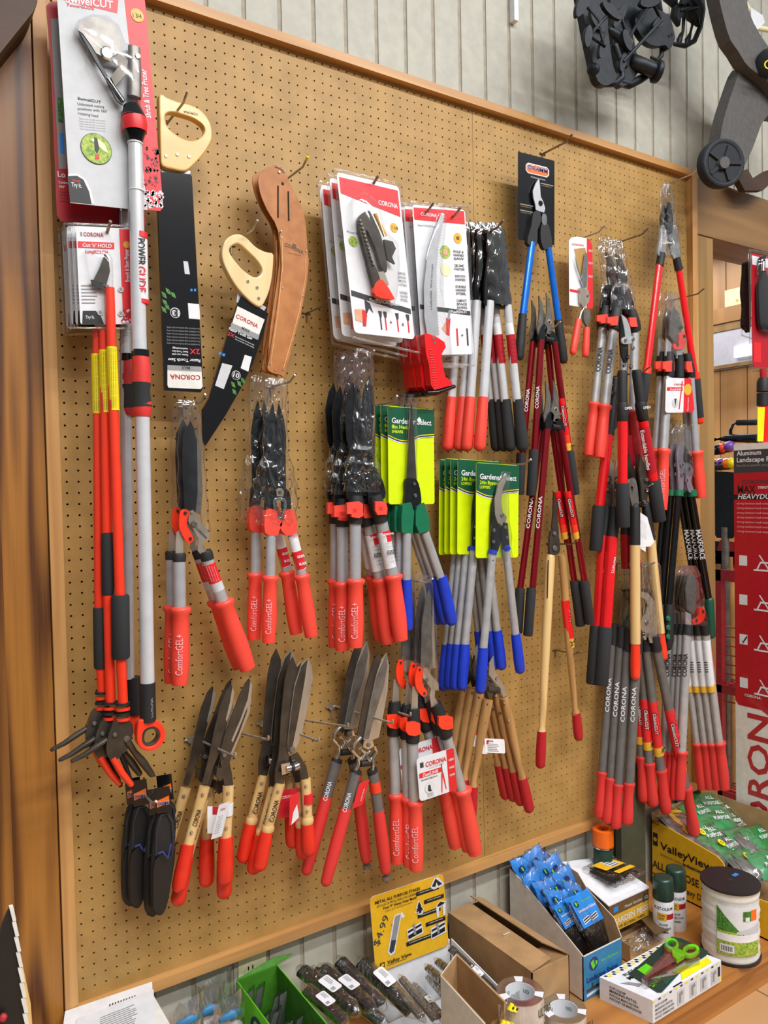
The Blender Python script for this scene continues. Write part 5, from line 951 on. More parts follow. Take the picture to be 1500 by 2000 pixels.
def alulop(d, dp, label, front=1):
    t = Tool('bypass_lopper', label, 'loppers', 'bagged aluminium loppers with orange grips', 1203, 480, d, dp)
    t.plate('blade', [(1203, 495), (1212, 502), (1220, 520), (1226, 545), (1222, 565), (1210, 566), (1206, 540), (1207, 515)], 'dark_steel', .2); t.plate('shank', [(1205, 560), (1226, 560), (1236, 585), (1240, 612), (1226, 614), (1214, 590), (1212, 612), (1196, 612), (1198, 585)], 'blade_black', .4)
    lockh(t, 1204, 604, 1198, 645, 13); lockh(t, 1232, 606, 1241, 648, 12, 1)
    t.arm(1198, 643, 1182, 796, 9.6, 'alu_matt', text='CORONA', tf=(.58, .27), th=1.0); t.arm(1240, 648, 1240 if 0 else 1236, 806, 9, 'alu_matt'); t.gel(1182, 790, 1171, 894, 13); t.gel(1237, 800, 1247, 894, 12, 'deep_red' if 0 else 'brick_red')
    t.bag('sleeve', [(1190, 468, 1214, 468), (1186, 490, 1222, 490), (1192, 530, 1230, 530), (1194, 562, 1236, 562), (1190, 606, 1244, 606)], .5, 'bag', wr=.2, seed=9)
alulop(2.6, (-20, -4), 'rear bagged aluminium lopper, its orange grip left of its twin'); alulop(3.8, (0, 0), 'front bagged aluminium lopper with orange grip and red lock button, below the rusty hook')
# top right red lopper
t = Tool('bypass_lopper', 'bagged lopper with long red tubes and black foam grips, highest at the right edge', 'loppers', None, 1303, 370, 4.0)
t.plate('blade', [(1306, 394), (1312, 402), (1315, 430), (1313, 455), (1304, 458), (1298, 440), (1300, 412)], 'blade_black', .2, .1); t.plate('jaw', [(1298, 400), (1303, 415), (1302, 450), (1292, 452), (1290, 425)], 'dark_steel', .2)
t.plate('shank', [(1292, 440), (1304, 446), (1302, 470), (1298, 500), (1285, 496), (1288, 470)], 'grey', .3); t.plate('shank', [(1308, 446), (1320, 442), (1326, 470), (1328, 502), (1316, 504), (1308, 475)], 'grey', .3); t.bolt('pivot_bolt', 1309, 475, 6, 'dark_steel', .2); t.bolt('bolt', 1308, 490, 4, 'chrome', .25)
t.tube('ferrule', [(1292, 495, 7.5), (1288, 520, 7.8)], 'rubber'); t.tube('ferrule', [(1321, 503, 7.5), (1326, 528, 7.8)], 'rubber')
t.arm(1288, 518, 1263, 724, 7.8, 'tube_red'); t.arm(1326, 526, 1358, 738, 7.2, 'tube_red'); t.band('collar', 1264, 718, 1262.5, 731, 8.8, 'hot_red'); t.band('collar', 1357, 728, 1359, 740, 8.5, 'hot_red')
t.foam(1262, 730, 1256, 784, 8.8); t.foam(1359, 739, 1366, 818, 8.5); t.tube('end_cap', [(1366, 816, 8.5), (1367, 822, 8.5)], 'hot_red', cap=(0, .8))
t.bag('sleeve', [(1297, 358, 1306, 358), (1288, 372, 1316, 374), (1289, 420, 1320, 420), (1286, 470, 1326, 470), (1282, 500, 1330, 502)], .5, 'bag', wr=.2, seed=11)
# dual link loppers with tag
def dual(d, dp, label, tag=0):
    t = Tool('bypass_lopper', label, 'loppers', 'sleeved aluminium loppers at the upper right edge', 1312, 580, d, dp)
    t.plate('blade', [(1316, 600), (1325, 610), (1332, 632), (1330, 660), (1318, 670), (1308, 655), (1310, 625)], 'gunmetal', .2); l = t.plate('link', [(1327, 652), (1336, 648), (1340, 660), (1336, 680), (1318, 682), (1316, 672), (1326, 668)], 'hot_red', .2, .2, bevel=.05)
    for x, y in ((1331, 639), (1336, 657), (1323, 673)): t.bolt('bolt', x, y, 4, 'dark_steel', .3)
    t.plate('bracket', [(1322, 680), (1334, 680), (1332, 700), (1322, 700)], 'alu', .2); t.plate('bracket', [(1302, 660), (1312, 672), (1310, 695), (1300, 695)], 'alu', .2)
    lockh(t, 1307, 688, 1306, 737, 10.5); t.tube('lock_housing', [(1326, 694, 8.5), (1327, 712, 9), (1327, 737, 9)], 'rubber', -.1); lockh(t, 1342, 690, 1350, 738, 9, 1)
    t.arm(1305, 736, 1296, 880, 9.4, 'alu'); t.arm(1349, 736, 1360, 888, 8, 'alu'); t.gel(1297, 876, 1293, 996, 12.5, text='ComfortGEL'); t.gel(1361, 880, 1369, 972, 12.5)
    t.bag('sleeve', [(1304, 571, 1322, 571), (1299, 585, 1330, 588), (1298, 620, 1336, 625), (1300, 660, 1342, 665), (1302, 690, 1344, 692)], .5, 'clear', wr=.1, seed=4)
    if tag:
        b = MB(); c = t.card((1301, 738), (1350, 739), (1299, 806), .7, dtr=.1); c.sheet(b, 'white', .03, r=.08); c.poly(b, [(.72, 0), (.96, 0), (1.0, .04), (1.16, .9), (1.1, 1), (.72, 1)], 'red'); c.rect(b, .04, .27, .66, .37, 'red', .01); c.text(b, 'CORONA', .3, .21, .05, 'grip_red', .4); c.text(b, 'DualLINK', .15, .36, .06, 'white', .45, italic=.2)
        c.disc(b, .87, .33, .15, 'gold'); c.poly(b, [(.62, .08), (.66, .08), (.56, .9), (.52, .9)], 'grip_red', .02); c.disc(b, .38, .72, .12, 'light_grey'); c.poly(b, [(.34, .6), (.42, .6), (.38, .84)], 'ink', .03); c.text(b, 'Bypass Lopper', .9, .95, .05, 'white', .4, rot=1); t.fin(b, 'hang_tag')
dual(2.6, (-14, 0), 'rear sleeved lopper at the upper right edge, behind the tagged one'); dual(4.0, (0, 0), 'front sleeved lopper at the upper right edge with a white and red hang tag', 1)
# twist-lock loppers
t = Tool('twist_lopper', 'extendable lopper with red tubes and black twist collars reading OPEN', 'loppers', None, 1225, 715, 6.0)
t.plate('blade', [(1214, 614), (1224, 622), (1231, 640), (1233, 656), (1236, 662), (1228, 668), (1222, 662), (1220, 645)], 'alu', .14, .2); t.plate('jaw', [(1213, 616), (1222, 640), (1226, 668), (1228, 700), (1222, 712), (1214, 690), (1212, 660)], 'blade_black', .3, 0, bevel=.06)
t.plate('link', [(1216, 660), (1234, 656), (1238, 668), (1218, 672)], 'alu', .2, .3)
for x, y, r in ((1220, 665, 4.5), (1235, 663, 4.5), (1235, 680, 4.5), (1228, 698, 4.2), (1218, 713, 5), (1231, 716, 5)): t.bolt('bolt', x, y, r, 'chrome', .35, None, .25)
def twist(t, x0, y0, x1, y1, rx, ry, fx, fy, gx, gy, lab=0, dd=0):
    t.tube('inner_sleeve', [(x0, y0, 8), (x0+(x1-x0)*.05, y0+6, 9.5), (x0+(x1-x0)*.65, y0+(y1-y0)*.65, 9.8)], 'rubber', dd)
    b = MB(); a = (x0+(x1-x0)*.64, y0+(y1-y0)*.64); t.tube('', [(*a, 10.5), (a[0], a[1]+3, 11.5), (x1, y1-2, 11), (x1, y1, 10.3)], 'rubber', dd, mb=b, fin=False, seg=20); t.say(b, 'OPEN', a[0]-5, a[1]+13, a[0]+9, a[1]+11, 5, 'white', 11.7, dd); t.fin(b, 'twist_collar')
    t.tube('outer_tube', [(x1, y1, 9.5), (fx, fy, 9.5)], 'tube_red', dd); t.foam(fx, fy-2, gx, gy, 13, dd)
    if lab:
        b = MB(); L = lambda f: (x1+(fx-x1)*f, y1+(fy-y1)*f); t.tube('', [(*L(.1), 9.8), (*L(.85), 9.8)], 'deep_red', dd, mb=b, fin=False); 
        t.say(b, 'Extendable handles', L(.15)[0]-6, L(.15)[1], L(.8)[0]-6, L(.8)[1], 7, 'white', 9.8, dd); t.say(b, 'CORONA lopper', L(.15)[0]+3, L(.15)[1], L(.6)[0]+3, L(.6)[1], 4, 'white', 9.8, dd); t.fin(b, 'sticker')
twist(t, 1215, 724, 1216, 823, 0, 0, 1216, 946, 1217, 1030, dd=.2); twist(t, 1243, 722, 1256, 822, 0, 0, 1276, 940, 1288, 1018, 1)
t = Tool('twist_lopper', 'extendable red-tubed lopper behind the OPEN-collared one, low foam grip on its left', 'loppers', None, 1205, 715, 3.2)
t.plate('jaw', [(1206, 790), (1214, 800), (1212, 830), (1200, 840), (1196, 815)], 'dark_steel', .3); t.bolt('bolt', 1196, 754, 4, 'chrome', .35, None, .25); t.bolt('bolt', 1197, 768, 4, 'chrome', .35, None, .25); t.tube('inner_sleeve', [(1202, 740, 6), (1196, 800, 7.5), (1190, 850, 9)], 'rubber')
t.tube('outer_tube', [(1188, 850, 9.8), (1171, 990, 9.8)], 'tube_red'); b = MB(); t.say(b, 'CORONA', 1180, 952, 1184, 915, 6, 'white', 10.0); t.fin(b, 'print'); t.foam(1170, 988, 1163, 1076, 12.5); t.tube('outer_tube', [(1226, 850, 9), (1235, 910, 9)], 'deep_red'); 
# big loppers: two red with foam grips, one with wooden handles
def bighead(t, x, y, w=1):
    t.plate('blade', [(x-18, y+4), (x-14, y+1), (x-8, y+18), (x-5, y+42), (x-7, y+62), (x-15, y+72), (x-20, y+50), (x-22, y+24)], 'steel', .16, -.1); t.plate('jaw', [(x+22, y-6), (x+30, y+10), (x+36, y+34), (x+40, y+60), (x+34, y+96), (x+26, y+96), (x+24, y+60), (x+20, y+28)], 'dark_steel', .25, 0)
    for a, c in ((-17, 45), (-18, 63), (34, 44), (36, 64), (8, 58), (30, 88)): t.bolt('bolt', x+a, y+c, 4.5, 'chrome', .25, None, .2)
    t.plate('shank', [(x-20, y+40), (x-10, y+44), (x-10, y+96), (x-22, y+96)], 'gunmetal', .25); t.plate('shank', [(x, y+50), (x+14, y+44), (x+20, y+96), (x+8, y+98)], 'gunmetal', .25)
def redbig(d, dp, label):
    t = Tool('bypass_lopper', label, 'loppers', 'thick red-tubed loppers with long foam grips', 1220, 900, d, dp); bighead(t, 1218, 893)
    t.tube('neck', [(1197, 988, 9.5), (1195, 1020, 11), (1191, 1048, 11)], 'rubber'); b = MB(); t.tube('', [(1191, 1046, 11), (1179, 1224, 11)], 'tube_red', mb=b, fin=False); t.say(b, 'CORONA', 1193, 1118, 1197, 1086, 6, 'white', 6, .5); t.fin(b, 'tube'); t.foam(1178, 1222, 1170, 1336, 13.5)
    t.tube('neck', [(1236, 988, 9), (1234, 1045, 10.5)], 'rubber', -.6); t.tube('tube', [(1234, 1043, 10.5), (1236, 1110, 10.5)], 'deep_red', -.6)
redbig(3.4, (-12, 0), 'rear thick red-tubed lopper, long foam grip lowest at left'); redbig(4.6, (4, 2), 'front thick red-tubed lopper with a long black foam grip below the twist-lock one')
t = Tool('bypass_lopper', 'wooden-handled lopper with black necks and orange dipped ends, right of the red tubes', 'loppers', None, 1245, 930, 5.6); bighead(t, 1228, 893)
t.tube('neck', [(1239, 988, 8.5), (1240, 994, 10), (1240, 1064, 10.4)], 'rubber', cap=(.6, 0)); h = t.tube('handle', [(1240, 1063, 10), (1241, 1257, 10)], 'handle_wood'); b = MB(); t.say(b, 'CORONA', 1249, 1110, 1249, 1082, 6, 'red', 6, .3); t.fin(b, 'brand', h); t.dip(1241, 1255, 1241, 1324, 10, 'hot_red')
t.tube('neck', [(1261, 984, 8), (1266, 1020, 9.5), (1270, 1056, 10)], 'rubber', -.5, cap=(.6, 0)); t.tube('handle', [(1270, 1055, 10), (1289, 1236, 9.5)], 'handle_wood', -.5); t.dip(1289, 1233, 1296, 1286, 9, 'hot_red', -.5)
b = MB(); c = t.card((1249, 1000), (1264, 1010), (1246, 1068), -.2, dtr=.6); c.sheet(b, 'paper', .02, r=.03); c.poly(b, [(.2, 0), (1, .0), (2.0, .55), (1.6, .75), (.1, 1)], 'paper', .01); c.lines(b, .2, .2, .9, 8, .06, 'light_grey'); t.fin(b, 'hang_tag')
# grey loppers in square clear bags
def greylop(d, LX, RX, hx, label, k):
    t = Tool('bypass_lopper', label, 'loppers', 'large grey-tubed loppers with red bell grips', 1268+hx, 1105, d)
    P_ = lambda q: [(x+hx, y) for x, y in q]
    b = MB(); t.plate('', P_([(1252, 1155), (1264, 1158), (1276, 1170), (1281, 1186), (1280, 1200), (1286, 1206), (1283, 1226), (1284, 1256), (1270, 1256), (1266, 1240), (1254, 1232), (1250, 1222), (1256, 1208), (1262, 1198), (1266, 1184), (1262, 1172), (1252, 1166)]), 'steel', .16, .1, mb=b, fin=False); t.fin(b, 'blade', bevel=.02)
    t.plate('jaw', P_([(1252, 1152), (1268, 1150), (1282, 1160), (1290, 1180), (1291, 1198), (1285, 1206), (1284, 1190), (1277, 1170), (1266, 1160), (1253, 1157)]), 'dark_steel', .25, -.05); t.bolt('pivot_bolt', 1263+hx, 1216, 6, 'gunmetal', .2); t.bolt('bumper', 1262+hx, 1240, 5, 'chrome', .3, None, .3); t.bolt('bolt', 1257+hx, 1246, 4.5, 'steel', .25, None, .3)
    (lx0, ly0, lx1, ly1, lx2, ly2), (rx0, ry0, rx1, ry1, rx2, ry2) = LX, RX
    t.tube('neck', [(lx0+2, ly0-40, 9), (lx0, ly0, 10.5)], 'rubber'); t.arm(lx0, ly0-2, lx1, ly1, 10.3, 'grey_tube', text='CORONA', tc='white', tf=(.52, .26), th=.72); t.bell(lx1, ly1-6, lx2, ly2, 11)
    t.tube('neck', [(rx0-5, ry0-28, 9), (rx0, ry0, 11)], 'rubber'); t.arm(rx0, ry0-2, rx1, ry1, 10, 'grey_tube'); t.bell(rx1, ry1-6, rx2, ry2, 11.5)
    b = MB(); L = lambda f: (rx0+(rx1-rx0)*f, ry0+(ry1-ry0)*f); t.tube('', [(*L(.42), 10.5), (*L(.80), 10.5)], 'red', flat=.82, mb=b, fin=False); t.tube('', [(*L(.79), 10.7), (*L(.86), 10.7)], 'gold', flat=.82, mb=b, fin=False)
    t.say(b, 'ClassicCUT', *L(.5), *L(.68), 9, 'black', 10.5); t.say(b, 'ClassicCUT', *L(.505), *L(.675), 6, 'white', 10.9); t.say(b, 'MAX forged', L(.45)[0]+6, L(.45)[1], L(.75)[0]+6, L(.75)[1], 5, 'deep_red', 10.6); t.say(b, '3"', L(.835)[0]-3, L(.835)[1], L(.835)[0]+6, L(.835)[1]-2, 8, 'black', 10.9); t.fin(b, 'sticker')
    b = MB(); q = P_([(1250, 1098), (1286, 1100), (1290, 1106), (1291, 1170), (1296, 1240), (1290, 1244), (1246, 1236)])
    n = len(q); A = [t.P(x, y, .45) for x, y in q]; B = [t.P(x, y, -.4) for x, y in q]; b.add(A, [list(range(n))], 'bag', True); b.add(B, [list(range(n))], 'bag', True); b.add(A+B, [[i, (i+1) % n, n+(i+1) % n, n+i] for i in range(n)], 'bag', True); t.fin(b, 'clear_bag'); b = MB()
    for i in range(n): t.tube('', [(*q[i], 1.2), (*q[(i+1) % n], 1.2)], 'clear', .45, mb=b, fin=False, seg=6)
    t.fin(b, 'bag_seam'); t.ring('eyelet', *[[(1259+hx+r*math.cos(a), 1103+r*math.sin(a)) for a in [2*math.pi*i/12 for i in range(12)]] for r in (4.5, 3)], 'steel', .06, .45, bevel=0)
greylop(2.4, (1197, 1258, 1177, 1512, 1171, 1596), (1244, 1270, 1253, 1481, 1257, 1564), -36, 'rearmost large grey-tubed lopper, its left grip nearest the board edge', 3)
greylop(3.3, (1212, 1264, 1193, 1524, 1186, 1606), (1252, 1270, 1268, 1494, 1275, 1572), -26, 'third large grey-tubed lopper from the front', 2)
greylop(4.2, (1226, 1272, 1208, 1536, 1203, 1616), (1262, 1268, 1291, 1508, 1301, 1586), -14, 'second large grey-tubed lopper from the front, left grip hanging lowest', 1)
greylop(5.2, (1244, 1274, 1229, 1534, 1225, 1608), (1282, 1270, 1340, 1542, 1357, 1630), 0, 'foremost large grey-tubed lopper, right grip dangling over the bags of stakes', 0)
# black and green loppers
def maxf(d, dl, dr, label, k):
    t = Tool('bypass_lopper', label, 'loppers', 'black loppers with green collars', 1335, 838, d)
    g = dl; P_ = lambda q: [(x+g*.9, y) for x, y in q]
    t.plate('blade', P_([(1338, 872), (1345, 882), (1350, 900), (1348, 908), (1340, 906), (1337, 890)]), 'dark_steel', .2, .1); t.plate('shank', P_([(1326, 868), (1336, 870), (1334, 900), (1340, 906), (1336, 930), (1334, 960), (1326, 960), (1324, 920), (1322, 890)]), 'purple_grey', .25, .0)
    t.plate('shank', P_([(1340, 905), (1352, 910), (1354, 924), (1350, 940), (1356, 960), (1345, 960), (1340, 936)]), 'purple_grey', .25, .15)
    for x, y in ((1332, 908), (1345, 916), (1333, 926), (1341, 938)): t.bolt('bolt', x+g*.9, y, 4, 'chrome', .3)
    t.tube('collar', [(1326+dl, 957, 9), (1325+dl, 969, 9.3)], 'green'); t.tube('collar', [(1351+dr, 957, 8.5), (1352+dr, 969, 9)], 'green')
    t.arm(1325+dl, 967, 1306+dl, 1190, 7.2, 'gloss_black'); t.arm(1351+dr, 967, 1386+dr, 1180, 7.2, 'gloss_black', text='MAXFORCE', tc='white', tf=(.31, .58), th=1.25)
    h = t.tube('grip', [(1307+dl, 1180, 9), (1306+dl, 1195, 10.5), (1305+dl, 1250, 10.5), (1304+dl, 1264, 8)], 'rubber', cap=(0, .8)); 
    for y in (1208, 1226, 1244): t.bolt('pad', 1305+dl, y, 6, 'green', .42, h, .2)
    t.tube('grip', [(1385+dr, 1172, 9), (1388+dr, 1240, 9.5)], 'dark_green', cap=(.8, .8))
    t.bag('sleeve', [(1332+g*.9, 828, 1341+g*.9, 828), (1324+g*.9, 842, 1348+g*.9, 845), (1321+g*.9, 900, 1354+g*.9, 905), (1326+g*.9, 928, 1357+g*.9, 932)], .4, 'clear', wr=.12, seed=k)
maxf(2.3, -27, -23, 'third black lopper with green collars, furthest left', 3); maxf(3.2, -14, -11, 'middle black lopper with green collars', 2); maxf(4.2, 0, 0, 'front black lopper with green collars and bold white MAXFORCE lettering', 1)
# lower right silver loppers
def silver(d, dl, dr, label, k):
    t = Tool('bypass_lopper', label, 'loppers', 'silver loppers at the lower right edge', 1350, 1112, d); g = dl*.65; P_ = lambda q: [(x+g, y) for x, y in q]
    t.plate('blade', P_([(1345, 1125), (1356, 1122), (1366, 1140), (1366, 1175), (1355, 1200), (1342, 1190), (1340, 1150)]), 'gunmetal', .2, -.1)
    l = t.plate('link', P_([(1366, 1188), (1374, 1186), (1378, 1198), (1372, 1214), (1358, 1220), (1353, 1212), (1364, 1204)]), 'hot_red', .2, .2, bevel=.05); 
    for x, y in ((1365, 1173), (1373, 1194), (1360, 1212)): t.bolt('bolt', x+g, y, 4, 'dark_steel', .3)
    t.plate('bracket', P_([(1340, 1195), (1350, 1200), (1350, 1225), (1340, 1225)]), 'alu', .2)
    t.tube('collar', [(1344+dl, 1220, 9), (1342+dl, 1240, 10)], 'rubber'); t.tube('collar', [(1374+dr, 1218, 9), (1378+dr, 1238, 9.5)], 'rubber')
    t.arm(1342+dl, 1238, 1331+dl, 1472, 9.6, 'alu_matt', text='CORONA', tf=(.35, .16), th=.9); t.arm(1378+dr, 1236, 1405+dr, 1456, 8.8, 'alu_matt')
    b = MB(); t.tube('', [(1379+dr, 1250, 9.3), (1388+dr, 1338, 9.3)], 'white', flat=.82, mb=b, fin=False); t.tube('', [(1388+dr, 1334, 9.5), (1389.5+dr, 1350, 9.5)], 'gold', flat=.82, mb=b, fin=False); t.say(b, 'CORONA DualLINK', 1388+dr, 1260, 1394+dr, 1300, 6, 'red', 9.3); t.say(b, '|||||', 1378+dr, 1290, 1380+dr, 1310, 5, 'black', 9.3); t.fin(b, 'sticker')
    t.gel(1332+dl, 1466, 1328+dl, 1560, 11.5, 'grip_red'); t.gel(1405+dr, 1448, 1415+dr, 1540, 12, 'grip_red')
    t.bag('sleeve', [(1345+g, 1104, 1360+g, 1105), (1336+g, 1120, 1370+g, 1125), (1334+g, 1180, 1378+g, 1185), (1338+g, 1220, 1384+g, 1222)], .45, 'clear', wr=.05, seed=k)
for k, (dl, dr, d) in enumerate(((-34, -43, 3.0), (-20, -28, 3.9), (-10, -14, 4.8), (0, 0, 5.7))): silver(d, dl, dr, RANK[3-k]+' silver lopper from the front among four at the lower right edge', k)
# holsters
def holster(d, dx, dy, label, strap=1, tilt=0):
    t = Tool('tool_holster', label, 'holster', 'black tool holsters on small hang cards', 318+dx, 1545+dy, d)
    P_ = lambda q: [(x+dx, y+dy) for x, y in q]
    b = MB(); c = t.card((301+dx, 1540+dy), (331+dx, 1535+dy), (306+dx, 1590+dy), .3, dtr=.4); c.sheet(b, 'gloss_black', .03, r=.02); c.poly(b, [(.08, .5), (.9, .36), (.9, .62), (.08, .76)], 'orange'); c.text(b, 'DRAMM', .12, .70, .17, 'white', .74, l=.03); c.text(b, 'DRAMM', .14, .69, .14, 'navy', .7, l=.04); t.fin(b, 'hang_card')
    t.plate('back_panel', P_([(318, 1590), (328, 1588), (338, 1598), (342, 1630), (337, 1700), (328, 1760), (318, 1785), (306, 1786), (298, 1770), (297, 1700), (302, 1640), (308, 1600)]), 'rubber', .5, 0, bevel=.2)
    p = t.plate('pouch', P_([(303, 1680), (335, 1672), (334, 1710), (327, 1760), (317, 1782), (307, 1783), (300, 1766)]), 'black', .5, .3, bevel=.2)
    t.tube('edge_binding', [(x+dx, y+dy, 2.4) for x, y in ((304, 1672), (306, 1620), (316, 1592), (327, 1590), (335, 1605), (338, 1640), (335, 1672))], 'foam', .3)
    if strap: t.tube('strap', [(x+dx, y+dy, 2.2, z) for x, y, z in ((308, 1668, .7), (318, 1664, .8), (322, 1671, 1.0), (328, 1678, 1.1), (332, 1660, 1.0), (334, 1648, .8))], 'navy', flat=.5)
holster(1.6, -58, -18, 'rearmost black holster, furthest left'); holster(2.6, -45, -14, 'third black holster from the front, blue strap across it'); holster(3.8, -14, 3, 'second black holster from the front'); holster(5.0, 0, 0, 'foremost black holster, folded blue strap hanging out'); holster(2.0, 4, -24, 'black holster hidden behind the foremost one, its right edge showing', 0)
# ================================================================== things on the platform
def thing(mb, name, label, cat, o, group=None, bevel=0):
    r = mb.build(name, None, tuple(o), bevel); r['label'] = label; r['category'] = cat
    if group: r['group'] = group
    return r
def pillow(b, c, a, v, h, m, seed=0, n=10, wr=.25, flatp=2.2):       # crumpled bag: centre, half-axes a, v and bulge vector h
    rd = random.Random(seed); c, a, v, h = map(Vector, (c, a, v, h)); g = [[rd.uniform(-1, 1) for _ in range(n+1)] for _ in range(n+1)]
    for s_ in (1, -1):
        vs = []
        for i in range(n+1):
            for j in range(n+1):
                x, y = 2*i/n-1, 2*j/n-1; e = (1-abs(x)**flatp)*(1-abs(y)**flatp)
                k = 1+.06*g[j][i]; vs.append(c+a*x*k+v*y*(1+.05*g[i][j])+h*(s_*(e**.5)*(.75+wr*g[i][j])+wr*.25*g[j][i]*(1-e)))
        f = [[i*(n+1)+j, (i+1)*(n+1)+j, (i+1)*(n+1)+j+1, i*(n+1)+j+1] for i in range(n) for j in range(n)]
        b.add(vs, f if s_ < 0 else [q[::-1] for q in f], m, True)
    return b
Z0 = -14
# paper covered carton, bottom left
p = onz(127, 1975, -.8); r = root('paper_stack', 'papers and receipts lying on a white box at the bottom left corner', 'paper', None, (2, -5, Z0))
MB().bx(-1.0, 5.4, -11, -1.3, Z0, -.9, 'offwhite').build('box', r, (2, -5, Z0), .05)
b = MB(); c = Card(onz(127, 1975, -.75), onz(297, 1917, -.75), onz(110, 2110, -.75)); c.sheet(b, 'paper', .04, r=.01)
for k in range(9): c.text(b, 'shipping label item description total', .25+.03*(k % 3), .22+.045*k, .016, 'grey', .5, bold=False)
c.text(b, '||||||||||', .5, .2, .05, 'ink', .3); c.lines(b, .5, .3, .35, 12, .025, 'light_grey'); b.build('sheet', r, (2, -5, Z0))
b = MB(); c = Card(onz(150, 1990, -.65), onz(300, 1932, -.65), onz(140, 2080, -.65)); c.sheet(b, 'white', .03, r=.01); c.lines(b, .3, .2, .5, 10, .05, 'grey'); b.build('sheet', r, (2, -5, Z0))
# clear pouches with blue tops
for k, (px, py, d, w) in enumerate(((405, 1975, 3, 2.3), (448, 1985, 5, 1.9), (365, 1995, 5, 2.0), (420, 1945, 1.6, 2.2))):
    c = at(px, py, d); r = root('clear_pouch', ('clear pouch with a blue band, below the left of the outlet', 'small clear pouch touching the green box, blue inside', 'clear pouch nearest the papers', 'clear pouch standing against the white wall, rearmost')[k], 'bag', 'crumpled clear pouches with blue contents', c)
    pillow(MB(), (c.x, c.y, (c.z-.6+Z0)/2+1), (w*.8, 0, .4), (0, 0, (c.z-Z0)/2+1.2), (0, -1.0, 0), 'pouch', k, wr=.35).build('film', r, c)
    if k < 3: b = MB(); b.tube([c+V(-.8, -.2, .1), c+V(0, -.5, .4), c+V(.8, -.2, .2)], [.35, .5, .35], 'box_blue', 10, .7, (1, 1)); b.tube([c+V(-.6, -.1, -1), c+V(.6, -.2, -1.1)], [.5, .6], 'light_grey', 10, .7, (1, 1)); b.build('content', r, c)
# outlet on the wall
a = at(464, 1872, -.8); e = at(518, 1850, -.8); zt = a.z; b = MB().bx(a.x, e.x, .62, .8, zt-4.6, zt, 'ivory')
for dx in (1.3,):
    for dz in (1.4, 3.1): b.disc((a.x+dx, .62, zt-dz), (0, -1, 0), .62, 'ivory', .05); b.bx(a.x+dx-.3, a.x+dx-.18, .54, .57, zt-dz-.1, zt-dz+.3, 'black'); b.bx(a.x+dx+.18, a.x+dx+.3, .54, .57, zt-dz-.1, zt-dz+.3, 'black')
thing(b, 'outlet_plate', 'ivory wall outlet plate on the white boards above the green box', 'outlet', (a.x, .7, zt))
# green display box
def tray(r, o, x0, x1, yb, yf, prof_l, prof_r, out, inn, zf, th=.12, back=True):       # open display box; prof = [(y, z)] along the side top
    for x, pr, s_ in ((x0, prof_l, 1), (x1, prof_r, -1)):
        q = [V(x, y, z) for y, z in pr]+[V(x, pr[-1][0], Z0), V(x, pr[0][0], Z0)]
        b = MB(); b.prism(q, (s_*th/2, 0, 0), out); b.prism([p+V(s_*(th/2+.005), 0, 0) for p in q], (s_*th/2, 0, 0), inn); b.build('side_panel', r, o)
    if back: MB().bx(x0, x1, yb-th, yb, Z0, prof_l[0][1], inn).build('back_panel', r, o)
    b = MB().bx(x0, x1, yf, yf+th, Z0, zf, out); b.bx(x0+th, x1-th, yf+th+.005, yf+th+.03, Z0, zf, inn); b.build('front_panel', r, o); MB().bx(x0, x1, yf, yb, Z0, Z0+th, inn).build('base', r, o)
mat('kraft', '#a5835a', .75, var=.06, scale=20); mat('green_in', '#3c7a18', .6)
o = (16.5, -6, Z0); r = root('display_box', 'bright green open display box with a raised flap, below the outlet', 'box', None, o)
tray(r, o, 14.3, 18.8, -.9, -12, [(-.9, -4), (-12, -4.2)], [(-.9, -4), (-12, -4.2)], 'lime_green', 'green_in', -6)
MB().prism([V(14.3, -.9, -4), V(18.8, -.9, -4), at(572, 1863, .3), at(535, 1872, .3)], (0, .12, .05), 'green_in').build('flap', r, o)
b = MB(); c = Card(V(14.28, -4, -4.5), V(14.28, -12, -4.6), V(14.28, -4, -12)); c.L = .02; c.disc(b, .25, .3, .22, 'navy'); c.disc(b, .22, .22, .09, 'lime_green', .03); c.disc(b, .3, .38, .07, 'lime_green', .03); c.text(b, 'Easy', .5, .52, .12, 'ink', .5); b.build('print', r, o)
for k in range(11):
    x = 15+(k % 4)*.95; y = -2.2-1.6*(k//2); z = -3.7-.35*(k//2); b = MB(); pillow(b, (x, y, z-3), (.55, .1, .1), (.2*(k % 3-1), -1.0, 3.0), (0, -.35, .1), 'bag', 20+k, 8); pillow(b, (x, y+.1, z-3.2), (.4, .1, 0), (.2*(k % 3-1), -.9, 2.6), (0, -.2, .05), 'alu_matt', 40+k, 5)
    thing(b, 'metal_stake_pack', 'clear pack of metal stakes inside the green box, '+('at the back left', 'at the back, second along', 'in the second row, second from right', 'in the second row, far right', 'third row, against the green left side', 'third row, next to the left one', 'fourth row on the right half', 'fourth row touching the right panel', 'near the front at left', 'near the front beside the left one', 'foremost at the right')[k], 'bag', (x, y, z), 'clear packs of metal stakes in the green box')
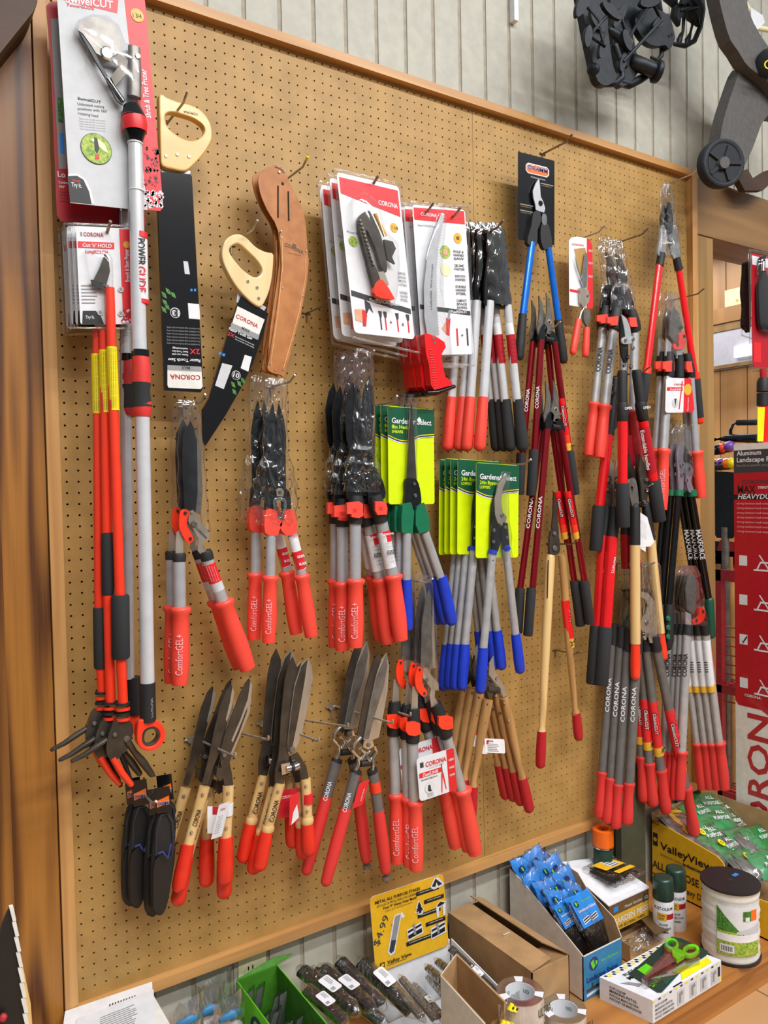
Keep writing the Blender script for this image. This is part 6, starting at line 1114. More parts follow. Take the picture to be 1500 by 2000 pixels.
# packs of black stakes
def stake(p1, d1, p2, d2, rad, label, lab=.45, n=0, m='black'):
    a, e = at(*p1, d1), at(*p2, d2); r = root('stake_pack', label, 'stakes', 'packs of black stakes in clear film', a); ax = (e-a).normalized(); up = ax.cross(V(1, 0, 0)).normalized()
    if up.z < 0: up = -up
    sd = ax.cross(up)
    for k in range(3): MB().tube([a+sd*(k-1)*rad*.55+up*(.15 if k == 1 else 0), e+sd*(k-1)*rad*.55+up*(.15 if k == 1 else 0)], [rad*.55]*2, m, 8, 1, (0, 0)).build('stake', r, a)
    L = (e-a).length; b = MB(); pts = [a-ax*.6+(e-a+ax*1.4)*(i/9) for i in range(10)]; rd = random.Random(n)
    b.tube(pts, [rad*(.5 if i in (0, 9) else 1.15+.12*rd.uniform(-1, 1)) for i in range(10)], 'bag', 12); b.build('film', r, a)
    if lab:
        c0 = a+(e-a)*lab; n_ = up; c = Card(c0-sd*rad*.9-ax*0+n_*rad*1.25, c0-sd*rad*.9+ax*rad*3+n_*rad*1.25, c0+sd*rad*.9+n_*rad*1.25)
        b = MB(); c.sheet(b, 'white', .01, r=.1); c.lines(b, .1, .2, .5, 3, .14, 'grey'); c.text(b, '|||', .75, .8, .25, 'black', .15); b.build('sticker', r, a)
stake((590, 1896), 2, (690, 1972), 9, .75, 'black stake pack first right of the green box, white sticker', .4, 1)
stake((630, 1893), 2, (722, 1966), 9, .72, 'black stake pack second right of the green box, white sticker near its middle', .42, 2); stake((617, 1894), 1.6, (700, 1960), 7, .4, 'thin black stakes squeezed between the first two packs', 0, 3)
stake((664, 1878), 2, (742, 1962), 8, .72, 'black stake pack without sticker, third right of the green box', 0, 4); stake((706, 1880), 2, (803, 1974), 9, .78, 'black stake pack just left of the yellow sign foot, sticker high up', .3, 5)
stake((600, 1934), 6, (668, 1992), 11, .62, 'black stake pack lying lowest beside the green box rim', .35, 6); stake((652, 1925), 5, (745, 1995), 10, .6, 'dark stake pack underneath the upper ones', 0, 7)
# yellow sign of the metal stake display
o = (35, -6, Z0); r = root('stake_display', 'white display tray with a yellow METAL ALL PURPOSE STAKES sign, priced by hand', 'display', None, o); b = MB(); D = 3.0
c = Card(at(722, 1753, D), at(866, 1706, D), at(734, 1902, D)); c.sheet(b, 'amber', .08, 'offwhite', r=.05)
c.text(b, 'METAL ALL PURPOSE STAKES', .06, .11, .038, 'black', .60); c.text(b, 'ESTACAS DE METAL PARA USO GENERAL', .08, .16, .03, 'ink', .54, bold=False); c.text(b, 'Four 9" Heavy Duty Metal', .16, .21, .033, 'black', .44); c.text(b, 'Cuatro de 9" de Metal Resistente', .18, .25, .02, 'ink', .36, bold=False)
b.text('$4.99', c.p(.06, .66, .05), c.x.normalized()*.5-c.y.normalized()*.86, c.x.normalized()*-.86-c.y.normalized()*.5, 1.25, 'ink', 3.2, False); c.poly(b, [(.24, .44), (.33, .42), (.33, .43), (.24, .45)], 'ink')
c.poly(b, [(.30, .33), (.40, .33), (.43, .39), (.40, .41), (.38, .38), (.26, .82), (.20, .84), (.17, .78), (.28, .36)], 'white', .01); c.poly(b, [(.31, .345), (.38, .345), (.365, .39), (.25, .79), (.21, .81), (.19, .77), (.295, .37)], 'grey', .02); c.poly(b, [(.23, .64), (.29, .66), (.25, .79), (.21, .81), (.19, .77)], 'ink', .03)
for u, v, u1 in ((.60, .13, .92), (.70, .27, .98), (.60, .43, .92), (.70, .58, .98), (.42, .745, .80)): c.rect(b, u, v, u1, v+.055, 'black', .01); c.text(b, 'LANDSCAPE FABRIC', u+.04, v+.025, .012, 'white', u1-u-.08, l=.04)
c.poly(b, [(.80, .12), (.86, .02), (.92, .02), (1.0, .14), (.96, .16), (.84, .17)], 'white', .02); c.poly(b, [(.82, .12), (.88, .03), (.97, .13), (.91, .14), (.89, .08), (.87, .14)], 'black', .03)
c.poly(b, [(.62, .24), (.68, .34), (.66, .34), (.70, .40), (.67, .4), (.67, .44), (.61, .44), (.61, .4), (.56, .4), (.60, .34), (.58, .34)], 'white', .02); c.poly(b, [(.63, .26), (.66, .33), (.65, .33), (.68, .39), (.655, .39), (.65, .42), (.62, .42), (.62, .39), (.58, .39), (.61, .33), (.6, .33)], 'black', .03)
c.poly(b, [(.86, .40), (.92, .35), (1.0, .38), (.98, .56), (.95, .56), (.95, .42), (.90, .44), (.89, .56), (.86, .56)], 'white', .02); c.poly(b, [(.865, .41), (.92, .36), (.99, .39), (.96, .41), (.9, .42)], 'black', .03)
for u, v in ((.44, .58), (.76, .68)):
    c.poly(b, [(u, v), (u+.2, v-.04), (u+.22, v+.12), (u, v+.15)], 'white', .02); c.poly(b, [(u+.01, v+.02), (u+.2, v-.02), (u+.2, v+.01), (u+.01, v+.05)], 'black', .03); c.poly(b, [(u+.01, v+.08), (u+.2, v+.04), (u+.2, v+.1), (u+.01, v+.13)], 'black', .03); c.poly(b, [(u+.08, v-.04), (u+.11, v-.05), (u+.12, v+.1), (u+.09, v+.1)], 'grey', .04)
c.text(b, 'Valley View', .15, .93, .045, 'black', .33, italic=.1); c.rect(b, .06, .885, .12, .95, 'black'); c.disc(b, .09, .918, .02, 'amber', .03); c.lines(b, .15, .945, .28, 1, .02, 'ink'); b.build('sign', r, o)
q = [onx(883, 1835, 39.8), onx(978, 1912, 39.8)]; MB().prism([V(39.8, -3, q[0].z), V(39.8, q[1].y-3, q[1].z-1.6), V(39.8, q[1].y-3, Z0), V(39.8, -3, Z0)], (.12, 0, 0), 'white').build('side_panel', r, o)
MB().bx(29.6, 39.8, -2.75, -2.6, Z0, -7.6, 'white').build('back_panel', r, o); MB().bx(29.6, 39.8, -10.8, -3, Z0, Z0+.15, 'white').build('base', r, o)
for k, (p1, p2) in enumerate((((764, 1915), (822, 1985)), ((785, 1912), (850, 1990)), ((808, 1925), (862, 1985)), ((838, 1908), (885, 1965)), ((855, 1878), (925, 1935)), ((880, 1852), (968, 1940)), ((836, 1890), (900, 1950)))):
    stake(p1, 5, p2, 11, .42, ('thin stake pack leaning at the left end of the white tray', 'second thin stake pack from the left in the white tray', 'third thin stake pack from the left in the white tray', 'short stake pack in the middle of the white tray', 'stake pack under the right part of the yellow sign', 'stake pack lying along the white side panel', 'stake pack wedged behind the cut-open brown box')[k], .5 if k in (2, 5) else 0, 30+k, 'grey_tube' if k < 4 else 'black')
# cut open carton
o = (33.4, -14, Z0); r = root('carton', 'cut-open corner of a brown carton with a white outside, in front of the tray', 'box', None, o)
P4 = [V(31.5, -12, -4), V(34.4, -10.9, -3.4), V(34.6, -18, -4.6), V(31.2, -19, -4.8)]
for i, (a, e) in enumerate(((0, 1), (1, 2), (3, 0))):
    A, E = P4[a], P4[e]; n = (E-A).cross(V(0, 0, 1)).normalized()*.12; q = [A, E, V(E.x, E.y, Z0), V(A.x, A.y, Z0)]
    b = MB(); b.prism(q, n, 'kraft' if i != 2 else 'kraft'); b.prism([p-n*.6 for p in q], n*.55, 'offwhite' if i != 1 else 'kraft'); b.build('panel', r, o)
# tape rolls
def roll(px, py, d, label, n):
    c = at(px, py, d); top = c.z; N = 40; R0 = 2.3
    cr_ = lambda R, z: [V(c.x+R*math.cos(2*math.pi*i/N), c.y+R*math.sin(2*math.pi*i/N), z) for i in range(N)]
    for q in range(n):
        zb = top-1.95*(q+1) if q < n-1 else Z0; zt = top-1.95*q; H = zt-zb-.02; O_ = (c.x, c.y, zb)
        r = root('tape_roll', label if q == 0 else 'tape roll directly beneath the '+('one against the brown carton' if n == 3 else 'one nearest the bare platform') if q == 1 else 'lowest clear tape roll in the stack of three beside the cut-open carton', 'tape', 'rolls of clear packing tape', O_)
        MB().ring(cr_(R0, zb), cr_(1.52, zb), (0, 0, H), 'tape_tan', 40).build('tape', r, O_, .03); MB().ring(cr_(1.52, zb), cr_(1.42, zb), (0, 0, H+.01), 'white', 40).build('core', r, O_)
        if q: continue
        b = MB().ring(cr_(R0+.04, zt), cr_(1.45, zt), (0, 0, .04), 'tape_film', 40)
        for a0 in (.4, 1.9, 3.4, 5.0):
            n_ = V(math.cos(a0), math.sin(a0), 0); t_ = V(-math.sin(a0), math.cos(a0), 0); b.text('DUCK', V(c.x, c.y, zt-1.0)+n_*1.38+t_*.45, -t_, (0, 0, 1), .55, 'green', .9)
        for a0 in (.9, -.9, 3.0): b.prism([V(c.x+R*math.cos(a0+s), c.y+R*math.sin(a0+s), zt+.05) for R, s in ((1.45, -.22), (R0, -.2), (R0, .2), (1.45, .22))], (0, 0, .02), 'white')
        b.text('ULTRA', V(c.x+.2, c.y-R0-.05, zt-1.5), (1, .12, 0), (0, 0, 1), 1.2, 'can_green', 1.9); b.build('wrapper', r, O_)
mat('tape_tan', '#c4bab0', .25, coat=.6); film('tape_film', '#f4f6f6', base=.35, gain=.4, rough=.12)
roll(1016, 1936, 17.1, 'clear packing tape roll against the brown carton, beside the cut-open carton', 3)
roll(1101, 1970, 17.0, 'clear packing tape roll nearest the bare platform, right of its twin', 2)
for k, (px, py, s_) in enumerate(((1000, 1965, 1), (1045, 1990, 1.1), (985, 1998, 1.1))):
    c = at(px, py, 18); r = root('clear_packet', ('upper clear packet with yellow caps in front of the tape', 'lower right clear packet with yellow caps, at the photo bottom', 'clear packet with a grey tube, next to the cut-open carton')[k], 'bag', 'clear packets with yellow fittings', c)
    b = MB(); pillow(b, (c.x, c.y, (c.z+Z0)/2), (1.7*s_, .3, 0), (0, .4, (c.z-Z0)/2+.6), (0, -.8, .3), 'bag', 60+k, 8, .4); b.build('film', r, c)
    b = MB(); 
    for q in range(3): a = c+V(.5*(q-1), -.3, -.3*q); b.tube([a, a+V(.25, 0, .5)], [.35, .2], 'yellow', 8).disc(a+V(.1, -.3, .3), (0, -1, 0), .12, 'black', .05)
    b.build('yellow_fitting', r, c)
# brown carton
o = (44, -8, Z0); r = root('carton', 'long plain brown carton with loosely closed flaps', 'box', None, o)
b = MB(); X0, X1, Y0, Y1, ZT = 41.3, 46.8, -14.7, -.6, -6.0
for q, n in (((X0, Y0, X0, Y1), (.12, 0, 0)), ((X1, Y0, X1, Y1), (-.12, 0, 0)), ((X0, Y0, X1, Y0), (0, .12, 0)), ((X0, Y1, X1, Y1), (0, -.12, 0))): b.prism([V(q[0], q[1], Z0), V(q[2], q[3], Z0), V(q[2], q[3], ZT), V(q[0], q[1], ZT)], n, 'cardboard')
b.bx(X0, X1, Y0, Y1, Z0, Z0+.1, 'cardboard'); b.build('body', r, o)
MB().prism([V(X0, Y0+.1, ZT+.02), V(X0, Y1, ZT+.02), V(X0+3.3, Y1, ZT+.25), V(X0+3.3, Y0+.5, ZT+.1)], (0, 0, .12), 'cardboard').build('flap', r, o)
MB().prism([V(X1, Y0, ZT+.05), V(X1, Y1, ZT+.05), V(X1-2.1, Y1, ZT+1.0), V(X1-1.7, Y0+2.5, ZT+.75)], (0, 0, .12), 'cardboard').build('flap', r, o)
MB().bx(X0+.2, X1-.2, Y0+.1, Y0+3, ZT-.25, ZT-.13, 'kraft_dark').build('flap', r, o)
MB().bx(43.2, 44.2, -8.2, -8.1, ZT+.3, ZT+.33, 'white').build('tape_scrap', r, o)
# blue landscape stake display box
o = (54.4, -7, Z0); r = root('display_box', 'tall blue-fronted display box packed with blue-headed Landscape Stakes bags', 'box', None, o)
tray(r, o, 51.2, 57.8, -.4, -12.6, [(-.4, -3.4), (-2.8, -4.1), (-12.6, -8.7)], [(-.4, -3.2), (-5.9, -3.7), (-7.5, -5.2), (-11.6, -6.9), (-12.6, -8.7)], 'offwhite', 'kraft', -8.8)
b = MB(); c = Card(V(51.2, -12.62, -8.8), V(57.8, -12.62, -8.8), V(51.2, -12.62, -14)); c.L = .01; c.rect(b, .01, .01, .99, .99, 'box_blue'); c.disc(b, .26, .26, .12, 'navy', .01); c.poly(b, [(.18, .2), (.26, .16), (.27, .26), (.3, .32), (.24, .38), (.2, .28)], 'lime_green', .03); c.poly(b, [(.3, .2), (.35, .22), (.34, .32), (.3, .28)], 'lime_green', .03)
c.text(b, 'Landscape Stakes', .08, .62, .12, 'navy', .8); c.text(b, 'Easy Gardener', .45, .3, .06, 'lime_green', .45); c.poly(b, [(.08, .78), (.4, .74), (.4, .8), (.08, .84)], 'ink'); c.poly(b, [(.08, .88), (.4, .84), (.4, .9), (.08, .94)], 'white'); c.poly(b, [(.2, .66), (.24, .66), (.24, .8), (.2, .8)], 'ink', .02); c.poly(b, [(.55, .74), (.85, .68), (.86, .84), (.56, .9)], 'ink'); b.build('front_print', r, o)
def sbag(k, c, tilt, label, big=0):
    c = V(*c); r = root('stake_bag', label, 'bag', 'blue-headed bags of landscape stakes', c); x = V(math.cos(tilt), .15*math.sin(tilt), math.sin(tilt)); dn = V(.25, -.35, -1).normalized() if not big else V(.42, -.28, -1).normalized()
    w, h = (1.55, 1.6) if big != 1 or k == 71 else (1.9, 2.1); b = MB(); pillow(b, c, x*w, dn*h, x.cross(dn)*.35, 'sky_blue', k, 7, .5)
    b.build('header', r, c)
    b = MB(); pillow(b, c+dn*(h+1.7), x*w*.85, dn*1.9, x.cross(dn)*.4, 'black', k+50, 5, .2); b.build('stakes', r, c)
    b = MB(); pillow(b, c+dn*1.6, x*w*1.12, dn*3.4, x.cross(dn)*.6, 'bag', k+90, 8, .35); b.build('film', r, c)
    n = dn.cross(x); n = n if n.dot(CAM-c) > 0 else -n
    cc = Card(c-x*w*.9-dn*h*.9+n*.42, c+x*w*.9-dn*h*.9+n*.42, c-x*w*.9+dn*h*.9+n*.42); cc.L = 0; b = MB()
    if big:
        cc.rect(b, 0, 0, 1, 1, 'sky_blue'); cc.L = .02; cc.text(b, 'Landscape Stakes', .12, .48, .09, 'white', .84); cc.disc(b, .2, .2, .12, 'navy'); cc.poly(b, [(.13, .14), (.2, .1), (.22, .2), (.18, .28), (.14, .22)], 'lime_green', .03); cc.poly(b, [(.24, .14), (.29, .16), (.28, .24)], 'lime_green', .03); cc.text(b, 'Easy Gardener', .45, .2, .06, 'lime_green', .45)
        for u in (.12, .5): cc.poly(b, [(u, .72), (u+.34, .66), (u+.34, .84), (u, .9)], 'white', .02); cc.poly(b, [(u+.02, .74), (u+.32, .69), (u+.32, .74), (u+.02, .79)], 'ink', .03); cc.poly(b, [(u+.02, .82), (u+.32, .77), (u+.32, .81), (u+.02, .86)], 'ink', .03)
    else: cc.L = .05; cc.disc(b, .3+.1*(k % 3), .4, .16, 'navy'); cc.poly(b, [(.24, .34), (.34, .3), (.36, .5), (.28, .5)], 'lime_green', .03); cc.text(b, 'Landscape', .1, .8, .12, 'white', .8)
    b.build('print', r, c)
names = ('against the back wall, left', 'against the back wall, middle', 'against the back wall, right', 'in the second row, left', 'in the second row, middle', 'in the second row, right', 'in the third row, left', 'in the third row, middle', 'in the third row, right', 'in the fourth row, left', 'in the fourth row, centre', 'in the fourth row, right')
for k in range(12):
    row, col_ = divmod(k, 3); sbag(k, (52.7+1.8*col_+.3*math.sin(k*2.1), -1.6-1.9*row, -3.6-.62*row+.4*math.sin(k*1.7)), .45*math.sin(k*2.7), 'crumpled blue-headed stake bag '+names[k])
sbag(70, (55.0, -9.4, -5.9), .05, 'large blue-headed Landscape Stakes bag facing out at the front of its box', 1); sbag(71, (52.9, -8.4, -6.2), .1, 'blue-headed stake bag left of the large front one, partly covered', 1)
# garden pegs box on an open carton
o = (64.8, -5, -11.7); r = root('garden_pegs_box', 'brown and gold GARDEN PEGS box with a white lid, beside the spray cans', 'box', None, o); mat('peg_brown', '#6d4f2c', .5)
b = MB().bx(61, 68.6, -8, -.8, -11.7, -8.1, 'peg_brown'); c = Card(V(61, -8, -8.1), V(68.6, -8, -8.1), V(61, -8, -11.7)); c.L = .02
c.rect(b, .02, .40, .99, .98, 'gold'); c.text(b, 'GARDEN PEGS', .08, .74, .2, 'white', .9); c.text(b, 'FOR SECURING FABRIC', .2, .93, .11, 'brown', .7); c.text(b, 'Master Gardner', .38, .3, .1, 'white', .45, bold=False); c.rect(b, .1, .12, .22, .3, 'sky_blue'); c.poly(b, [(.88, .05), (.93, .2), (1, .16), (.97, .3), (1, .4), (.9, .38), (.86, .45), (.85, .3)], 'ink'); c.text(b, '12', .89, .32, .12, 'white', .08); b.build('body', r, o, .04)
MB().prism([V(60.8, -8.1, -8.05), V(68.7, -8.1, -8.05), V(68.7, -.7, -6.9), V(60.0, -.5, -5.3)], (0, 0, .15), 'white').build('lid', r, o)
o = (65, -8, Z0); r = root('carton', 'low open carton holding plastic bits beneath the garden pegs box', 'box', None, o)
b = MB(); 
for q in ((61.2, -11, 61.3, -.8), (69.6, -11, 69.7, -.8)): b.bx(q[0], q[2], q[1], q[3], Z0, -11.72, 'kraft')
b.bx(61.2, 69.7, -.9, -.8, Z0, -11.72, 'kraft'); b.bx(61.2, 69.7, -11, -.8, Z0, Z0+.1, 'kraft'); b.build('body', r, o); MB().prism([V(66, -11, -12), V(69.7, -11, -12.4), V(69.9, -8.2, -11.8), V(67, -8.1, -11.75)], (0, 0, .1), 'brown').build('flap', r, o)
b = MB(); c = V(65.2, -9.8, -13); pillow(b, c, (2.6, 0, 0), (0, 1.1, .2), (0, 0, 1.1), 'bag', 5, 8, .5); thing(b, 'plastic_packet', 'crumpled clear packet in the low carton under the garden pegs box', 'bag', c)
# bag of pegs lying on the lid
c = onz(1196, 1706, -6.6); r = root('peg_bag', 'clear bag of black garden pegs with a yellow label, lying on the white lid', 'bag', None, c)
b = MB(); pillow(b, c+V(0, 0, .35), (3.2, 0, .1), (-.6, 2.7, .3), (0, 0, .55), 'bag', 9, 10, .3); b.build('film', r, c)
b = MB(); rr = random.Random(3)
for k in range(26): a = c+V(-2.4+k*.19, -1.9+rr.uniform(-.4, .3), .35); b.tube([a, a+V(-.5+rr.uniform(-.3, .3), 3.6+rr.uniform(-.5, .3), .25)], [.11, .11], 'black', 6)
b.build('pegs', r, c); b = MB(); cc = Card(c+V(-2.1, 1.7, .98), c+V(1.5, 1.7, .98), c+V(-1.5, -.3, .95)); cc.sheet(b, 'amber', .02, r=.02); cc.rect(b, .38, .1, .85, .9, 'white'); [cc.rect(b, .42, .18+.2*q, .8, .26+.2*q, 'ink', .01) for q in range(4)]; b.build('label', r, c)
b = MB(); cc = Card(c+V(-.9, -1.0, .95), c+V(2.3, -1.0, .95), c+V(-.7, -1.7, .93)); cc.sheet(b, 'amber', .02, r=.02); b.build('label', r, c)
# marking paint can with orange cap
c = onz(1180, 1800, Z0); c.y = -2.4; c.x = 66.4; b0 = MB(); r = root('spray_can', 'marking paint can with a fluorescent orange cap, standing by the wall', 'spray can', None, (c.x, c.y, Z0)); O_ = (c.x, c.y, Z0)
MB().tube([(c.x, c.y, Z0), (c.x, c.y, -4.2), (c.x, c.y, -3.9)], [1.3, 1.3, 1.1], 'can_green', 20).build('body', r, O_); MB().tube([(c.x, c.y, -4.0), (c.x, c.y, -3.85)], [1.42, 1.42], 'chrome', 20).build('rim', r, O_)
b = MB(); N = 24; cr = lambda R, z: [V(c.x+R*math.cos(2*math.pi*i/N), c.y+R*math.sin(2*math.pi*i/N), z+.25*math.sin(2*math.pi*i/N)*(z > -3)) for i in range(N)]
b.ring(cr(1.4, -3.85), cr(.75, -3.85), (0, 0, 2.3), 'orange', 24); b.tube([(c.x, c.y, -3.8), (c.x, c.y, -3.1)], [.8, .8], 'orange', 16); b.build('cap', r, O_, .1); MB().tube([(c.x, c.y, -3.1), (c.x, c.y+.05, -1.8)], [.16, .12], 'navy', 8).build('nozzle', r, O_)
# rust spray cans
def can(x, y, label):
    O_ = (x, y, Z0); r = root('spray_can', label, 'spray can', 'dark green capped spray paint cans', O_); MB().tube([(x, y, Z0), (x, y, Z0+.1), (x, y, -8.9), (x, y, -8.6)], [1.25, 1.3, 1.3, 1.2], 'white', 28).build('body', r, O_)
    MB().tube([(x, y, -8.7), (x, y, -8.6), (x, y, -6.35), (x, y, -6.05), (x, y, -5.95)], [1.3, 1.34, 1.28, 1.2, .95], 'can_green', 28).build('cap', r, O_); b = MB()
    d = (CAM-Vector((x, y, 0))); d.z = 0; d.normalize(); base = math.atan2(d.y, d.x)
    def wrap(s_, z, h, w, m, R=1.325, bold=True, off=0):
        v, f, wd = text_mesh(s_, bold); k = w/wd; vs = []
        for a, cc_ in v: an = base+off+(a*k-w/2)/R; vs.append((x+R*math.cos(an), y+R*math.sin(an), z+cc_*h/.7))
        b.add(vs, f, m)
    def patch(a0, a1, z0, z1, m, R=1.31):
        n = 10; vs = [(x+R*math.cos(base+a0+(a1-a0)*i/n), y+R*math.sin(base+a0+(a1-a0)*i/n), z) for z in (z0, z1) for i in range(n+1)]; b.add(vs, [[i, i+1, n+2+i, n+1+i] for i in range(n)], m)
    patch(-.1, 1.1, -10.3, -9.75 if 0 else -9.75-.0, 'deep_red') if 0 else patch(.1, 1.15, -10.95, -10.25, 'deep_red'); patch(-.62, .3, -11.1, -10.15, 'gold', 1.318)
    wrap('RUST-OLEUM', -9.75, .38, 2.5, 'ink'); wrap('STOPS', -10.6, .26, .75, 'ink', 1.33, off=-.16); wrap('RUST', -10.98, .26, .62, 'ink', 1.33, off=-.16)
    for k, s_ in enumerate(('GLOSS', 'PROTECTIVE', 'ENAMEL')): wrap(s_, -11.75-.48*k, .26, (1.1, 2.0, 1.4)[k], 'ink')
    patch(-1.2, 1.2, -13.4, -13.35, 'pink'); b.build('label_print', r, O_)
can(69.2, -9.8, 'green-capped spray paint can nearest the garden pegs box'); can(72.6, -9.2, 'green-capped spray paint can farther right, standing slightly taller in view')
# marking pistol box with scissors
f_, r_, l_ = V(54.6, -19.4, 0), V(67.2, -19.3, 0), V(53.1, -13.3, 0); HB = 2.55; k_ = r_+l_-f_; zt = Z0+HB; O_ = (60, -16.5, Z0)
r = root('marking_pistol_box', 'white MARKING PISTOL box with yellow and black hazard checks', 'box', None, O_); b = MB(); b.prism([V(p.x, p.y, Z0) for p in (f_, r_, k_, l_)], (0, 0, HB), 'white')
up = lambda p, z: V(p.x, p.y, z)
c = Card(up(f_, zt), up(r_, zt), up(f_, Z0)); c.L = .02; n_ = 26
for i in range(n_): (i % 2 == 0) and c.rect(b, i/n_, .04, (i+.8)/n_, .12, 'black' if i % 4 else 'yellow')
for k, s_ in enumerate(('RUST-OLEUM', 'MARKING PISTOL', 'PISTOLA MARCADORA', 'PISTOLET DE MARQUAGE')): c.text(b, s_, .03, .34+.18*k, .1, 'ink', (.16, .24, .26, .26)[k])
for u in (.34, .52, .68, .84): c.poly(b, [(u, .25), (u+.1, .25), (u+.1, .9), (u, .9)], 'light_grey', .005); c.poly(b, [(u+.02, .35), (u+.07, .3), (u+.08, .45), (u+.05, .5), (u+.05, .8), (u+.02, .8)], 'grey', .02)
c.poly(b, [(.93, .25), (.98, .25), (.98, .7), (.95, .7)], 'black'); c.rect(b, .96, .75, .99, .9, 'yellow')
c = Card(up(l_, zt), up(f_, zt), up(l_, Z0)); c.L = .02
for k, s_ in enumerate(('RUST-OLEUM', 'MARKING PISTOL', 'PISTOLA MARCADORA', 'PISTOLET DE MARQUAGE')): c.text(b, s_, .2, (.28, .45, .62, .79)[k], (.09, .12, .1, .1)[k], 'black', (.3, .52, .55, .6)[k])
c = Card(up(l_, zt), up(k_, zt), up(f_, zt)); c.L = .02
for i in range(18):
    u = .03+i*.053; c.poly(b, [(u, .03), (u+.026, .03), (u+.036, .08), (u+.01, .08)], 'yellow' if i % 2 else 'black'); c.poly(b, [(u+.026, .08), (u+.053, .08), (u+.063, .13), (u+.036, .13)], 'yellow' if not i % 2 else 'black')
c.text(b, 'RUST-OLEUM', .16, .28, .07, 'ink', .34, italic=.1); c.text(b, 'MARKING', .14, .40, .09, 'black', .3, italic=.1); c.poly(b, [(.45, .95), (.9, .95), (.95, .8), (.55, .8)], 'yellow'); c.poly(b, [(.03, .35), (.1, .42), (.16, .6), (.1, .62), (.08, .5)], 'grey'); c.poly(b, [(.3, .97), (.42, .97), (.42, 1), (.3, 1)], 'black'); b.build('body', r, O_)
r = root('garden_scissors', 'lime green handled scissors carded on top of the marking pistol box', 'scissors', None, (61, -16, zt))
pz = lambda x, y, h=.1: onz(x, y, zt+h)
b = MB(); b.prism([pz(x, y) for x, y in ((1227, 1902), (1248, 1886), (1312, 1830), (1330, 1833), (1383, 1858), (1380, 1866), (1330, 1898), (1293, 1938), (1284, 1938))], (0, 0, .05), 'can_green'); b.prism([pz(x, y, .16) for x, y in ((1245, 1894), (1262, 1882), (1285, 1896), (1266, 1908))], (0, 0, .02), 'lime_green'); b.prism([pz(x, y, .16) for x, y in ((1290, 1905), (1330, 1876), (1340, 1884), (1300, 1925))], (0, 0, .02), 'dark_green')
A = pz(1276, 1928, .2); b.text('SNIPS', A, pz(1306, 1898, .2)-A, (-.6, .8, 0), .8, 'lime_green', 3.0); b.build('card', r, (61, -16, zt))
b = MB(); b.prism([pz(x, y, .45) for x, y in ((1258, 1912), (1270, 1900), (1305, 1864), (1320, 1872), (1318, 1878))], (0, 0, .12), 'gunmetal'); b.build('blade', r, (61, -16, zt))
el = lambda cx, cy, rx, ry, a0=0: [pz(cx+rx*math.cos(a)*math.cos(a0)-ry*math.sin(a)*math.sin(a0), cy+rx*math.cos(a)*math.sin(a0)+ry*math.sin(a)*math.cos(a0), .4) for a in [2*math.pi*i/24 for i in range(24)]]
for cx, cy, rx, ry, a0 in ((1312, 1850, 14, 11, .3), (1349, 1862, 17, 11, -.2)): MB().ring(el(cx, cy, rx, ry, a0), el(cx, cy, rx*.62, ry*.58, a0), (0, 0, .5), 'lime_green', 36).build('handle', r, (61, -16, zt), .1)
b = MB(); b.prism([pz(x, y, .4) for x, y in ((1312, 1858), (1330, 1862), (1338, 1872), (1322, 1882), (1314, 1874))], (0, 0, .5), 'lime_green'); b.build('handle_neck', r, (61, -16, zt), .1)
b = MB(); q = [pz(x, y, 1.1) for x, y in ((1296, 1845), (1312, 1834), (1345, 1846), (1368, 1856), (1366, 1868), (1340, 1878), (1322, 1888), (1262, 1916), (1252, 1910), (1298, 1862))]; b.prism(q, (0, 0, -.9), 'clear'); b.build('blister', r, (61, -16, zt), .2)
# big white spool
sp = onz(1427, 1858, Z0); R_ = 55*sc(sp); O_ = (sp.x, sp.y, Z0); r = root('fence_tape_spool', 'large white spool of fencing tape with a black top and picture label', 'spool', None, O_); ZT = -4.9
MB().tube([(sp.x, sp.y, Z0), (sp.x, sp.y, Z0+.3)], [R_, R_], 'black', 40).build('flange', r, O_, .04); b = MB().tube([(sp.x, sp.y, ZT-.25), (sp.x, sp.y, ZT)], [R_, R_], 'hole_dark', 40) if 'hole_dark' in MATS else MB().tube([(sp.x, sp.y, ZT-.25), (sp.x, sp.y, ZT)], [R_, R_*.99], 'black', 40)
b.disc((sp.x, sp.y, ZT), (0, 0, 1), .35, 'hole_back', .03); b.bx(sp.x+1.2, sp.x+2.1, sp.y+.1, sp.y+.6, ZT, ZT+.02, 'sky_blue'); b.build('flange', r, O_, .04)
pts = []; 
for i in range(25): z = Z0+.3+(ZT-.25-Z0-.3)*i/24; pts.append((sp.x, sp.y, z))
MB().tube(pts, [R_*(.93+.025*math.sin(i*2.4)+.02*math.sin(i*.9)) for i in range(25)], 'offwhite', 40).build('wound_tape', r, O_)
d = CAM-sp; base = math.atan2(d.y, d.x); b = MB()
def patch(a0, a1, z0, z1, m, Rk=.985, tl=0, tr=0, n=12):
    Rr = R_*Rk; vs = [(sp.x+Rr*math.cos(base+a0+(a1-a0)*i/n), sp.y+Rr*math.sin(base+a0+(a1-a0)*i/n), (z0 if j == 0 else z1+(tl+(tr-tl)*i/n))) for j in (0, 1) for i in range(n+1)]; b.add(vs, [[i, i+1, n+2+i, n+1+i] for i in range(n)], m, True)
patch(-.45, 1.1, -12.6, -6.6, 'white', .98); patch(-.45, .35, -10.0, -7.0, 'photo_green', .985, .3, -2.9); patch(-.45, .45, -9.7, -9.0, 'leafgreen', .986, 2.2, -1.1); patch(.2, 1.1, -9.9, -8.8, 'light_grey', .987, -.8, 0); patch(-.45, 1.1, -10.9, -10.0, 'paper', .988); patch(-.45, 1.1, -12.6, -10.9, 'photo_green', .988)
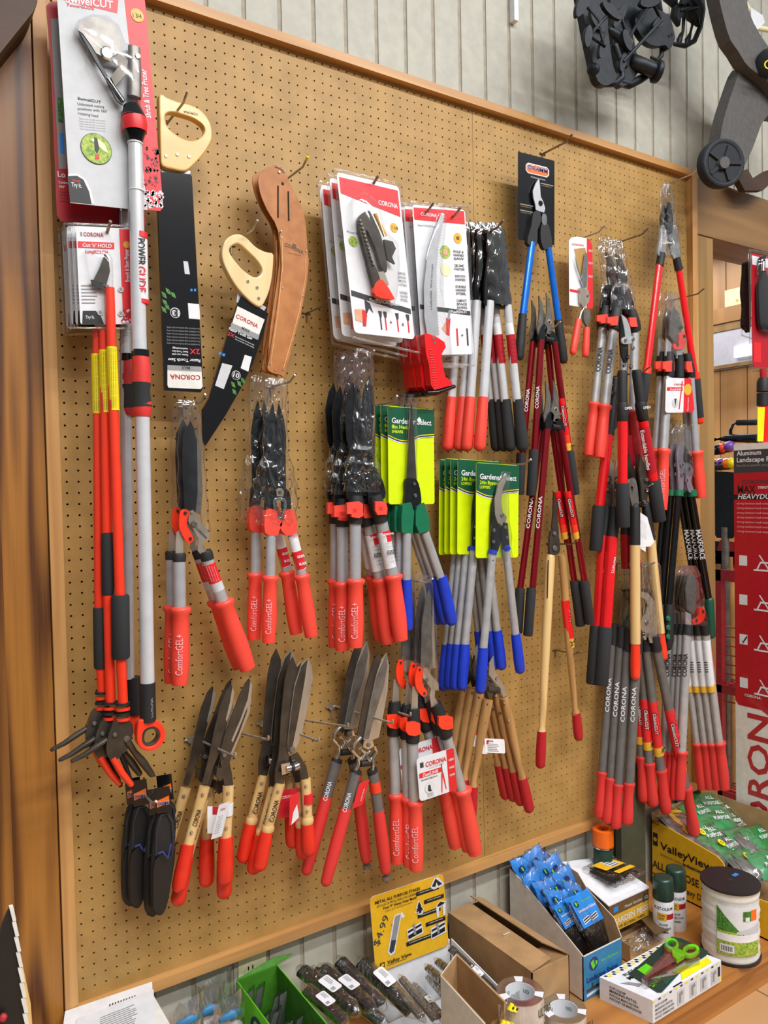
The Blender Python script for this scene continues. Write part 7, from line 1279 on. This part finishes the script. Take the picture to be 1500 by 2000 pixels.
patch(-.36, .12, -12.3, -11.3, 'white', .992); [patch(-.3+.055*k, -.3+.055*k+.025, -12.1, -11.5, 'ink', .996, n=1) for k in range(7)]; patch(.42, .72, -8.3, -7.1, 'leafgreen', .99); patch(.72, .98, -8.3, -7.0, 'orange', .99); patch(.5, .66, -8.3, -7.8, 'white', .994); b.build('picture_label', r, O_)
# yellow box of stake bags
XV = 79.3; o = (87, -9, Z0); r = root('stake_carton', 'long yellow Valley View carton of all purpose stakes, full of green bags', 'box', None, o)
tops = [onx(x, y, XV) for x, y in ((1258, 1592), (1400, 1672), (1412, 1685), (1424, 1716), (1445, 1745), (1480, 1755), (1500, 1763))]; yb = -.2
tops[0].y = yb; tops += [V(XV, -18.2, tops[-1].z)]; q = tops+[V(XV, -18.2, Z0), V(XV, yb, Z0)]
b = MB(); b.prism(q, (.12, 0, 0), 'amber'); b.prism([p+V(.13, 0, 0) for p in q], (.06, 0, 0), 'kraft')
c = Card(V(XV-.02, -.2, -3.5), V(XV-.02, -18.2, -3.5), V(XV-.02, -.2, -14)); c.L = .01; c.x = V(0, -18, 0)
c.text(b, 'R12', .01, .13, .05, 'ink', .06); c.rect(b, .015, .25, .06, .43, 'black'); c.disc(b, .037, .34, .017, 'amber', .02); c.text(b, 'ValleyView', .085, .44, .1, 'black', .47); c.text(b, 'Setting the Landscape Industry Standard', .085, .53, .035, 'ink', .44, bold=False); c.text(b, 'Industries', .30, .535, .05, 'ink', .16)
c.text(b, 'ALL PURPOSE STAKES', .01, .74, .1, 'black', .68); c.text(b, 'Twelve 9" Heavy Duty Plastic', .01, .90, .08, 'ink', .68)
for u in (.84, .9): c.poly(b, [(u, .76), (u+.01, .7), (u+.02, .76), (u+.025, .84), (u, .84)], 'black')
b.build('side_panel', r, o); MB().bx(XV, 95.3, -.3, -.2, Z0, -3.4, 'kraft').build('back_panel', r, o); MB().bx(95.2, 95.3, -18.2, -.2, Z0, -4.4, 'kraft').build('side_panel', r, o); MB().bx(XV, 95.3, -18.2, -18.1, Z0, -10, 'amber').build('front_panel', r, o); MB().bx(XV, 95.3, -18.2, -.2, Z0, -13.8, 'kraft').build('base', r, o)
rr = random.Random(12); spots = [(1325, 1608, 3), (1365, 1590, 3), (1300, 1612, 2), (1400, 1600, 4), (1345, 1640, 5), (1385, 1635, 6), (1440, 1600, 4), (1475, 1600, 5), (1420, 1655, 8), (1455, 1640, 8), (1490, 1640, 9), (1470, 1690, 11), (1500, 1720, 13), (1430, 1570, 2), (1380, 1572, 2)]
desc = ('with silvery film beside the dangling red grip', 'with a clear grey middle, high in the heap', 'small and mostly yellow at the left corner', 'with a dark grey window, near the top', 'right behind the lowest red grip', 'showing ALL in white letters, mid heap', 'behind the dark-windowed one', 'under the tall carton at the right edge', 'with a yellow dot reading 12, mid right', 'crumpled between the two dotted bags', 'cut by the right edge of the photo', 'large, lettered ALL PURPOSE, behind the spool', 'lowest, spilling toward the front right', 'at the back against the tall carton foot', 'at the back behind the red grips')
for k, (px, py, dd) in enumerate(spots):
    c = at(px, py, dd); c.x = min(max(c.x, 84.0 if k < 5 else 83.0), 92.6); c.z = max(c.z, -7.5 if k < 11 else -8.5); r = root('stake_bag', 'green stake bag in the yellow carton, '+desc[k], 'bag', 'green and clear bags of all purpose stakes', c); t0 = rr.uniform(-.5, .5); x = V(math.cos(t0), math.sin(t0)*.6, -.1); v = V(-math.sin(t0)*.5, math.cos(t0)*.8, .45).normalized(); nn = x.cross(v).normalized()
    if nn.z < 0: nn = -nn
    w, h = 2.9, 2.2; b = MB(); pillow(b, c, x*w*.95, v*h*.95, nn*.6, 'bag_green' if k not in (0, 2) else 'amber', k+7, 7, .4); b.build('header', r, c); b = MB(); pillow(b, c-x*w*.9-V(0, 0, .35), x*w*.7, v*h*.8, nn*.5, 'gunmetal', k+31, 6, .3); b.build('stakes', r, c)
    b = MB(); pillow(b, c-x*.5, x*w*1.35, v*h*1.1, nn*.7, 'clear', k+77, 9, .4); b.build('film', r, c)
    cc = Card(c-x*w*.7+v*h*.65+nn*.78, c+x*w*.7+v*h*.65+nn*.78, c-x*w*.7-v*h*.65+nn*.78); cc.L = .0; b = MB(); cc.text(b, 'ALL', .45, .35, .2, 'white', .4, l=.0); cc.text(b, 'PURPOSE', .2, .7, .2, 'white', .75, l=.0)
    if k in (5, 8, 11): cc.disc(b, .15, .3, .14, 'yellow', 0); cc.text(b, '12', .08, .38, .16, 'ink', .14, l=.03)
    b.build('print', r, c)
# dark panel between board and yellow carton
q = [at(x, y, 1.6) for x, y in ((1212, 1500), (1259, 1480), (1260, 1700), (1214, 1714))]; q2 = V(q[0].x, 0, 0)
b = MB(); b.prism([V(q[0].x, -1.6, q[0].z), V(q[1].x, -1.6, q[0].z), V(q[1].x, -1.6, Z0), V(q[0].x, -1.6, Z0)], (0, 1.0, 0), 'olive'); thing(b, 'edging_board', 'dark olive board standing on end behind the large lopper grips', 'board', (q[0].x, -1.1, Z0), None, .05)
# ================================================================== right edge and beyond
o = (99, -7, Z0); r = root('rake_carton', 'tall red and white rake carton standing at the right edge, lettered in huge red capitals', 'box', None, o); XR = 96
a = onx(1433, 868, XR); zt = a.z; y0 = a.y; y1 = y0-13
b = MB().bx(XR, XR+5, y1, y0, Z0, zt, 'offwhite'); L = zt-Z0; vv = lambda z: (zt-z)/L
c = Card(V(XR, y0, zt), V(XR, y1, zt), V(XR, y0, Z0)); c.L = .02; zz = lambda px, py: vv(onx(px, py, XR).z)
v1, v2, v3, v4, v5 = zz(1435, 880), zz(1436, 924), zz(1445, 1377), zz(1436, 966), zz(1436, 976)
c.rect(b, 0, v1, 1, v2, 'ink'); c.text(b, 'Aluminum', .04, zz(1440, 890), .011, 'white', .3); c.text(b, 'Landscape Rake', .04, zz(1440, 903), .011, 'white', .52); c.text(b, 'Rastrillo de aluminio para jardin', .04, zz(1440, 912), .006, 'grey', .45, bold=False)
c.poly(b, [(.0, v2), (1, v2), (1, v3), (.04, v3), (0, v3-.01)], 'deep_red'); c.text(b, 'CORONA', .1, zz(1440, 945), .009, 'ink', .34); c.text(b, 'MAX', .05, zz(1440, 963), .018, 'black', .22); c.text(b, 'STRENGTH DURABILITY', .3, zz(1440, 955), .006, 'white', .3)
c.rect(b, .0, v4, 1, v5, 'black', .01); c.text(b, 'HEAVYDUTY', .05, v5-.002, .011, 'white', .5, italic=.2)
for k in range(7): c.text(b, 'strong aluminum head resists bending', .04, zz(1440, 985+9*k), .005, 'pink', .5, bold=False)
for py in (1094, 1170, 1247, 1331):
    v = zz(1442, py); c.rect(b, .06, v-.012, .16, v+.012, 'white'); c.rect(b, .42, v-.035, .66, v-.02, 'white'); c.text(b, '||||||||', .44, v-.022, .01, 'ink', .2)
    for p in (((.3, v-.015), (.32, v-.015), (.48, v+.03), (.46, v+.03)), ((.24, v+.018), (.62, v+.018), (.62, v+.022), (.24, v+.022)), ((.32, v+.0), (.44, v+.0), (.44, v+.004), (.32, v+.004)), ((.32, v), (.34, v), (.29, v+.02), (.27, v+.02))): c.poly(b, p, 'white', .02)
    if py == 1247: c.poly(b, [(.08, v), (.10, v+.006), (.15, v-.01), (.16, v-.006), (.105, v+.01)], 'ink', .03)
c.text(b, 'CORONA', .12, zz(1450, 1358), .006, 'white', .2)
cap = .2; A = V(XR-.03, y0-5.4, Z0+1.6); b.text('CORONA', A, (0, 0, 1), (0, 1, 0), 4.9, 'brick_red', zz(0, 0)*0+26.5); b.text('®', V(XR-.03, y0-2.2, Z0+28.2), (0, 0, 1), (0, 1, 0), 1.6, 'brick_red'); b.text('SEASON AFTER SEASON', V(XR-.03, y0-7.6, Z0+2), (0, 0, 1), (0, 1, 0), 1.2, 'ink', 20); b.build('box_body', r, o, .06)
# hanging packs at right edge
t = Tool('reach_tool', 'red carded long-reach tool hanging at the far right edge', 'tool', None, 1480, 500, 5)
b = MB(); c = t.card((1467, 494), (1545, 512), (1470, 716)); c.sheet(b, 'deep_red', .05, r=.05); c.poly(b, [(.02, .02), (.98, .02), (.98, .1), (.02, .1)], 'white'); c.rect(b, .03, .78, .2, .96, 'red'); t.fin(b, 'hang_card')
t.plate('tool_head', [(1488, 502), (1496, 500), (1494, 520), (1500, 540), (1506, 548), (1512, 640), (1494, 645), (1484, 630), (1483, 560), (1490, 538), (1486, 516)], 'blade_black', .5, .5, bevel=.15); t.tube('spring', [(1491, 512, 4), (1490, 530, 4)], 'chrome', 1.1); blister(t, 'blister', [(1478, 498), (1520, 500), (1526, 650), (1482, 650), (1476, 570)], 1.2, .04)
bb = MB()
for x0, y0_, x1, y1_ in ((1464, 488, 1548, 506), (1464, 488, 1467, 724), (1467, 724, 1548, 720)): t.tube('', [(x0, y0_, 2.5), (x1, y1_, 2.5)], 'clear', .05, mb=bb, fin=False, seg=6)
t.fin(bb, 'blister_rim'); t.tube('pole', [(1490, 720, 6), (1491, 745, 6)], 'deep_red', .3); t.tube('collar', [(1491, 738, 9), (1491, 745, 12), (1491, 765, 12.5)], 'rubber', .3); t.tube('collar', [(1491, 768, 12.5), (1491, 792, 12.5)], 'rubber', .3)
t.tube('pole', [(1492, 790, 10), (1496, 900, 10)], 'tube_red', .3); t.plate('yellow_label', [(1480, 795), (1494, 795), (1491, 862), (1480, 862)], 'yellow', .1, 1.0)
t = Tool('reach_tool', 'dark pistol-gripped tool in a clear pack, left of the red carded one', 'tool', None, 1460, 520, 3)
t.plate('grip', [(1456, 514), (1464, 512), (1466, 530), (1466, 640), (1460, 644), (1453, 634), (1455, 600), (1452, 570), (1455, 535)], 'blade_black', .6, .3, bevel=.15); bb = MB()
for x0, y0_, x1, y1_ in ((1450, 560, 1455, 515), (1450, 560, 1449, 655), (1449, 655, 1470, 662)): t.tube('', [(x0, y0_, 1.6), (x1, y1_, 1.6)], 'clear', .05, mb=bb, fin=False, seg=6)
t.fin(bb, 'blister_rim')
# red cart with wire shelves, shovels
XC = 112; f = lambda x, y: onx(x, y, XC); r = root('display_rack', 'red metal rack with wire shelves between the wooden post and the rake carton', 'rack', None, tuple(V(f(1400, 1300).x, f(1400, 1300).y, -18.6)))
O_ = tuple(V(f(1400, 1300).x, f(1400, 1300).y, -18.6))
ya, yb_ = f(1397, 1200).y, f(1397, 1200).y-14; ztop = f(1397, 1112).z
for y in (ya, yb_):
    for x in (XC, XC+22): MB().bx(x, x+1.2, y-1.2, y, -18.6, ztop, 'rack_red').build('post', r, O_, .08)
MB().bx(XC, XC+1.2, yb_, ya, ztop-2, ztop, 'rack_red').build('rail', r, O_, .08)
for py in (1345, 1555):
    z = f(1440, py).z; b = MB().bx(XC, XC+1.2, yb_, ya, z-1.4, z, 'rack_red'); b.build('rail', r, O_, .05); b = MB(); 
    for k in range(20): x = XC+1.2*k; b.tube([(x, yb_, z+.1), (x, ya, z+.1)], [.12, .12], 'rack_red', 6)
    for y in (ya-2, ya-7, ya-12): b.tube([(XC, y, z+.2), (XC+23, y, z+.2)], [.15, .15], 'rack_red', 6)
    b.build('wire_shelf', r, O_)
z1 = f(1440, 1265).z
for k in range(9): MB().tube([(XC+2, yb_, z1-1.7*k+3), (XC+2, ya, z1-1.7*k+3)], [.13, .13], 'rack_red', 6).build('wire', r, O_)
def shovel(px0, px1, y0_, y1_, hx, label, m, dx):
    X = XC+3+dx; a, e = onx(px0, y0_, X), onx(px1, y1_, X); c = (a+e)/2; r = root('shovel', label, 'shovel', 'shovels upside down in the red rack', (X, c.y, -18.6)); w = abs(a.y-e.y)/2+2
    b = MB(); b.prism([V(X, c.y+w*s, z) for s, z in ((-.9, a.z), (.6, a.z+.5), (1, a.z-4), (1, e.z+3), (.4, e.z), (-.4, e.z), (-1, e.z+3), (-1, a.z-4))], (.3, 0, 0), m); b.build('blade', r, (X, c.y, -18.6), .05)
    MB().tube([(X+.3, c.y, e.z+2), (X+.3, c.y, -14)], [.7, .7], hx, 10).build('handle', r, (X, c.y, -18.6))
shovel(1397, 1432, 925, 1052, 'gunmetal', 'broad black shovel blade right of the post', 'blade_black', 0); shovel(1412, 1440, 1060, 1110, 'oak_handle', 'red-collared shovel below the black blades', 'rack_red', 2); shovel(1392, 1412, 1060, 1120, 'oak_handle', 'dark shovel with wooden handle nearest the post', 'blade_black', 4)
r = root('shepherd_hook', 'black coiled-grip wire handle arching above the rake carton', 'hook', None, tuple(onx(1428, 870, 108)))
g = lambda x, y: onx(x, y, 108)
MB().tube([g(1427, 862), g(1427, 840), g(1432, 828), g(1445, 825), g(1480, 825), g(1500, 826)], [.28]*6, 'blade_black', 8).build('wire', r, tuple(g(1428, 870))); MB().tube([g(1440, 825.5), g(1478, 825)], [.5, .5], 'foam', 10).build('grip', r, tuple(g(1428, 870)))
r = root('hose_wand', 'black hose wand lying level behind the rake carton top', 'wand', None, tuple(g(1440, 858))); MB().tube([g(1392, 859), g(1420, 856), g(1480, 856)], [.4, .7, .8], 'blade_black', 10).build('barrel', r, tuple(g(1440, 858)))
for k, (x, y, m, nm) in enumerate(((1412, 876, 'hot_red', 'red'), (1426, 872, 'violet', 'purple'), (1395, 907, 'orange', 'upper orange'), (1409, 906, 'violet', 'lower purple'), (1420, 906, 'orange', 'orange'), (1430, 905, 'yellow', 'yellow'))):
    c = onx(x, y, 107); b = MB().tube([c+V(-1.5, 1.5, -.4), c+V(0, 0, 0)], [.8, 1.0], 'blade_black', 10).tube([c+V(-.2, 0, 0), c+V(-1.2, -.6, 0)], [1.0, .8], m, 12, 1, (0, .8)); thing(b, 'hose_nozzle', nm+'-ended hose nozzle hanging left of the rake carton top', 'nozzle', c, 'coloured hose nozzles by the post')
# white stick above the board
a = at(1007, -20, 0); e = at(1007, 40, 0); thing(MB().bx(a.x-.35, a.x+.35, -.1, .8, e.z, e.z+14, 'white'), 'wall_strip', 'short white strip end hanging down the wall above the board', 'strip', (a.x, 0, e.z))
# cast iron brackets
def iron(t, name, P_, r=3, cap=(.8, .8)): return t.tube(name, [(x, y, w) for x, y, w in P_], 'iron', 0, cap=cap, seg=10)
specs = (('nearest the left, with a round boss at the foot', 0, 0, 9), ('with the stout horizontal barrel at its foot', 46, -4, 6.5))
t = Tool('cast_bracket', 'dark cast iron plant bracket with scroll foot, left of the hanging pair', 'bracket', None, 1180, 20, 7)
t.plate('back_plate', [(1132, -40), (1180, -40), (1188, 60), (1198, 130), (1206, 150), (1188, 166), (1168, 158), (1158, 120), (1142, 40)], 'iron', 1.0, 0, bevel=.2)
t.tube('boss', [(1158, 136, 12, .3), (1164, 136, 11, -.8)], 'iron', cap=(.5, .5)); iron(t, 'scroll', ((1166, 150, 7), (1180, 162, 8), (1200, 163, 7), (1215, 152, 6), (1212, 120, 6), (1200, 90, 8)))
iron(t, 'leaf_stem', ((1190, 60, 8), (1206, 70, 10), (1222, 100, 9), (1222, 130, 5))); iron(t, 'leaf', ((1222, 60, 4), (1230, 85, 9), (1225, 110, 4)))
t = Tool('cast_bracket', 'dark cast iron plant bracket with a stout barrel and bird silhouette', 'bracket', None, 1240, 20, 5)
t.plate('back_plate', [(1196, -40), (1250, -40), (1260, 10), (1236, 40), (1240, 90), (1250, 130), (1232, 160), (1210, 166), (1204, 120), (1196, 60)], 'iron', .9, 0, bevel=.2)
t.tube('barrel', [(1234, 122, 16, .2), (1254, 128, 14, .9), (1280, 138, 13, 1.6)], 'iron', cap=(.4, 0)); t.tube('barrel_end', [(1280, 139, 21, 1.6), (1287, 141, 20, 1.8)], 'iron', cap=(.2, .2)); iron(t, 'scroll', ((1210, 160, 8), (1228, 166, 8), (1250, 155, 8), (1265, 146, 7)))
t.plate('bird', [(1250, 20), (1268, 14), (1290, 20), (1308, 34), (1316, 60), (1318, 78), (1308, 96), (1300, 88), (1284, 90), (1266, 84), (1250, 66), (1240, 40)], 'iron', .8, .6, bevel=.15); iron(t, 'branch', ((1228, 30, 7), (1250, 60, 7), (1270, 84, 6), (1292, 88, 5))); t.bolt('hole', 1312, 67, 3, 'hole_back', 1.3)
iron(t, 'twig', ((1292, 90, 4), (1292, 108, 5), (1284, 118, 4), (1272, 112, 3))); iron(t, 'leaf', ((1262, -10, 14), (1275, 8, 18), (1285, 24, 10)))
t = Tool('cast_bracket', 'openwork cast iron bracket of curling leaves, right of the barrel bracket', 'bracket', None, 1330, 10, 4)
iron(t, 'hoop', ((1352, -40, 7), (1370, -6, 6), (1372, 20, 6), (1368, 52, 5), (1356, 80, 5), (1338, 90, 4.5), (1318, 86, 4))); iron(t, 'stem', ((1340, -20, 6), (1336, 20, 4), (1334, 60, 3), (1328, 84, 3))); iron(t, 'stem', ((1350, 20, 3), (1352, 50, 2.6), (1344, 80, 2.6)))
for q in (((1318, 10, 6), (1320, 30, 12), (1324, 48, 5)), ((1346, 10, 10), (1354, 30, 15), (1362, 48, 5)), ((1330, 66, 3), (1327, 78, 6), (1326, 86, 3)), ((1348, 66, 3), (1343, 78, 6), (1340, 88, 3)), ((1344, -30, 12), (1352, -10, 16), (1362, 6, 8)), ((1300, -30, 12), (1310, -8, 16), (1316, 8, 8))): iron(t, 'leaf', q)
for j, (bx_, d_, lf) in enumerate(((1160, 9, ((1140, 5, 20, 60, .4), (1168, 40, 18, 50, -.5), (1180, 90, 14, 46, .3), (1150, 70, 14, 44, .1), (1196, 20, 16, 50, -.8))), (1255, 7.5, ((1212, 30, 16, 50, .5), (1226, 78, 14, 44, -.3), (1272, 0, 26, 44, 1.2), (1292, 40, 18, 40, .9), (1218, 120, 12, 40, .2))), (1345, 5.5, ((1330, 20, 13, 40, .2), (1362, 14, 13, 40, -.3), (1346, -8, 16, 40, .7))))):
    t = Tool('iron_leaf_spray', 'spray of dark cast iron leaves '+('on the leftmost bracket', 'over the barrel bracket', 'on the openwork bracket')[j], 'ornament', None, bx_, 20, d_)
    for (x, y, w, l, a) in lf:
        R_ = [(x+math.cos(a)*u*w/2*(1-v*v)**.6-math.sin(a)*v*l/2, y+math.sin(a)*u*w/2*(1-v*v)**.6+math.cos(a)*v*l/2) for u, v in [(1, -.95), (1, -.6), (1, -.2), (1, .2), (1, .6), (1, .95), (-1, .95), (-1, .6), (-1, .2), (-1, -.2), (-1, -.6), (-1, -.95)]]
        t.plate('leaf', R_, 'iron', .5, .3*math.sin(x), bevel=.12)
    iron(t, 'stem', tuple((x, y, 3.5) for x, y, *_ in lf))
# grey plastic cart with wheel
t = Tool('spreader_cart', 'grey plastic folding arms with a black wheel, hanging at the top right corner', 'cart', None, 1450, 100, 9)
t.plate('upper_arm', [(1398, -60), (1450, -60), (1462, 20), (1500, 90), (1560, 150), (1560, 230), (1500, 160), (1462, 130), (1442, 100), (1420, 60)], 'mower_grey', 1.8, 0, bevel=.35)
t.plate('lower_arm', [(1452, 128), (1480, 140), (1540, 150), (1560, 240), (1500, 225), (1470, 290), (1448, 330), (1420, 320), (1406, 290), (1412, 240), (1430, 180)], 'mower_grey', 1.8, -1.4, bevel=.35)
t.tube('pivot_wheel', [(1500, 122, 25, 1.0), (1502, 124, 25, 2.2)], 'tire', cap=(.2, .2)); t.ring('pivot_mark', *[[(1502+r*math.cos(a), 126+r*math.sin(a)) for a in [2*math.pi*i/12 for i in range(12)]] for r in (9, 7)], 'yellow', .05, 2.8, bevel=0)
q = lambda R, k=1: [(1416+R*.88*math.cos(a)*1.0, 317+R*1.05*math.sin(a)) for a in [2*math.pi*i/36 for i in range(36)]]
w = t.ring('tire', q(46), q(36), 'tire', 1.3, 1.4, bevel=.3); t.plate('wheel_disc', q(37), 'tire', 1.0, 1.4); t.plate('hub', q(11), 'mower_grey', .5, 2.2, bevel=.1)
for k in range(5): a = k*1.2566; t.plate('spoke', [(1416+10*math.cos(a-.35), 317+10*math.sin(a-.35)), (1416+34*math.cos(a-.1), 317+36*math.sin(a-.1)), (1416+34*math.cos(a+.1), 317+36*math.sin(a+.1)), (1416+10*math.cos(a+.35), 317+10*math.sin(a+.35))], 'tire', .3, 2.0, bevel=.08)
t = Tool('wire_basket', 'pale beige plastic part behind the grey arms at the top right corner', 'part', None, 1490, 20, 3); iron_ = t.tube('rib', [(1440, -20, 6), (1462, 20, 5), (1480, 55, 5), (1510, 60, 5)], 'ivory'); t.plate('white_tag', [(1466, 14), (1490, 30), (1494, 44), (1480, 58), (1468, 44)], 'white', .1, .4)
t.plate('x_brace', [(1440, 345), (1460, 330), (1472, 350), (1500, 332), (1520, 345), (1490, 372), (1470, 372), (1455, 372)], 'dark_beam', 1.0, 0); 
# dark blades at the bottom left corner
t = Tool('ice_scraper', 'dark serrated blade with a pale toothed edge, leaning in the bottom left corner', 'blade', None, 30, 1900, 16)
t.plate('panel', [(22, 1772), (30, 1790), (40, 1860), (48, 1930), (55, 2040), (-40, 2060), (-20, 1900), (4, 1810), (14, 1786)], 'black', .4, 0, bevel=.1)
for k in range(9): f0 = k/9; x = 24+32*f0**.8; y = 1772+30*k; t.plate('tooth', [(x-6, y), (x+2, y-2), (x+8, y+26), (x+1, y+28)], 'offwhite', .3, .2, bevel=.05)
t.plate('edge', [(36, 1876), (42, 1874), (60, 1960), (66, 2040), (56, 2040), (48, 1950)], 'handle_wood', .3, .1, bevel=.05); t.tube('red_knob', [(4, 1990, 8), (8, 1984, 7)], 'brick_red', .6, cap=(.6, .6))
